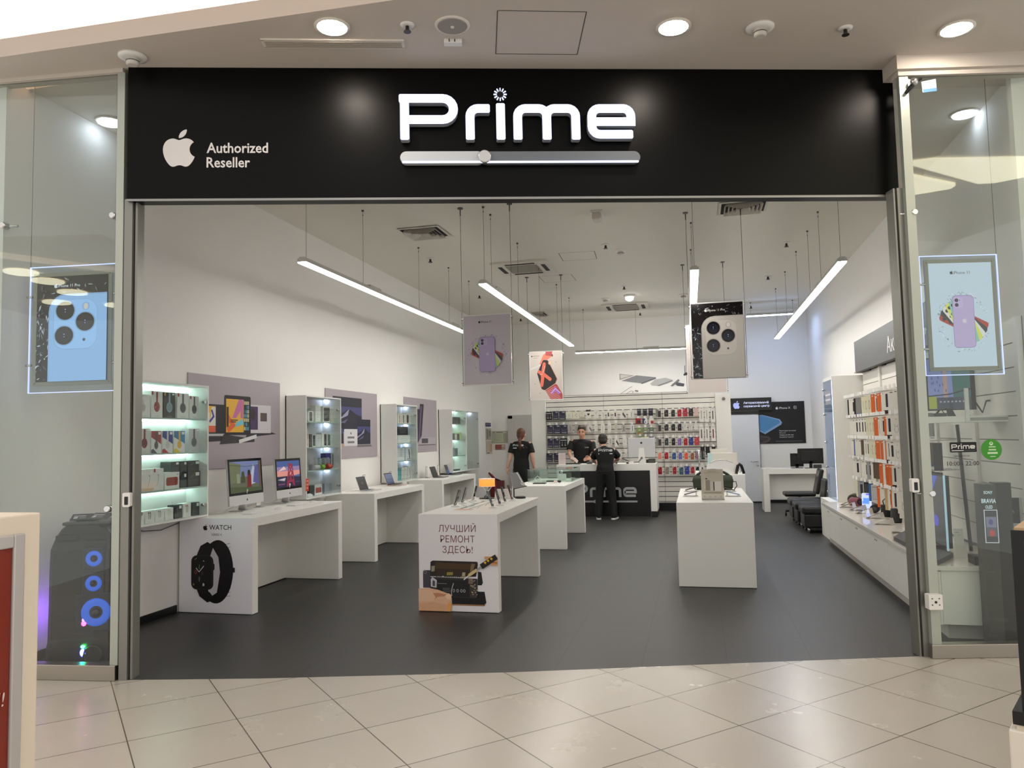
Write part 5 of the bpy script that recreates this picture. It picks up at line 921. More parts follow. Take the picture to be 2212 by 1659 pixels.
rp((150, 148, 142), (1312, 802), (1345, 807), (1312, 816)); rp((206, 203, 196), (1314, 804), (1340, 807), (1314, 813)); rp((128, 128, 132), (1316, 818), (1350, 807), (1393, 813), (1360, 825)); rp((96, 96, 100), (1360, 825), (1393, 813), (1394, 816), (1362, 827)); c.poly([qq(*p) for p in ((1380, 827), (1392, 818), (1415, 815), (1430, 820), (1418, 828), (1395, 832), (1384, 831))], (176, 175, 174)); rp((120, 120, 122), (1395, 832), (1430, 821), (1431, 823), (1400, 833))
rp((110, 110, 112), (1425, 834), (1428, 831), (1443, 819), (1446, 823), (1430, 835)); rp((72, 72, 76), (1436, 830), (1440, 826), (1456, 830), (1454, 836), (1440, 834))
for x in (1458, 1470): c.line([qq(x, 789), qq(x, 805)], .014, (40, 40, 42)); c.ell(*qq(x+2, 808), .045, .035, (34, 34, 36)); c.ell(*qq(x-1, 810), .03, .02, (34, 34, 36))
c.line([qq(1313, 848), qq(1335, 834), qq(1340, 832)], .012, (150, 148, 142)); c.line([qq(1319, 852), qq(1336, 842), qq(1342, 843), qq(1338, 850)], .012, (150, 148, 142)); rp((120, 118, 116), (1347, 840), (1354, 842), (1352, 845), (1345, 843))
c.build('wall_decal', PRINT, label='grey wall decal of notebook, mouse, batteries and earphones above the slat wall', cat='decal')
# --- hanging goods: (x0, x1, y0, y1, colour, drawing) measured along each row of hooks
def k_case(col, fr=True):
    def f(c, w, h):
        c.rr(.1*w, .05*h, .8*w, .88*h, .12*w, col) if fr else c.rr(0, 0, w, h, .14*w, col)
        c.rect(.35*w, .45*h, .3*w, .03*h, (190, 190, 190)); c.ell(.26*w, .82*h, .07*w, .05*h, (226, 226, 226))
    return f
def k_glove(c, w, h):
    c.rect(.04*w, .1*h, .92*w, .86*h, (44, 42, 62))
    for k in range(5): c.line([(.06*w, (.62-.1*k)*h), (.5*w, (.5-.09*k)*h), (.94*w, (.56-.1*k)*h)], .05*w, (118, 114, 140) if k % 2 else (70, 66, 92))
    c.rect(.12*w, .1*h, .76*w, .06*h, (190, 190, 196)); c.rect(.5*w, .8*h, .4*w, .12*h, (160, 160, 176))
def k_tube(c, w, h):
    c.rect(.06*w, .74*h, .86*w, .09*h, (190, 190, 188))
    for x in (.3, .72): c.rect((x-.08)*w, .2*h, .16*w, .45*h, (96, 96, 98)); c.rect((x-.08)*w, .2*h, .16*w, .1*h, (200, 200, 198))
def k_slim(col):
    return lambda c, w, h: (c.line([(.55*w, .2*h), (.55*w, .8*h)], .14*w, col), c.rect(.2*w, .08*h, .6*w, .03*h, (150, 150, 148)))
def k_plug(col):
    return lambda c, w, h: (c.rr(.3*w, .25*h, .32*w, .5*h, .1*w, col), c.rect(.7*w, .3*h, .06*w, .1*h, (60, 60, 60)))
def k_diag(col): return lambda c, w, h: c.poly([(.35*w, .55*h), (.5*w, .8*h), (.95*w, .3*h), (.85*w, .05*h)], col)
def k_dots(c, w, h): [c.ell(x*w, y*h, .05*w, .04*h, (60, 60, 58)) for x, y in ((.5, .6), (.62, .72), (.66, .3), (.4, .5))]
def k_heart(c, w, h): c.rect(0, .8*h, w, .2*h, (30, 28, 28)); c.poly([(.5*w, .3*h), (.78*w, .52*h), (.6*w, .6*h), (.5*w, .55*h), (.4*w, .6*h), (.22*w, .52*h)], (24, 22, 22))
def k_clear(col): return lambda c, w, h: (c.rect(.06*w, .04*h, .88*w, .92*h, (128, 126, 120)), c.rect(.42*w, .08*h, .46*w, .72*h, col), c.rect(.55*w, .82*h, .35*w, .14*h, (214, 212, 208)))
def k_band(col): return lambda c, w, h: (c.rr(.34*w, .2*h, .26*w, .58*h, .1*w, col), c.rect(.15*w, .9*h, .7*w, .03*h, (160, 160, 158)))
def k_caps(c, w, h): c.rr(.0*w, 0, w, h, .45*w, (30, 30, 42)); c.rect(.15*w, .72*h, .7*w, .1*h, (150, 150, 160)); c.rect(.3*w, .3*h, .4*w, .2*h, (52, 50, 74))
def k_pin(col, b): return lambda c, w, h: (c.rect(.0, .0, .55*w, h, col), c.rect(.35*w, .1*h, .6*w, .5*h, b), c.ell(.62*w, .3*h, .14*w, .12*h, (40, 40, 60)))
def k_round(col, low): return lambda c, w, h: (c.ell(.5*w, .5*h, .5*w, .5*h, col), c.rect(.2*w, .1*h, .6*w, .2*h, low), c.rect(.3*w, .62*h, .4*w, .1*h, (210, 212, 190)))
def k_white(c, w, h): c.rect(.3*w, .25*h, .4*w, .4*h, (206, 206, 202)); c.rect(.2*w, .08*h, .6*w, .04*h, (170, 170, 168))
CR, WH2, BL2, CLR, PAL = (222, 218, 198), (224, 221, 214), (18, 17, 19), (168, 166, 160), (206, 203, 197)
ROWS = [
 [(1180, 1192, 889, 908, BL2, k_tube, 'black pack with two tubes'), (1194.5, 1206, 888, 907.5, BL2, k_glove, 'black pack with violet weave'), (1208, 1221, 888, 907.5, BL2, k_glove, 'black pack with violet weave'), (1223, 1236, 889, 905, CR, k_white, 'cream earphone pack'), (1237.5, 1250.5, 889, 905, CR, k_dots, 'cream earphone pack'), (1252, 1262, 888, 900, CR, k_dots, 'small cream pack'), (1266, 1276, 885, 904, WH2, k_heart, 'white pack with black top'), (1283, 1293, 885, 903, WH2, k_dots, 'white pack with dark dots'), (1298.5, 1306, 887, 905, WH2, k_slim((150, 148, 140)), 'slim white pack'), (1311, 1318, 887, 904, WH2, k_plug((30, 28, 28)), 'white pack with black plug'), (1325.5, 1333, 887, 904, WH2, k_plug((30, 28, 28)), 'white pack with black plug'), (1340, 1352, 886, 905, WH2, k_diag((90, 88, 90)), 'white pack with grey wedge'), (1357, 1369.5, 887, 904, WH2, k_slim((150, 150, 148)), 'wide white pack'), (1376.5, 1384, 883, 898, BL2, k_caps, 'black capsule pack'), (1389, 1397, 883, 898, BL2, k_caps, 'black capsule pack'), (1401.5, 1410, 882, 898, BL2, k_caps, 'black capsule pack with white tag'), (1416.5, 1428, 884, 902, CLR, k_clear((48, 36, 32)), 'clear pack with dark case'), (1434, 1444.5, 884, 901, WH2, k_case((52, 40, 44)), 'plum-brown phone case'), (1449, 1458.7, 884, 901, WH2, k_case((40, 42, 36)), 'black-green phone case'), (1462.5, 1472.8, 883, 901, WH2, k_case((158, 28, 34)), 'red phone case'), (1475.3, 1484.5, 882, 899.5, (170, 52, 66), k_case((170, 52, 66), False), 'raspberry phone case'), (1488, 1497, 882, 899, (44, 36, 34), k_case((44, 36, 34), False), 'dark brown phone case'), (1499.5, 1508, 881, 898, (206, 176, 170), None, 'pale pink phone case'), (1511, 1519.5, 879, 912, WH2, k_band((170, 168, 162)), 'long white strap pack'), (1523, 1530.7, 878, 912, WH2, k_band((182, 178, 170)), 'long white strap pack'), (1536, 1544, 880, 912, WH2, k_band((88, 84, 84)), 'long strap pack with dark strap')],
 [(1182.5, 1194, 918, 937.5, BL2, k_glove, 'black pack with violet weave'), (1196, 1210, 917.5, 937.5, BL2, k_glove, 'black pack with violet weave'), (1211.5, 1225, 917.5, 937.5, BL2, k_glove, 'black pack with violet weave'), (1227, 1236.5, 917, 935, CLR, k_slim((120, 118, 116)), 'grey clear pack'), (1241, 1248, 916, 935, CLR, k_slim((120, 118, 116)), 'grey clear pack'), (1262, 1268, 917, 933, CLR, k_slim((60, 58, 58)), 'grey pack with dark strip'), (1269.5, 1279, 918, 934, WH2, k_diag((120, 118, 116)), 'white pack with grey stick'), (1284, 1291, 915, 931.5, WH2, k_dots, 'white pack with dark dots'), (1298, 1306, 915.5, 935, WH2, k_slim((160, 156, 148)), 'slim white pack'), (1312.5, 1320, 915, 932, WH2, k_dots, 'white pack with two dots'), (1328, 1333, 913.5, 933, (190, 186, 174), k_dots, 'narrow beige pack'), (1343, 1351, 917, 934, CLR, k_slim((60, 58, 58)), 'grey pack with dark strip'), (1361.5, 1370, 916.5, 934.5, PAL, k_slim((80, 78, 78)), 'pale pack with dark strip'), (1375, 1388, 923.5, 939.5, (148, 158, 110), k_round((120, 136, 84), (160, 90, 60)), 'large green round pack'), (1390, 1399, 923, 934.5, (128, 140, 104), k_round((110, 124, 88), (206, 206, 198)), 'small green round pack'), (1402.5, 1412, 923, 934.5, (120, 128, 108), k_round((100, 112, 96), (206, 206, 198)), 'small grey-green round pack'), (1417.5, 1429, 915, 933, CLR, k_clear((56, 46, 42)), 'clear pack with dark case'), (1434, 1445, 915, 931.5, WH2, k_case((46, 40, 40)), 'black-brown phone case'), (1449, 1459.5, 914.5, 931.5, WH2, k_case((38, 36, 34)), 'black phone case'), (1463, 1473, 914, 931.5, WH2, k_case((34, 32, 32)), 'black phone case'), (1475.5, 1484, 914, 929, PAL, k_dots, 'clear phone case'), (1487.5, 1496, 914, 929.5, PAL, k_dots, 'clear phone case'), (1499.5, 1508, 913, 929, PAL, None, 'plain clear phone case'), (1511.5, 1520, 920, 953.5, WH2, k_band((88, 86, 86)), 'long strap pack with grey strap'), (1523.5, 1531.5, 919.5, 953, WH2, k_band((140, 136, 130)), 'long strap pack with beige strap'), (1537, 1545, 919.5, 953, WH2, k_band((104, 40, 44)), 'long strap pack with dark red strap')],
 [(1183, 1194, 947, 967, BL2, k_glove, 'black pack with violet weave'), (1196, 1207.5, 947, 967, BL2, k_glove, 'black pack with violet weave'), (1210, 1225, 946.5, 967, BL2, k_tube, 'black pack with two tubes'), (1226, 1232, 947, 966, WH2, k_dots, 'white pack beside the seller'), (1287, 1293, 944, 962, WH2, k_slim((150, 146, 140)), 'slim white pack'), (1314.5, 1322, 945.5, 961, PAL, k_slim((120, 118, 116)), 'grey-white pack'), (1327.5, 1337, 946.5, 964.5, WH2, k_diag((60, 58, 58)), 'white pack with dark stick'), (1345, 1353.5, 946, 962, WH2, k_white, 'white pack with white plug'), (1361.5, 1368, 945, 957, PAL, k_white, 'pale pack above the computer'), (1379, 1387, 942, 957, (140, 150, 116), k_round((120, 134, 92), (200, 200, 180)), 'green pack'), (1391, 1400, 943, 957, (190, 190, 140), k_pin((170, 176, 110), (90, 96, 60)), 'yellow-green pack'), (1403, 1412, 943, 957, (62, 48, 96), k_pin((56, 44, 92), (150, 140, 170)), 'violet pack'), (1418, 1429, 945.5, 963.5, CLR, k_clear((58, 46, 46)), 'clear pack with dark case'), (1435, 1444.7, 945, 963, WH2, k_case((44, 56, 54)), 'dark green phone case'), (1450, 1459.5, 945, 963, WH2, k_case((22, 21, 21)), 'black phone case'), (1463, 1473, 945, 963.5, WH2, k_case((126, 98, 158)), 'violet phone case'), (1476, 1486, 945, 963, WH2, k_case((164, 32, 40)), 'red phone case'), (1488.5, 1497, 944.5, 961.5, (46, 52, 120), k_case((46, 52, 120), False), 'navy phone case'), (1501, 1510, 944.5, 961.5, (176, 62, 66), k_case((176, 62, 66), False), 'soft red phone case'), (1514, 1521.5, 965, 992, BL2, None, 'long black strap pack'), (1525, 1532.5, 964.5, 982, BL2, k_slim((60, 58, 58)), 'short black strap pack'), (1538, 1545.5, 965, 983, BL2, k_slim((90, 76, 50)), 'short black strap pack with brown print')],
 [(1180.5, 1193, 979, 998, (40, 40, 38), k_glove, 'dark grey pack'), (1197, 1206.5, 978.5, 998, BL2, k_glove, 'black pack beside the white card'), (1336, 1343, 976, 990, WH2, k_dots, 'white pack with ring'), (1349.5, 1355, 977, 988, WH2, k_slim((190, 188, 184)), 'white charger pack'), (1420.5, 1429.5, 976.5, 992.5, WH2, k_case((222, 138, 116)), 'salmon phone case'), (1434.5, 1444.5, 976, 992.5, WH2, k_case((160, 34, 38)), 'red phone case'), (1451, 1461, 976.5, 993, WH2, k_case((46, 76, 132)), 'blue phone case'), (1465, 1474, 976.5, 993, WH2, k_case((96, 94, 168)), 'lavender blue phone case'), (1477.5, 1487, 976.5, 993, WH2, k_case((214, 90, 62)), 'orange phone case'), (1491, 1500, 977, 993.5, WH2, k_case((142, 82, 48)), 'brown phone case'), (1503, 1512, 975.5, 991, (150, 40, 100), k_case((150, 40, 100), False), 'magenta phone case')],
 [(1421, 1430.7, 1007.5, 1025.5, WH2, k_case((152, 18, 28)), 'red phone case'), (1436.5, 1446, 1007.5, 1025, WH2, k_case((140, 126, 114)), 'taupe phone case'), (1452.5, 1462, 1007, 1025, WH2, k_case((150, 24, 34)), 'red phone case'), (1466.5, 1477, 1008, 1026, WH2, k_case((48, 84, 100)), 'teal phone case'), (1479.7, 1488.5, 1007, 1024.5, (44, 60, 142), k_case((44, 60, 142), False), 'royal blue phone case'), (1491.5, 1500.5, 1007, 1023.5, WH2, k_case((160, 28, 40)), 'red phone case'), (1502.5, 1510.5, 1007, 1023, WH2, k_case((20, 20, 20)), 'black phone case'), (1513.5, 1522, 1005, 1022, WH2, k_plug((60, 58, 56)), 'white pack behind the green loudspeaker'), (1526.5, 1533, 1005, 1018, WH2, k_white, 'white pack behind the display pole')],
]
SMALL = [(1373, 1384, 903.5, 915, (150, 40, 36), k_pin((150, 36, 34), (40, 34, 32)), 'small red square pack'), (1388, 1398, 903.5, 915.5, (220, 218, 218), k_pin((60, 50, 90), (224, 222, 222)), 'small violet and white pack'), (1402, 1412, 903, 917, (220, 214, 210), k_pin((224, 220, 216), (180, 60, 56)), 'small white and red pack')]
TAGM = mat('white_price_tag', (238, 236, 232), .4); RODM = mat('hook_rod', (190, 188, 184), .3, .6)
hooks = {0: 0, 1: 0, 2: 0}
def hang(row, it, rowname, n):
    x0, x1, y0, y1, col, dr, nm = it; Yf = 17.12
    a, b = at(x0, y1, 1, Yf), at(x1, y0, 1, Yf); w, h = b.x-a.x, b.z-a.z
    nb = 'from the left end column' if (x0+x1)/2 < 1365 else 'from the right end column'
    lab = '%s, %s, %s' % (nm, rowname, n)
    o = pack('hanging_pack', lab, 'pack', (a.x, Yf, a.z), XU, w, h, .03, col, dr, 'goods hanging on the back slat wall')
    cx = (a.x+b.x)/2; B = 0 if cx < XS[1] else 1 if cx < XS[2] else 2
    m = MB(); m.box(cx-.022, cx+.022, Yf-.006, Yf-.003, b.z+.005, b.z+.05); m.box(cx-.004, cx+.004, Yf-.003, Yf+.02, b.z-.005, b.z+.05); m.build('hang_tab', TAGM, o)
    m = MB(); m.tube([(cx, Yf-.003, b.z+.03), (cx, SY-.01, b.z+.035)], .004, 5); m.build('hook', RODM, bays[B])
for r, row in enumerate(ROWS):
    n = len(row); nl = sum(1 for i in row if (i[0]+i[1])/2 < 1365)
    for i, it in enumerate(row):
        pos = ORD[i]+' from the left' if i < n/2 else ((ORD[n-1-i]+' from the right') if i < n-1 else 'last on the right')
        hang(r, it, ORD[r]+' slat wall row', pos)
for i, it in enumerate(SMALL): hang(0, it, 'half-row under the first slat wall row', ('left', 'middle', 'right')[i]+' of three')
# --- counter
CB = thing('service_counter', 'white service counter with black front panel carrying the shop name', 'counter', (-1.85, 16.2, 0)); CX0, CX1, CY0, CY1, CH = -2.9, -.83, 15.9, 16.6, 1.09
m = MB(); m.box(CX0, CX1, CY0, CY1, CH-.14, CH); m.build('countertop', WHITE, CB, bevel=.004)
m = MB(); m.box(CX1-.13, CX1, CY0, CY1, .12, CH-.139); m.build('leg', WHITE, CB, bevel=.003); m = MB(); m.box(CX0, CX0+.13, CY0, CY1, .12, CH-.139); m.build('leg', WHITE, CB, bevel=.003)
m = MB(); m.box(CX1-.12, CX1-.005, CY0+.005, CY1, 0, .12); m.box(CX0+.005, CX0+.12, CY0+.005, CY1, 0, .12); m.build('black_plinth', BLACK, CB)
m = MB(); m.box(CX0+.13, CX1-.13, CY0+.02, CY0+.06, .01, CH-.14); fp = m.build('front_panel', mat('black_gloss_panel', (10, 10, 11), .25), CB)
a, b = at(1237, 1074, 1, CY0), at(1375, 1053, 1, CY0); q = frame((a.x, CY0+.012, a.z), XU, ZU); w = b.x-a.x; k = w/505; LET = mat('brushed_letters', (172, 174, 176), .35, .3)
for L in PR_L:
    m = MB(q)
    for st in L:
        Lf, Rt = ribbon(arcpath([tuple([p[0]*k, p[1]*k]+[r*k for r in p[2:]]) for p in st[0]]), 19*k)
        for j in range(len(Lf)-1): m.prism([Rt[j], Rt[j+1], Lf[j+1], Lf[j]], -.008, .012)
    m.build('letter', LET, CB)
m = MB(q); m.prism(rrect(-2*k, -42*k, 512*k, 14*k, 7*k), -.008, .01); m.build('slider_bar', LET, CB); m = MB(q); m.lathe([(13*k, -.008), (13*k, .016)], (178*k, -35*k, 0), 18); m.build('slider_knob', LET, CB); m = MB(q); m.lathe([(14*k, -.008), (14*k, .01)], (213*k, 98*k, 0), 16); m.build('spinner_ring', LET, CB)
a, b = at(1357, 1001, 1, 16.15), at(1415, 950, 1, 16.15); cx = (a.x+b.x)/2; w = b.x-a.x
t = thing('desktop_computer', 'silver desktop computer seen from behind on the counter', 'computer', (cx, 16.15, CH)); m = MB(); m.box(cx-w/2, cx+w/2, 16.14, 16.17, CH+.12, CH+.53); m.build('back_shell', SILVER, t, bevel=.012); m = MB(); m.box(cx-w/2+.01, cx+w/2-.01, 16.17, 16.174, CH+.13, CH+.52); m.build('screen', mat('phone_screen', (14, 14, 16), .06), t)
m = MB(); m.prism([(cx-.06, 16.05), (cx+.06, 16.05), (cx+.06, 16.25), (cx-.06, 16.25)], CH, CH+.01); m.build('foot', SILVER, t); m = MB(frame((cx, 16.12, CH+.01), XU, V((0, .08, 1)))); m.prism([(-.075, 0), (.075, 0), (.05, .31), (-.05, .31)], -.004, .006); st_ = m.build('stand_neck', mat('pale_stand', (226, 224, 218), .3, .2), t); m = MB(frame((cx, 16.12, CH+.11), XU, V((0, .08, 1)))); m.lathe([(.026, .006), (.026, .008)], (0, 0, 0), 14); m.build('cable_hole', mat('hole_grey', (120, 118, 112), .5), st_)
c = CV((cx, 16.139, CH+.43), XU, ZU); c.fruit(0, 0, .055, (28, 28, 30)); c.build('fruit_emblem', PRINT, t)
m = MB(); m.tube([(cx-.01, 16.1, CH+.1), (cx-.06, 16.05, CH+.03), (cx-.2, 16.02, CH+.02), (cx-.33, 16.05, CH+.08), (cx-.4, 16.1, CH+.1)], .008, 6); m.build('cable', BLACK, t)
def notice(lab, x0, x1, y0, y1, Y, col, dr=None, nm='notice_card', cat='card', dep=.006): a, b = at(x0, y1, 1, Y), at(x1, y0, 1, Y); return pack(nm, lab, cat, (a.x, Y, a.z), XU, b.x-a.x, b.z-a.z, dep, col, dr)
def d_lines(c, w, h): [c.rect(.12*w, (.12+.09*k)*h, (.5+.2*(k % 3))*w, .02*h, (180, 168, 166)) for k in range(9)]
a = at(1206.5, 1001, 1, 16.0); pack('notice_card', 'white notice card standing on the left end of the counter', 'card', (a.x, 16.0, CH), XU, .155, .24, .006, (222, 206, 204), d_lines)
flat('black_tray', 'flat black tray under the hands of the seller', 'tray', -2.72, -2.42, 16.0, 16.25, CH, .02, (20, 20, 21)); t = thing('card_reader', 'small grey card terminal between the seller and the visitor', 'terminal', (-2.22, 16.1, CH)); m = MB(); m.box(-2.28, -2.17, 16.05, 16.2, CH, CH+.05); m.build('body', mat('terminal_grey', (70, 72, 74), .4), t, bevel=.008); m = MB(); m.box(-2.265, -2.185, 16.11, 16.19, CH+.0505, CH+.053); m.build('display', BLACK, t)
t = thing('cable_adapter', 'white adapter with black plug on the counter beside the computer', 'adapter', (cx-.25, 16.0, CH)); m = MB(); m.box(cx-.26, cx-.16, 15.98, 16.06, CH, CH+.045); m.build('white_block', PAPERW, t, bevel=.006); m = MB(); m.box(cx-.31, cx-.26, 15.99, 16.05, CH, CH+.03); m.ball((cx-.52, 16.03, CH+.02), .025, .02, .02); m.build('black_plug', BLACK, t)
flat('black_box', 'small black box on the counter behind the computer stand', 'box', cx+.08, cx+.2, 16.28, 16.42, CH, .07, (26, 22, 22)); flat('grey_box', 'small dark grey box at the right end of the counter', 'box', -1.0, -.86, 16.2, 16.35, CH, .09, (58, 60, 56))
# --- notices, hydrant cover and extinguisher at the back left
c = CV((-4.99, 19.188, 1.56), XU, ZU); a, b = at(1063, 957, 1, 19.19), at(1096, 931, 1, 19.19); c = CV((a.x, 19.188, a.z), XU, ZU); w, h = b.x-a.x, b.z-a.z; c.box(0, w, 0, h, -.006, 0, (150, 148, 122)); c.rect(.03*w, .04*h, .94*w, .92*h, (196, 196, 176)); c.rect(.05*w, .1*h, .66*w, .72*h, (184, 188, 166)); c.rect(.74*w, .1*h, .2*w, .72*h, (150, 154, 134)); c.rect(.08*w, .86*h, .1*w, .06*h, (150, 60, 50)); c.rect(.3*w, .86*h, .4*w, .05*h, (90, 92, 80))
for k in range(5): c.rect(.1*w, (.2+.12*k)*h, .5*w, .012*h, (120, 124, 106)); c.rect(.77*w, (.2+.12*k)*h, .14*w, .04*h, (186, 190, 168))
c.build('evacuation_plan', PRINT, label='pale green evacuation plan on the back wall beside the left door', cat='notice')
a, b = at(1070, 971, 1, 19.19), at(1091, 960, 1, 19.19); c = CV((a.x, 19.188, a.z), XU, ZU); w, h = b.x-a.x, b.z-a.z; c.box(0, w, 0, h, -.004, 0, (130, 52, 48)); c.rect(.05*w, .5*h, .55*w, .38*h, (160, 90, 84)); c.rect(.05*w, .08*h, .55*w, .3*h, (160, 90, 84)); c.rect(.64*w, .08*h, .32*w, .84*h, (196, 184, 172)); c.rect(.7*w, .2*h, .2*w, .2*h, (150, 110, 100)); c.build('red_notice', PRINT, label='small red and white notice below the evacuation plan', cat='notice')
for (x0, x1, y0, y1, col, bits, l) in ((1049, 1060, 913.5, 921, (44, 44, 92), ((.1, .4, .8, .2, (110, 110, 150)),), 'small dark blue sign on the left wall near the back corner'), (1050, 1061, 925, 951, (172, 170, 156), ((.1, .1, .35, .8, (130, 128, 118)), (.55, .3, .3, .5, (120, 118, 108))), 'grey printed sheet below the blue sign'), (1051, 1063, 952, 981, (190, 184, 166), ((.12, .04, .4, .06, (60, 58, 56)), (.6, .15, .12, .6, (190, 130, 60)), (.8, .15, .08, .6, (170, 120, 80))), 'pale sheet with orange stripes lowest on the left wall')):
    a, b = at(x0, y1, 0, -5.19), at(x1, y0, 0, -5.19); c = CV((-5.188, a.y, a.z), YU, ZU); w, h = b.y-a.y, b.z-a.z; c.box(0, w, 0, h, -.004, 0, col); [c.rect(p[0]*w, p[1]*h, p[2]*w, p[3]*h, p[4]) for p in bits]; c.build('wall_notice', PRINT, label=l, cat='notice')
a = at(1066, 1070, 1, 18.9); t = thing('fire_extinguisher', 'dark red fire extinguisher standing at the back left corner', 'fire extinguisher', (a.x, 18.9, 0)); RED = mat('dark_red_enamel', (118, 18, 16), .35); z = .0
m = MB(); m.lathe([(.1, .0), (.13, .02), (.13, .5), (.1, .58), (.04, .62)], (a.x+.06, 18.9, 0), 18); m.build('cylinder', RED, t); m = MB(); m.tube([(a.x+.06, 18.9, .6), (a.x-.02, 18.85, .72), (a.x-.1, 18.85, .8)], [.04, .035, .02], 8); m.build('valve_head', RED, t); m = MB(); m.tube([(a.x+.06, 18.9, .64), (a.x+.2, 18.84, .6), (a.x+.24, 18.82, .4), (a.x+.2, 18.82, .15)], .02, 8); m.build('hose', BLACK, t); m = MB(); m.box(a.x+.14, a.x+.3, 18.78, 18.9, .35, .6); m.build('red_holder', mat('faded_red', (110, 44, 40), .5), t)
# ------------------------------------------------------------------ right wall: cabinets, accessory wall, glass cabinet
GLW = mat('gloss_white_top', (232, 228, 220), .08); CAB = mat('cabinet_front_white', (240, 238, 231), .3)
UY = [7.42, 8.5, 9.53, 10.55, 11.56, 12.55]; UY = [6.82]+UY[1:]
for k in range(5):
    y0, y1 = UY[k], UY[k+1]
    t = thing('base_cabinet', 'white two-door base cabinet on the right wall, %s from the shop window' % ORD[k], 'cabinet', (2.2, (y0+y1)/2, 0), 'white base cabinets along the right wall')
    m = MB(); m.box(1.862, 2.49, y0, y1-.002, .13, .555); m.build('body', CAB, t); m = MB(); m.box(1.92, 2.49, y0+(.1 if k == 0 else 0), y1, 0, .13); m.build('plinth', mat('plinth_white', (206, 202, 194), .4), t)
    md = (y0+y1)/2
    for a, b, s in ((y0, md, 1), (md, y1, -1)):
        m = MB(); m.box(1.842, 1.861, a+.002, b-.002, .125, .545-.0); d = m.build('door', CAB, t, bevel=.002)
        m = MB(); hy = (b-.035) if s > 0 else (a+.035); m.lathe([(.009, 0), (.009, .004)], (1.8385, hy, .5), 10, axis='x'); m.build('finger_hole', BLACK, d)
m = MB(); m.box(1.825, 2.49, 6.8, 12.56, .556, .592); m.build('worktop', GLW, label='long glossy white worktop on the right wall cabinets', cat='worktop', bevel=.003)
for b, (y0, y1) in enumerate(((6.7, 7.75), (7.75, 8.9), (8.9, 10.1), (10.1, 11.3), (11.3, 12.5))):
    t = thing('accessory_display', 'white slatted accessory wall panel on the right, %s from the shop window' % ORD[b], 'display wall', (2.58, (y0+y1)/2, .6), 'slatted accessory panels on the right wall'); 
    m = MB(); m.box(2.51, 2.655, y0, y1, .6, 2.56); m.build('groove_backing', mat('slat_back_grey', (150, 146, 138), .6), t); m = MB()
    for k in range(10): z = .61+k*.195; m.box(2.495, 2.51, y0+.1, y1-.005, z+.005, z+.19)
    m.build('slats', SLAT, t); m = MB(); m.box(2.47, 2.51, y0+.0, y0+.085, .6, 2.56); m.build('upright', LWHITE, t)
    globals().setdefault('ACC', []).append((y0, y1, t))
HY0, HY1 = 8.3, 12.52
t = thing('header_sign', 'dark grey header sign with white lettering above the accessory wall', 'sign', (2.45, (HY0+HY1)/2, 2.56)); m = MB(); m.box(2.4, 2.655, HY0, HY1, 2.565, 3.03); m.build('panel', mat('dark_grey_sign', (84, 85, 88), .5), t)
c = CV((2.398, 10.5, 2.66), (0, -1, 0), ZU); P, a_, b_ = textpoly('Аксессуары', .012); k = 1.78/(b_-a_); z = c.z
for f in P: c.z = z; c.poly([((px-a_)*k, py*.2/.729) for px, py in f], (226, 224, 220))
c.build('lettering', PRINT, t)
for y in (8.9, 10.0, 11.1, 12.0): m = MB(); m.box(2.48, 2.56, y-.09, y+.09, 2.545, 2.566); m.build('spot_fixture', BLACK, t)
m = MB(); m.box(2.38, 2.52, 12.5, 12.53, 2.55, 2.57); m.build('end_bracket', PAPERW, t)
# --- accessories on long hooks
def o_box(c, w, h): c.rect(0, 0, w, h, (206, 100, 44)); c.rect(.2*w, .9*h, .6*w, .05*h, (230, 200, 180))
def o_white(c, w, h): c.rect(0, 0, .25*w, h, (206, 100, 44)); c.rr(.45*w, .2*h, .18*w, .6*h, .08*w, (60, 48, 52)); c.rect(.3*w, .9*h, .4*w, .04*h, (50, 44, 44))
def w_plain(c, w, h): c.rect(.3*w, .92*h, .4*w, .03*h, (60, 58, 56)); c.rect(.2*w, .1*h, .6*w, .02*h, (190, 186, 178))
def w_dark(c, w, h): c.rr(.34*w, .25*h, .34*w, .55*h, .06*w, (40, 36, 38)); c.rect(.3*w, .92*h, .4*w, .03*h, (40, 38, 38))
def w_base(c, w, h): c.rr(.3*w, .3*h, .36*w, .6*h, .06*w, (44, 38, 46)); c.rect(0, 0, w, .16*h, (34, 26, 30))
def c_oval(c, w, h): c.ell(.5*w, .5*h, .14*w, .26*h, (150, 146, 122)); c.ell(.5*w, .5*h, .08*w, .18*h, (214, 210, 186))
def w_loop(c, w, h):
    c.line([(.5*w+.2*w*math.cos(a), .45*h+.13*h*math.sin(a)) for a in [2*PI*k/14 for k in range(15)]], .03*w, (120, 116, 110)); c.line([(.36*w, .57*h), (.33*w, .66*h)], .03*w, (120, 116, 110)); c.line([(.64*w, .57*h), (.67*w, .66*h)], .03*w, (120, 116, 110)); c.rect(.44*w, .84*h, .12*w, .02*h, (150, 146, 140))
def w_circ(c, w, h): c.ell(.5*w, .5*h, .24*w, .16*h, (46, 42, 40)); c.rect(.3*w, .1*h, .5*w, .04*h, (190, 186, 180))
def k_frame(c, w, h): c.rect(.1*w, .1*h, .8*w, .8*h, (150, 152, 154)); c.rect(.16*w, .15*h, .68*w, .68*h, (176, 178, 180))
ORG, WA, CRM, TAN = (206, 104, 50), (222, 218, 208), (214, 210, 184), (180, 156, 116)
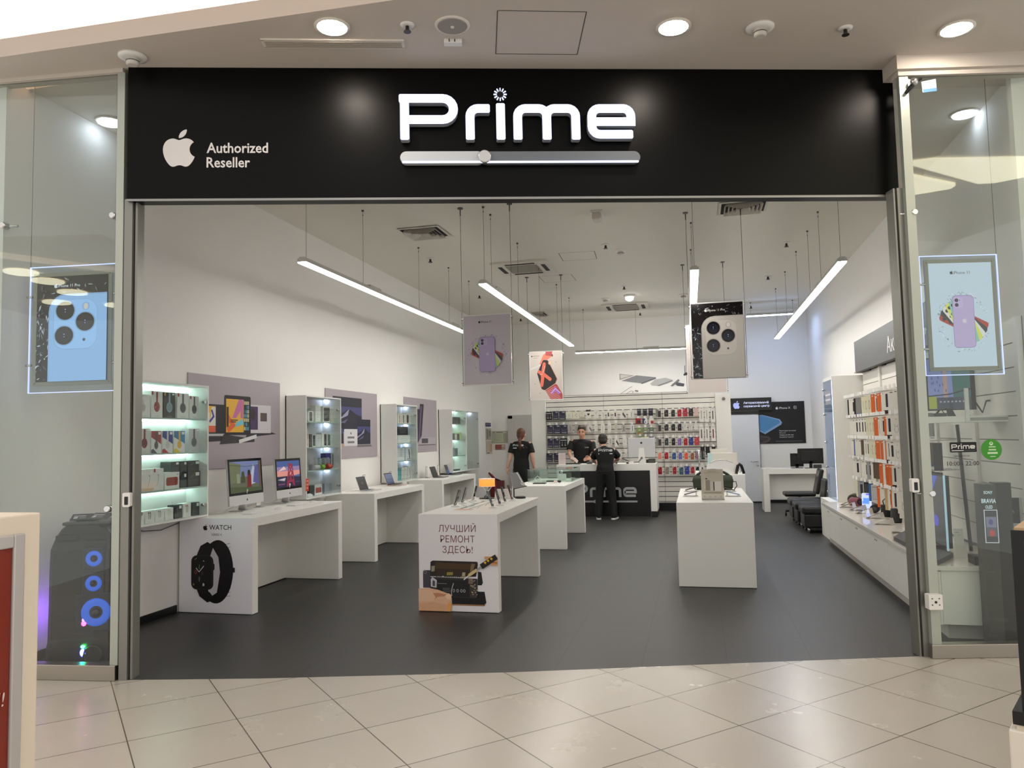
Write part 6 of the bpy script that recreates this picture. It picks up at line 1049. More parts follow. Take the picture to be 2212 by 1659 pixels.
KIND = {'K': ((30, 26, 28), None, 'black pack', .075, .27), 'G': ((128, 126, 122), lambda c, w, h: c.rect(0, 0, w, .14*h, (60, 90, 160)), 'grey pack with blue foot', .08, .26), 'W': (WA, w_plain, 'plain white pack', .085, .26), 'D': (WA, w_dark, 'white pack with dark picture', .09, .25), 'C': (CRM, c_oval, 'cream pack with oval print', .085, .25), 'O': (ORG, o_box, 'orange pack', .085, .27), 'P': (WA, o_white, 'white pack with orange edge', .085, .27), 'B': (WA, w_base, 'white pack with black base', .1, .27), 'L': (WA, w_loop, 'white pack with cable loop', .12, .29), 'R': (WA, w_circ, 'white pack with black round picture', .11, .25), 'U': ((52, 96, 150), None, 'blue pack', .06, .24), 'N': ((96, 78, 64), None, 'brown pack', .07, .21), 'F': ((196, 196, 192), k_frame, 'grey framed pack', .12, .22), 'T': (TAN, None, 'tan pack', .085, .27), 'S': ((28, 26, 28), lambda c, w, h: (c.rect(.3*w, 0, .15*w, .9*h, (90, 88, 86)), c.rect(.65*w, 0, .1*w, .9*h, (90, 88, 86))), 'black strap pack', .08, .25), 'V': ((150, 150, 150), w_dark, 'large grey pack', .13, .24), 'H': (WA, w_plain, 'long white pack', .1, .33)}
RW = ['K95 K130 W165 D215 K265 G310 C425 C475 C545 O640 P700 O760 O820 W858 B925 H1020 H1120 R1215', 'W150 W200 D265 D325 D390 D445 C500 C545 C600 O680 P735 W790 D830 O900 B952 L1090 W1210 R1262', 'W150 U200 W235 W290 N350 N375 D415 D455 C500 C535 C590 O650 P710 O750 W800 O840 B880 D925 L1030 L1150 R1230', 'W160 D220 W330 D400 V480 W520 N570 N600 N630 O690 P740 D780 O830 O880 B965 W1040 W1110 L1200', 'C205 V270 S370 U440 F540 O630 W690 T770 D850 P890 B940 D1020 L1090 R1220 W1290']
RZ = [2.19, 1.888, 1.587, 1.295, .995]
def accessory(key, Y, z, lab, tilt, twoside=True):
    col, dr, nm, w, h = KIND[key]; p = [t for a, b, t in ACC if a <= Y < b] or [ACC[-1][2]]; XF = 2.225
    m = MB(); m.tube([(XF, Y, z-.02), (2.5, Y, z-.012)], .003, 5); m.build('hook', RODM, p[0]); m = MB(M4.Translation((XF-.004, Y, z)) @ M4.Rotation(tilt*.6, 4, 'Z')); m.box(-.003, .0, -.024, .024, -.02, .024); m.build('price_tag', TAGM, p[0])
    ca, sa = math.cos(tilt), math.sin(tilt); u = V((sa, -ca, 0)); n = V((-ca, -sa, 0)); o = V((XF+.055, Y, z-.04-h))-u*w/2
    return pack('accessory_pack', lab, 'pack', o, u, w, h, .035, col, dr, 'accessories on the right wall')
random.seed(5)
for r, row in enumerate(RW):
    its = [(s[0], int(s[1:])) for s in row.split()]; x0, x1 = its[0][1], its[-1][1]
    for i, (k, x) in enumerate(its):
        px = (1825+x/9.757) if r < 2 else (1825+x/9.22); Y = at(px, 930, 0, 2.28).y
        accessory(k, Y, RZ[r], '%s on the %s right-wall row, %s from the glass cabinet' % (KIND[k][2], ORD[r], ORD[i]), random.uniform(.5, .8))
for i, (px, r, k) in enumerate(((1985, 0, 'H'), (1996, 1, 'W'), (2004, 2, 'U'), (2012, 2, 'N'), (2020, 2, 'K'), (2000, 3, 'O'), (2010, 3, 'S'), (2018, 3, 'K'), (2001, 1, 'V'))):
    accessory(k, at(px, 930, 0, 2.28).y, RZ[r], '%s on the %s right-wall row, seen through the right window%s' % (KIND[k][2], ORD[r], ', nearer' if px > 2010 else ''), .6)
# --- bluetooth speakers with card wedges on the worktop
def wedge(x, y, lab):
    t = thing('card_wedge', lab, 'price card', (x, y, .592), 'folded white price cards on the worktop'); z = .5925
    m = MB(); q = M4.Translation((x, y, z)) @ M4.Rotation(-.5, 4, 'Z'); m = MB(q); m.face([(-.17, -.07, .002), (.0, -.07, .075), (.0, .07, .075), (-.17, .07, .002)]); m.face([(-.17, .07, .0), (.0, .07, .073), (.0, -.07, .073), (-.17, -.07, .0)]); m.face([(0, -.07, .075), (.02, -.07, 0), (.02, .07, 0), (0, .07, .075)]); m.build('folded_card', PAPERW, t)
def spk_lying(lab, x, y, r, L, col, cone, wl, rz=-.35):
    t = thing('portable_speaker', lab, 'speaker', (x, y, .592), 'portable loudspeakers on the right worktop'); q = M4.Translation((x, y, .592+r)) @ M4.Rotation(rz, 4, 'Z')
    m = MB(q); m.tube([(0, -L/2, 0), (0, -L/2+.015, 0), (0, L/2-.015, 0), (0, L/2, 0)], [r*.86, r, r, r*.86], 18); m.build('body', mat('spk_'+lab[:9], col, .7), t); m = MB(q); m.tube([(0, -L/2-.004, 0), (0, -L/2, 0)], r*.72, 18); e = m.build('end_ring', BLACK, t); m = MB(q); m.tube([(0, -L/2-.012, 0), (0, -L/2-.003, 0)], [r*.4, r*.56], 16); m.build('cone', mat('cone_'+lab[:9], cone, .5), e)
def spk_up(lab, x, y, r, h, mm, loop=False):
    t = thing('portable_speaker', lab, 'speaker', (x, y, .592), 'portable loudspeakers on the right worktop'); m = MB(); m.lathe([(r*.9, .593), (r, .61), (r, .585+h), (r*.88, .592+h)], (x, y, 0), 20); m.build('body', mm, t); m = MB(); m.lathe([(r*.8, .592+h), (r*.78, .594+h)], (x, y, 0), 20); m.build('top_plate', BLACK if mm != LSP else PAPERW, t)
    if loop: m = MB(); m.tube([(x-.02, y, .59+h), (x-.03, y, .64+h), (x, y, .67+h), (x+.03, y, .64+h), (x+.02, y, .59+h)], .006, 6); m.build('strap', BLACK, t)
LSP = printed('glowing_speaker', .4, emit=1.3)
spk_lying('olive green cylinder loudspeaker lying at the far end of the worktop', 2.24, 12.28, .075, .24, (74, 72, 54), (120, 122, 66), 0); spk_lying('plum coloured cylinder loudspeaker lying beside the olive one', 2.2, 11.95, .062, .18, (118, 62, 76), (50, 40, 46), 0, .5)
x, y = 2.27, 11.55; t = thing('portable_speaker', 'upright loudspeaker glowing blue and white on the worktop', 'speaker', (x, y, .592), 'portable loudspeakers on the right worktop'); m = MB(); rings = []
N = 20; H = [0, .03, .07, .11, .15, .19, .21]; fn = lambda i, j: (200, 214, 255) if (i*7+j*3) % 5 else (120, 170, 255)
for i in range(len(H)-1):
    for j in range(N):
        a0, a1 = 2*PI*j/N, 2*PI*(j+1)/N; r0, r1 = (.062 if H[i] else .056), (.062 if i < 5 else .055)
        d = math.sin(a0*1.3+i)+math.cos(i*1.7-a0); col = (96, 150, 250) if d > 1.2 else (110, 110, 246) if d < -1.35 else (196, 208, 252)
        m.face([(x+r0*math.cos(a0), y+r0*math.sin(a0), .593+H[i]), (x+r0*math.cos(a1), y+r0*math.sin(a1), .593+H[i]), (x+r1*math.cos(a1), y+r1*math.sin(a1), .593+H[i+1]), (x+r1*math.cos(a0), y+r1*math.sin(a0), .593+H[i+1])], col, True)
m.build('glowing_body', LSP, t); m = MB(); m.lathe([(.055, .803), (.05, .808)], (x, y, 0), 20); m.build('top_plate', PAPERW, t)
spk_lying('black cylinder loudspeaker lying in the middle of the worktop', 2.26, 11.0, .055, .16, (34, 33, 34), (70, 68, 68), 0); BKF = mat('black_speaker_cloth', (24, 24, 25), .8)
spk_up('upright black loudspeaker with a strap loop', 2.28, 10.5, .058, .15, BKF, True); spk_up('upright dark grey loudspeaker, nearer than the strap one', 2.25, 9.85, .06, .165, mat('dark_grey_cloth', (48, 50, 50), .8))
t = thing('portable_speaker', 'small red cube loudspeaker near the entrance post', 'speaker', (2.28, 9.35, .592), 'portable loudspeakers on the right worktop'); m = MB(); m.box(2.24, 2.33, 9.32, 9.38, .593, .69); m.build('body', mat('red_cloth', (176, 62, 44), .6), t, bevel=.015); m = MB(); m.box(2.25, 2.32, 9.314, 9.32, .61, .675); m.build('grille', mat('red_grille', (150, 50, 38), .8), t)
t = thing('portable_speaker', 'small teal loudspeaker next to the red one', 'speaker', (2.27, 9.0, .592), 'portable loudspeakers on the right worktop'); m = MB(); m.box(2.22, 2.36, 8.97, 9.04, .593, .67); m.build('body', mat('teal_cloth', (62, 110, 128), .6), t, bevel=.02); m = MB(); m.box(2.24, 2.34, 8.964, 8.97, .61, .655); m.build('grille', mat('teal_grille', (44, 84, 100), .8), t)
for (x, y), l in zip(((2.2, 12.1), (2.12, 11.7), (2.18, 11.3), (2.17, 10.85), (2.18, 10.28), (2.14, 9.62), (2.14, 8.85)), ('olive', 'plum', 'glowing', 'lying black', 'strap-loop', 'dark grey', 'teal')):
    wedge(x, y, 'folded white price card in front of the %s loudspeaker' % l)
m = MB(); m.prism([(1.85, 6.84), (2.09, 7.27), (2.11, 8.85), (1.86, 8.3)], .5935, .63); m.build('riser_plate', mat('slate_grey_plate', (74, 75, 78), .45), label='slate grey riser plate on the window end of the worktop', cat='riser')
# --- glass cabinet with light tube
t = thing('glass_cabinet', 'tall white glass cabinet with bright light tube beside the accessory wall', 'cabinet', (2.3, 12.95, 0)); x0, x1, y0, y1 = 2.06, 2.62, 12.57, 13.42
for nm, b in (('side_panel', (x0, x1, y0, y0+.02, .6, 2.53)), ('back', (x1-.02, x1, y0, y1, .6, 2.53)), ('top_panel', (x0, x1, y0+.02, y1, 2.48, 2.53)), ('base', (x0-.12, x1, y0, y1, 0, .6)), ('side_panel', (x0, x1, y1-.02, y1, .6, 2.53))):
    m = MB(); m.box(*b); m.build(nm, LWHITE, t, bevel=.002)
m = MB(); m.box(x0, x0+.006, y0+.02, y1-.02, .6, 2.48); g = m.build('glass_door', glass('side_cabinet_glass', (226, 234, 246), .8, .04), t)
m = MB(); m.box(x0+.03, x0+.05, y0+.2, y0+.22, .62, 2.47); m.build('light_tube', mat('cool_light_tube', (214, 224, 255), emit=16), t)
for z in (.7, 1.1, 1.5, 1.95, 2.35): m = MB(); m.ball((x0-.012, y1-.08, z), .018); m.build('door_stud', CHROME, g)
for z in (1.1, 1.55, 2.0): m = MB(); m.box(x0+.06, x1-.02, y0+.02, y1-.02, z, z+.008); m.build('shelf', SHELFG, t)
c = CV((x0-.001, y1-.1, 2.1), (0, -1, 0), ZU); c.rect(.1, .0, .5, .22, (150, 150, 160)); c.rect(.12, .14, .46, .03, (220, 222, 236)); c.rect(.12, .06, .46, .03, (220, 222, 236)); c.build('door_print', PRINT, g)
# --- service corner: sign, poster, desk, seats
a, b = at(1577, 888, 1, 19.1), at(1666, 858, 1, 19.1); t = thing('service_sign', 'black lit sign with white fruit emblem and lettering over the service door', 'sign', ((a.x+b.x)/2, 19.1, a.z)); w, h = b.x-a.x, b.z-a.z
m = MB(); m.box(a.x, b.x, 19.1, 19.195, a.z, b.z); m.build('box', mat('black_sign_box', (10, 11, 16), .3), t); c = CV((a.x, 19.098, a.z), XU, ZU); c.fruit(.16*w, .47*h, .62*h, (176, 184, 250)); c.text('Авторизованный', .33*w, .54*h, .17*h, (216, 222, 255), 'l', .02, maxw=.63*w); c.text('сервисный центр', .33*w, .27*h, .17*h, (216, 222, 255), 'l', .02, maxw=.63*w); c.build('lit_face', printed('lit_sign_print', .3, emit=1.1), t)
a, b = at(1577, 960, 1, 19.18), at(1737, 866, 1, 19.18); c = CV((1.475, 19.186, a.z), XU, ZU); w, h = b.x-1.475, b.z-a.z
c.box(0, w, 0, h, -.008, 0, (20, 20, 23)); c.poly([(0, .68*h), (.06*w, .7*h), (.45*w, .58*h), (.5*w, .5*h), (.48*w, .45*h), (.12*w, .23*h), (0, .3*h)], (128, 158, 196)); c.poly([(0, .66*h), (.06*w, .68*h), (.43*w, .56*h), (.46*w, .5*h), (.1*w, .27*h), (0, .33*h)], (74, 130, 178)); c.poly([(0, .2*h), (.2*w, .17*h), (.24*w, .12*h), (.2*w, .05*h), (.08*w, 0), (0, 0)], (72, 62, 66)); c.poly([(0, .16*h), (.17*w, .14*h), (.19*w, .1*h), (0, .02*h)], (50, 42, 46))
c.fruit(.4*w, .85*h, .07*h, (230, 230, 232)); c.text('iPhone X', .45*w, .825*h, .05*h, (230, 230, 232), 'l', .004, maxw=.29*w); c.line(rrect(.77*w, .82*h, .055*w, .065*h, .015*w)+[(.825*w-.015*w, .82*h)], .006*w, (230, 230, 232)); c.text('R', .797*w, .838*h, .03*h, (230, 230, 232))
for k, s_ in enumerate(('Переходите на новый', 'iPhone Xr.', 'Скидка до 50% при', 'покупке в Trade-in*.')): c.text(s_, .43*w, (.29-.05*k)*h, .026*h, (206, 206, 210), 'l', .01, maxw=.45*w)
c.rect(.35*w, .05*h, .58*w, .008*h, (130, 130, 134)); c.build('wall_poster', PRINT, label='black wall poster with blue phone edge beside the service door', cat='poster')
m = MB(); m.box(.82, 1.475, 19.178, 19.192, 2.115, 2.19); m.build('dark_transom', mat('dark_transom', (34, 34, 38), .4), label='dark strip over the white service door', cat='strip')
t = thing('service_desk', 'white service desk with a deep panel in the right back corner', 'desk', (1.95, 17.3, 0)); m = MB(); m.box(1.34, 2.6, 17.0, 17.65, .79, .9); m.build('desktop', WHITE, t, bevel=.004); m = MB(); m.box(1.34, 1.46, 17.0, 17.65, .0, .791); m.build('leg', WHITE, t, bevel=.003); m = MB(); m.box(2.48, 2.6, 17.0, 17.65, .0, .791); m.build('leg', WHITE, t, bevel=.003); m = MB(); m.box(1.46, 2.48, 17.2, 17.23, .27, .79); m.build('modesty_panel', WHITE, t)
def monitor(lab, x0, x1, y, z0, z1):
    t = thing('computer_monitor', lab, 'monitor', ((x0+x1)/2, y, .9), 'black monitors on the service desk'); cx = (x0+x1)/2; m = MB(); m.box(x0, x1, y, y+.05, z0, z1); m.build('housing', BLACK, t, bevel=.01); m = MB(); m.box(x0+.06, x1-.06, y-.02, y, z0+.06, z1-.06); m.build('rear_bulge', mat('matte_black', (22, 22, 23), .6), t, bevel=.01); m = MB(); m.box(cx-.03, cx+.03, y+.0, y+.04, .905, z0+.05); m.build('neck', BLACK, t); m = MB(); m.box(cx-.12, cx+.12, y-.05, y+.12, .9, .91); m.build('foot', BLACK, t)
a, b = at(1724, 1002, 1, 17.15), at(1778, 968, 1, 17.15); monitor('larger black monitor on the service desk, seen from behind', a.x, b.x, 17.15, a.z, b.z)
a, b = at(1708, 1009, 1, 17.3), at(1735, 979, 1, 17.3); monitor('smaller black monitor half hidden behind the larger one', a.x, b.x, 17.3, .93, b.z)
m = MB(); m.lathe([(.05, .9), (.05, .915), (.04, .925)], (1.46, 17.12, 0), 16); m.build('white_puck', PAPERW, label='small white puck on the left end of the service desk', cat='gadget'); m = MB(); m.box(2.36, 2.52, 17.05, 17.13, .9, .98); m.build('label_printer', mat('dark_grey_cloth2', (50, 50, 52), .5), label='small dark printer in front of the monitors', cat='printer', bevel=.01)
LEA = mat('black_leather', (15, 15, 16), .32)
t = thing('office_chair', 'black office chair on castors in front of the service desk', 'chair', (2.0, 16.3, 0)); x, y = 1.95, 16.2
m = MB(); m.box(x-.3, x+.28, y-.25, y+.25, .4, .48); m.build('seat', LEA, t, bevel=.03); m = MB(M4.Translation((x+.27, y, .45)) @ M4.Rotation(.22, 4, 'Y')); m.box(0, .08, -.22, .22, 0, .5); m.build('backrest', LEA, t, bevel=.03); m = MB(); m.tube([(x, y, .12), (x, y, .42)], .03, 8); m.build('gas_post', BLACK, t)
for k in range(5):
    a = 2*PI*k/5+.3; e = (x+.28*math.cos(a), y+.28*math.sin(a)); m = MB(); m.tube([(x, y, .13), (*e, .09)], [.03, .02], 7); l = m.build('leg', BLACK, t); m = MB(); m.tube([(e[0]-.015, e[1], .035), (e[0]+.015, e[1], .035)], .035, 12); m.build('caster', BLACK, l)
def seat(lab, x, y):
    t = thing('lounge_seat', lab, 'seat', (x, y, 0), 'black leather waiting seats'); m = MB(); m.box(x-.3, x+.3, y-.27, y+.27, .31, .44); m.build('cushion', LEA, t, bevel=.04); m = MB(); m.box(x-.27, x+.3, y-.26, y+.26, .1, .31); m.build('base', mat('black_vinyl', (20, 20, 21), .3), t, bevel=.015)
    m = MB(M4.Translation((x+.28, y, .4)) @ M4.Rotation(.12, 4, 'Y')); m.box(0, .1, -.27, .27, 0, .4); m.build('backrest', LEA, t, bevel=.03)
    for dx in (-.2, .22):
        for dy in (-.2, .2): m = MB(); m.tube([(x+dx, y+dy, 0), (x+dx, y+dy, .11)], .022, 10); m.build('leg', CHROME, t)
seat('nearest black leather waiting seat beside the white base cabinets', 1.95, 13.72); seat('middle black leather waiting seat', 1.93, 14.45); seat('farthest black leather waiting seat, next to the office chair', 1.93, 15.18)
# ------------------------------------------------------------------ inside the shop windows
def lit_poster(lab, P0, P1, U, zt, zb, draw, inset, border, backlight):
    n = V((U.y, -U.x, 0)); w = (V((P1.x, P1.y, 0))-V((P0.x, P0.y, 0))).length; h = zt-zb; o = V((P0.x, P0.y, zb))-n*.14; q = frame(o, U, ZU); C3 = q.to_3x3()
    t = thing('lit_poster', lab, 'poster', o+C3 @ V((w/2, 0, 0)), 'backlit posters in the shop windows')
    m = MB(q); m.prism([(0, 0), (w, 0), (w, h), (0, h)], -.012, -.004); m.build('acrylic_plate', glass('acrylic_plate', (236, 242, 248), .5, .04), t)
    e = .006; m = MB(q)
    for a, b, c_, d in ((0, w, 0, e), (0, w, h-e, h), (0, e, e, h-e), (w-e, w, e, h-e)): m.box(a, b, c_, d, -.012, .0)
    m.build('glowing_edge', mat('edge_glow', (190, 200, 255), emit=1.3), t)
    x0, y0 = inset; iw, ih = w-2*x0, h-2*y0
    m = MB(q); m.box(x0, x0+iw, y0, y0+ih, -.003, .012); fr = m.build('backing_frame', mat('beige_poster_frame', border, .5), t)
    b2 = .03; c = CV(q @ V((x0+b2, y0+b2, .0125)), U, ZU, .00012); draw(c, iw-2*b2, ih-2*b2); c.build('lit_print', BACKLIT, fr)
    for sx in (0, 1):
        m = MB(q); X = -.0 if sx == 0 else w; m.tube([(X, h, -.008), (X, 4.6-zb, -.008)], .002, 5); m.build('hanging_wire', WIRE, t)
        for z in (.22*h, .76*h): m = MB(q); m.tube([(X-.02, z, 0), (X+.035*(1-2*sx), z, .008)], .009, 8); m.build('clamp', CHROME, t)
    for sx in (.02, iw-.02):
        for sz in (.02, ih-.02): m = MB(q); m.lathe([(.007, .012), (.005, .017)], (x0+sx, y0+sz, 0), 8); m.build('screw', ALU, t)
a, b = onpl(38, 576, A2, B2), onpl(224, 840, A2, B2); kk = 1.03
lit_poster('backlit black poster of a three-lens phone in the left window', a-U2*.01, b+U2*.01, U2, 3.115, 2.12, lambda c, w, h: art_pro(c, w, h, (146, 190, 240), (14, 16, 20), (220, 228, 240), ''), (.045, .055), (150, 150, 142), 1)
a, b = onpl(2008, 548, A3, B3), onpl(2192, 800, A3, B3)
lit_poster('backlit pale poster of fanned coloured phones in the right window', a-U3*.01, b+U3*.012, U3, 3.045, 2.1, lambda c, w, h: art_eleven(c, w, h, (196, 212, 226), .95), (.03, .035), (186, 180, 164), 1)
# big party loudspeaker, left window
t = thing('party_speaker', 'big black party loudspeaker with blue glowing drivers in the left window', 'speaker', (-4.78, 5.2, 0)); q = M4.Translation((-4.76, 5.2, 0)) @ M4.Rotation(.42, 4, 'Z'); PB = mat('party_black', (20, 21, 22), .42)
m = MB(q); prof = [(.05, .25), (.12, .255), (.2, .24), (.5, .235), (.72, .235), (.9, .23), (1.0, .2), (1.06, .16), (1.085, .13)]
m.grid([[(sx*hw*(1 if abs(sx) > .8 else 1), sy*(.2 if z < 1.0 else .17), z) for sx, sy in ((-1, -.8), (-.85, -1), (.85, -1), (1, -.8), (1, .8), (.85, 1), (-.85, 1), (-1, .8))] for z, hw in prof], smooth=False); m.build('body', PB, t)
m = MB(q); m.box(-.15, .22, -.17, .17, 1.085, 1.11); m.build('top_cap', mat('dark_top_cap', (58, 60, 56), .3), t, bevel=.01)
BLUEG = mat('blue_driver_glow', (40, 90, 210), .4, emit=.55, ecol=(50, 110, 235)); CONE = mat('driver_dark', (24, 32, 52), .4)
for x, z, r in ((.1, .83, .062), (.1, .64, .062), (.12, .42, .11)):
    m = MB(q); m.box(x-r*1.35, x+r*1.2, -.215, -.19, z-r*1.35, z+r*1.35); sq = m.build('driver_frame', CONE, t, bevel=.008); m = MB(q); m.lathe([(r, -.213), (r*.86, -.225), (r*.4, -.214), (.001, -.213)], (x, 0, z), 22, axis='y'); m.build('blue_cone', BLUEG, sq); m = MB(q); m.lathe([(r*.3, -.215), (r*.2, -.235), (.001, -.24)], (x, 0, z), 14, axis='y'); m.build('dust_cap', CONE, sq)
m = MB(q); m.box(-.02, .1, -.212, -.2, .26, .4); lb = m.build('light_window', CONE, t); m = MB(q); m.ball((.035, -.216, .34), .017, .008, .02); m.build('magenta_light', mat('magenta_led', (255, 60, 170), emit=26, ecol=(255, 40, 140)), lb); m = MB(q); m.ball((.035, -.216, .366), .014, .007, .016); m.build('violet_light', mat('violet_led', (110, 60, 255), emit=26, ecol=(90, 50, 255)), lb)
m = MB(q); m.ball((.03, -.214, .165), .016, .008, .012); m.build('green_light', mat('green_led', (60, 255, 90), emit=40, ecol=(40, 255, 80)), lb); m = MB(q); m.ball((.03, -.214, .12), .02, .008, .03); m.build('blue_light', mat('blue_led', (50, 60, 255), emit=60, ecol=(50, 50, 255)), lb)
m = MB(q); m.tube([(-.26, .05, .42), (-.262, .05, .34)], .012, 8); m.build('side_violet_light', mat('side_violet', (150, 90, 255), emit=120, ecol=(150, 80, 255)), t)
for a in ((-.1, 1.0), (.1, 1.0), (.1, .93)): m = MB(q); m.box(a[0]-.08, a[0]+.08, -.206, -.2, a[1]-.025, a[1]+.015); m.build('grille_slot', mat('slot_dark', (10, 10, 11), .5), t, bevel=.004)
m = MB(q); m.box(-.255, .255, -.2, .2, 0, .05); m.build('base', PB, t, bevel=.02); m = MB(q); m.lathe([(.075, -.216), (.06, -.225), (.05, -.21)], (.1, 0, .1), 20, axis='y'); m.build('wheel', mat('wheel_dark', (40, 38, 30), .5), t)
for k, (dx, dy, rz, col, l) in enumerate(((-.06, -.05, .1, (52, 50, 56), 'dark photo leaflet lying on the party loudspeaker'), (.06, -.03, -.25, (70, 68, 70), 'grey leaflet lying right on the party loudspeaker'), (-.02, -.09, .05, (48, 116, 90), 'green leaflet hanging over the front of the party loudspeaker'))):
    c = CV(q @ V((dx-.08, dy, 1.115+k*.004)), q.to_3x3() @ (M4.Rotation(rz, 3) @ XU if 0 else V((math.cos(rz), math.sin(rz), 0))), q.to_3x3() @ V((-math.sin(rz), math.cos(rz), .35 if k < 2 else -.1))); c.box(0, .17, 0, .12, -.002, 0, col); c.rect(.015, .075, .09, .012, (200, 200, 206)); c.rect(.02, .03, .03, .035, (206, 206, 210)) if k < 2 else c.rect(.05, .01, .07, .03, (170, 200, 226)); c.rect(.06, .03, .05, .03, (120, 120, 126)); c.build('leaflet', PRINT, label=l, cat='leaflet', group='leaflets on the party loudspeaker')
# right window goods
t = thing('window_shelf', 'white shelf across the right window carrying the screen', 'shelf', (2.2, 7.15, 1.75)); m = MB(); m.box(1.88, 2.5, 7.05, 7.4, 1.735, 1.79); m.build('board', LWHITE, t, bevel=.003); m = MB(); m.box(2.18, 2.21, 7.03, 7.05, 1.74, 2.02); m.build('clear_divider', mat('clear_bright_edge', (226, 226, 222), .1), t); m = MB(); m.box(2.2, 2.5, 7.045, 7.05, 1.75, 1.775); m.build('price_channel', mat('channel_grey', (170, 168, 158), .4), t)
t = thing('television', 'flat television with a bright seaside picture on the window shelf', 'television', (2.13, 7.25, 1.79)); x0, x1 = 1.955, 2.33; m = MB(); m.box(x0, x1, 7.24, 7.29, 1.845, 2.3); m.build('housing', BLACK, t); c = CV((x0+.008, 7.238, 1.85), XU, ZU); w, h = x1-x0-.045, .44
c.rect(0, 0, w, h, (118, 128, 176)); c.rect(.36*w, 0, .1*w, h, (168, 136, 124)); c.poly([(.6*w, 0), (w, 0), (w, h), (.56*w, h)], (48, 92, 86)); c.rect(0, 0, w, .24*h, (58, 60, 74)); c.rect(0, .02*h, .19*w, .24*h, (150, 156, 60)); c.line([(0, .27*h), (.5*w, .3*h), (w, .4*h)], .01, (20, 24, 30))
for k in range(8): c.rect((.26+.09*k)*w, .14*h, .045*w, .03*h, (150, 150, 160))
for k in range(22): c.rect(random.uniform(0, .5*w), random.uniform(.3*h, h), .008, .02, (66, 74, 130))
c.build('screen', SCREEN, t); m = MB(); m.tube([(2.0, 7.26, 1.79), (2.05, 7.26, 1.85)], .008, 6); m.tube([(2.28, 7.26, 1.79), (2.25, 7.26, 1.85)], .008, 6); m.build('foot', BLACK, t); m = MB(); m.tube([(2.32, 7.3, 1.95), (2.4, 7.32, 1.82), (2.46, 7.4, 1.92), (2.58, 7.44, 1.935)], .007, 6); m.build('power_cable', BLACK, t)
flat('media_box', 'flat dark media player on the window shelf', 'media player', 1.96, 2.06, 7.1, 7.2, 1.79, .03, (52, 50, 50)); t = thing('small_radio', 'small dark tilted radio on the window shelf', 'radio', (2.1, 7.12, 1.79)); m = MB(frame((2.08, 7.14, 1.79), XU, V((0, .4, 1)))); m.prism([(0, 0), (.06, 0), (.04, .07), (0, .07)], -.02, 0); m.build('body', mat('dark_radio', (60, 58, 54), .5), t); m = MB(); m.tube([(2.06, 7.13, 1.8), (2.03, 7.12, 1.84), (2.07, 7.13, 1.86)], .004, 6); m.build('cable', BLACK, t)
t = thing('wall_socket', 'double wall socket with black plug on the right wall above the shelf', 'socket', (2.655, 7.44, 1.93)); m = MB(); m.box(2.64, 2.659, 7.36, 7.6, 1.88, 2.0); m.build('plate', PAPERW, t); m = MB(); m.box(2.59, 2.64, 7.42, 7.47, 1.91, 1.96); m.build('plug', BLACK, t)
c = CV((2.0, 7.24, .63), V((.16, 1, 0)), ZU) if 0 else None
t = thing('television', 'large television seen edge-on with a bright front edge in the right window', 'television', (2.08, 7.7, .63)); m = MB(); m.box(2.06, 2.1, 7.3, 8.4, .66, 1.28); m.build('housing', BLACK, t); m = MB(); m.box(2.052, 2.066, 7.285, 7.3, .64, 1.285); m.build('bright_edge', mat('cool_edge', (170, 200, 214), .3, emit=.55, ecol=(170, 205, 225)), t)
c = CV((2.0585, 8.38, .67), (0, -1, 0), ZU); c.rect(0, 0, 1.06, .6, (14, 16, 30)); c.poly([(0, .6), (.9, .6), (.6, .35), (.3, .3), (0, .4)], (40, 70, 190)); c.poly([(0, .6), (.5, .6), (.3, .42), (0, .46)], (70, 110, 230)); c.ell(.8, .2, .08, .05, (60, 60, 200)); c.build('screen', SCREEN, t); m = MB(); m.box(2.02, 2.14, 7.5, 8.2, .631, .66); m.build('foot', BLACK, t)
t = thing('card_stand', 'tall white card leaning in the right window', 'card', (2.08, 7.05, .63)); c = CV((2.03, 7.0, .632), V((1, -.15, 0)), V((.22, .2, 1))); c.box(0, .07, 0, .235, -.006, 0, (206, 204, 196)); c.rect(.01, .2, .03, .004, (150, 148, 140)); c.rect(.03, .18, .02, .004, (150, 148, 140)); c.build('card', PRINT, t)
t = thing('brand_pylon', 'dark pylon with glowing white lettering in the right window', 'pylon', (2.3, 6.72, 0)); m = MB(); m.box(2.13, 2.24, 6.66, 6.79, 0, 1.25); m.build('grey_half', mat('pylon_grey', (62, 62, 58), .3), t); m = MB(); m.box(2.24, 2.35, 6.67, 6.79, 0, 1.26); m.build('black_half', mat('pylon_black', (18, 17, 14), .25), t)
c = CV((2.185, 6.658, 0), XU, ZU)
for s_, z, cap, mw in (('SONY', 1.175, .024, .062), ('BRAVIA', 1.105, .034, .1), ('OLED', 1.062, .026, .05)): c.text(s_, 0, z, cap, (216, 236, 244), 'c', .012, maxw=mw)
c.build('lit_lettering', printed('lit_white_letters', .3, emit=1.0), t); c = CV((2.14, 6.64, .8), V((1, .0, 0)), ZU); c.rect(0, 0, .095, .255, (214, 220, 224)); c.rect(.006, .006, .083, .243, (52, 52, 60)); c.rect(.012, .12, .072, .08, (128, 126, 150)); c.rect(.012, .05, .072, .07, (96, 90, 100)); c.ell(.05, .075, .018, .026, (190, 70, 66)); c.ell(.045, .16, .016, .022, (90, 80, 140)); c.build('lit_card', printed('lit_card', .2, emit=.8), t)
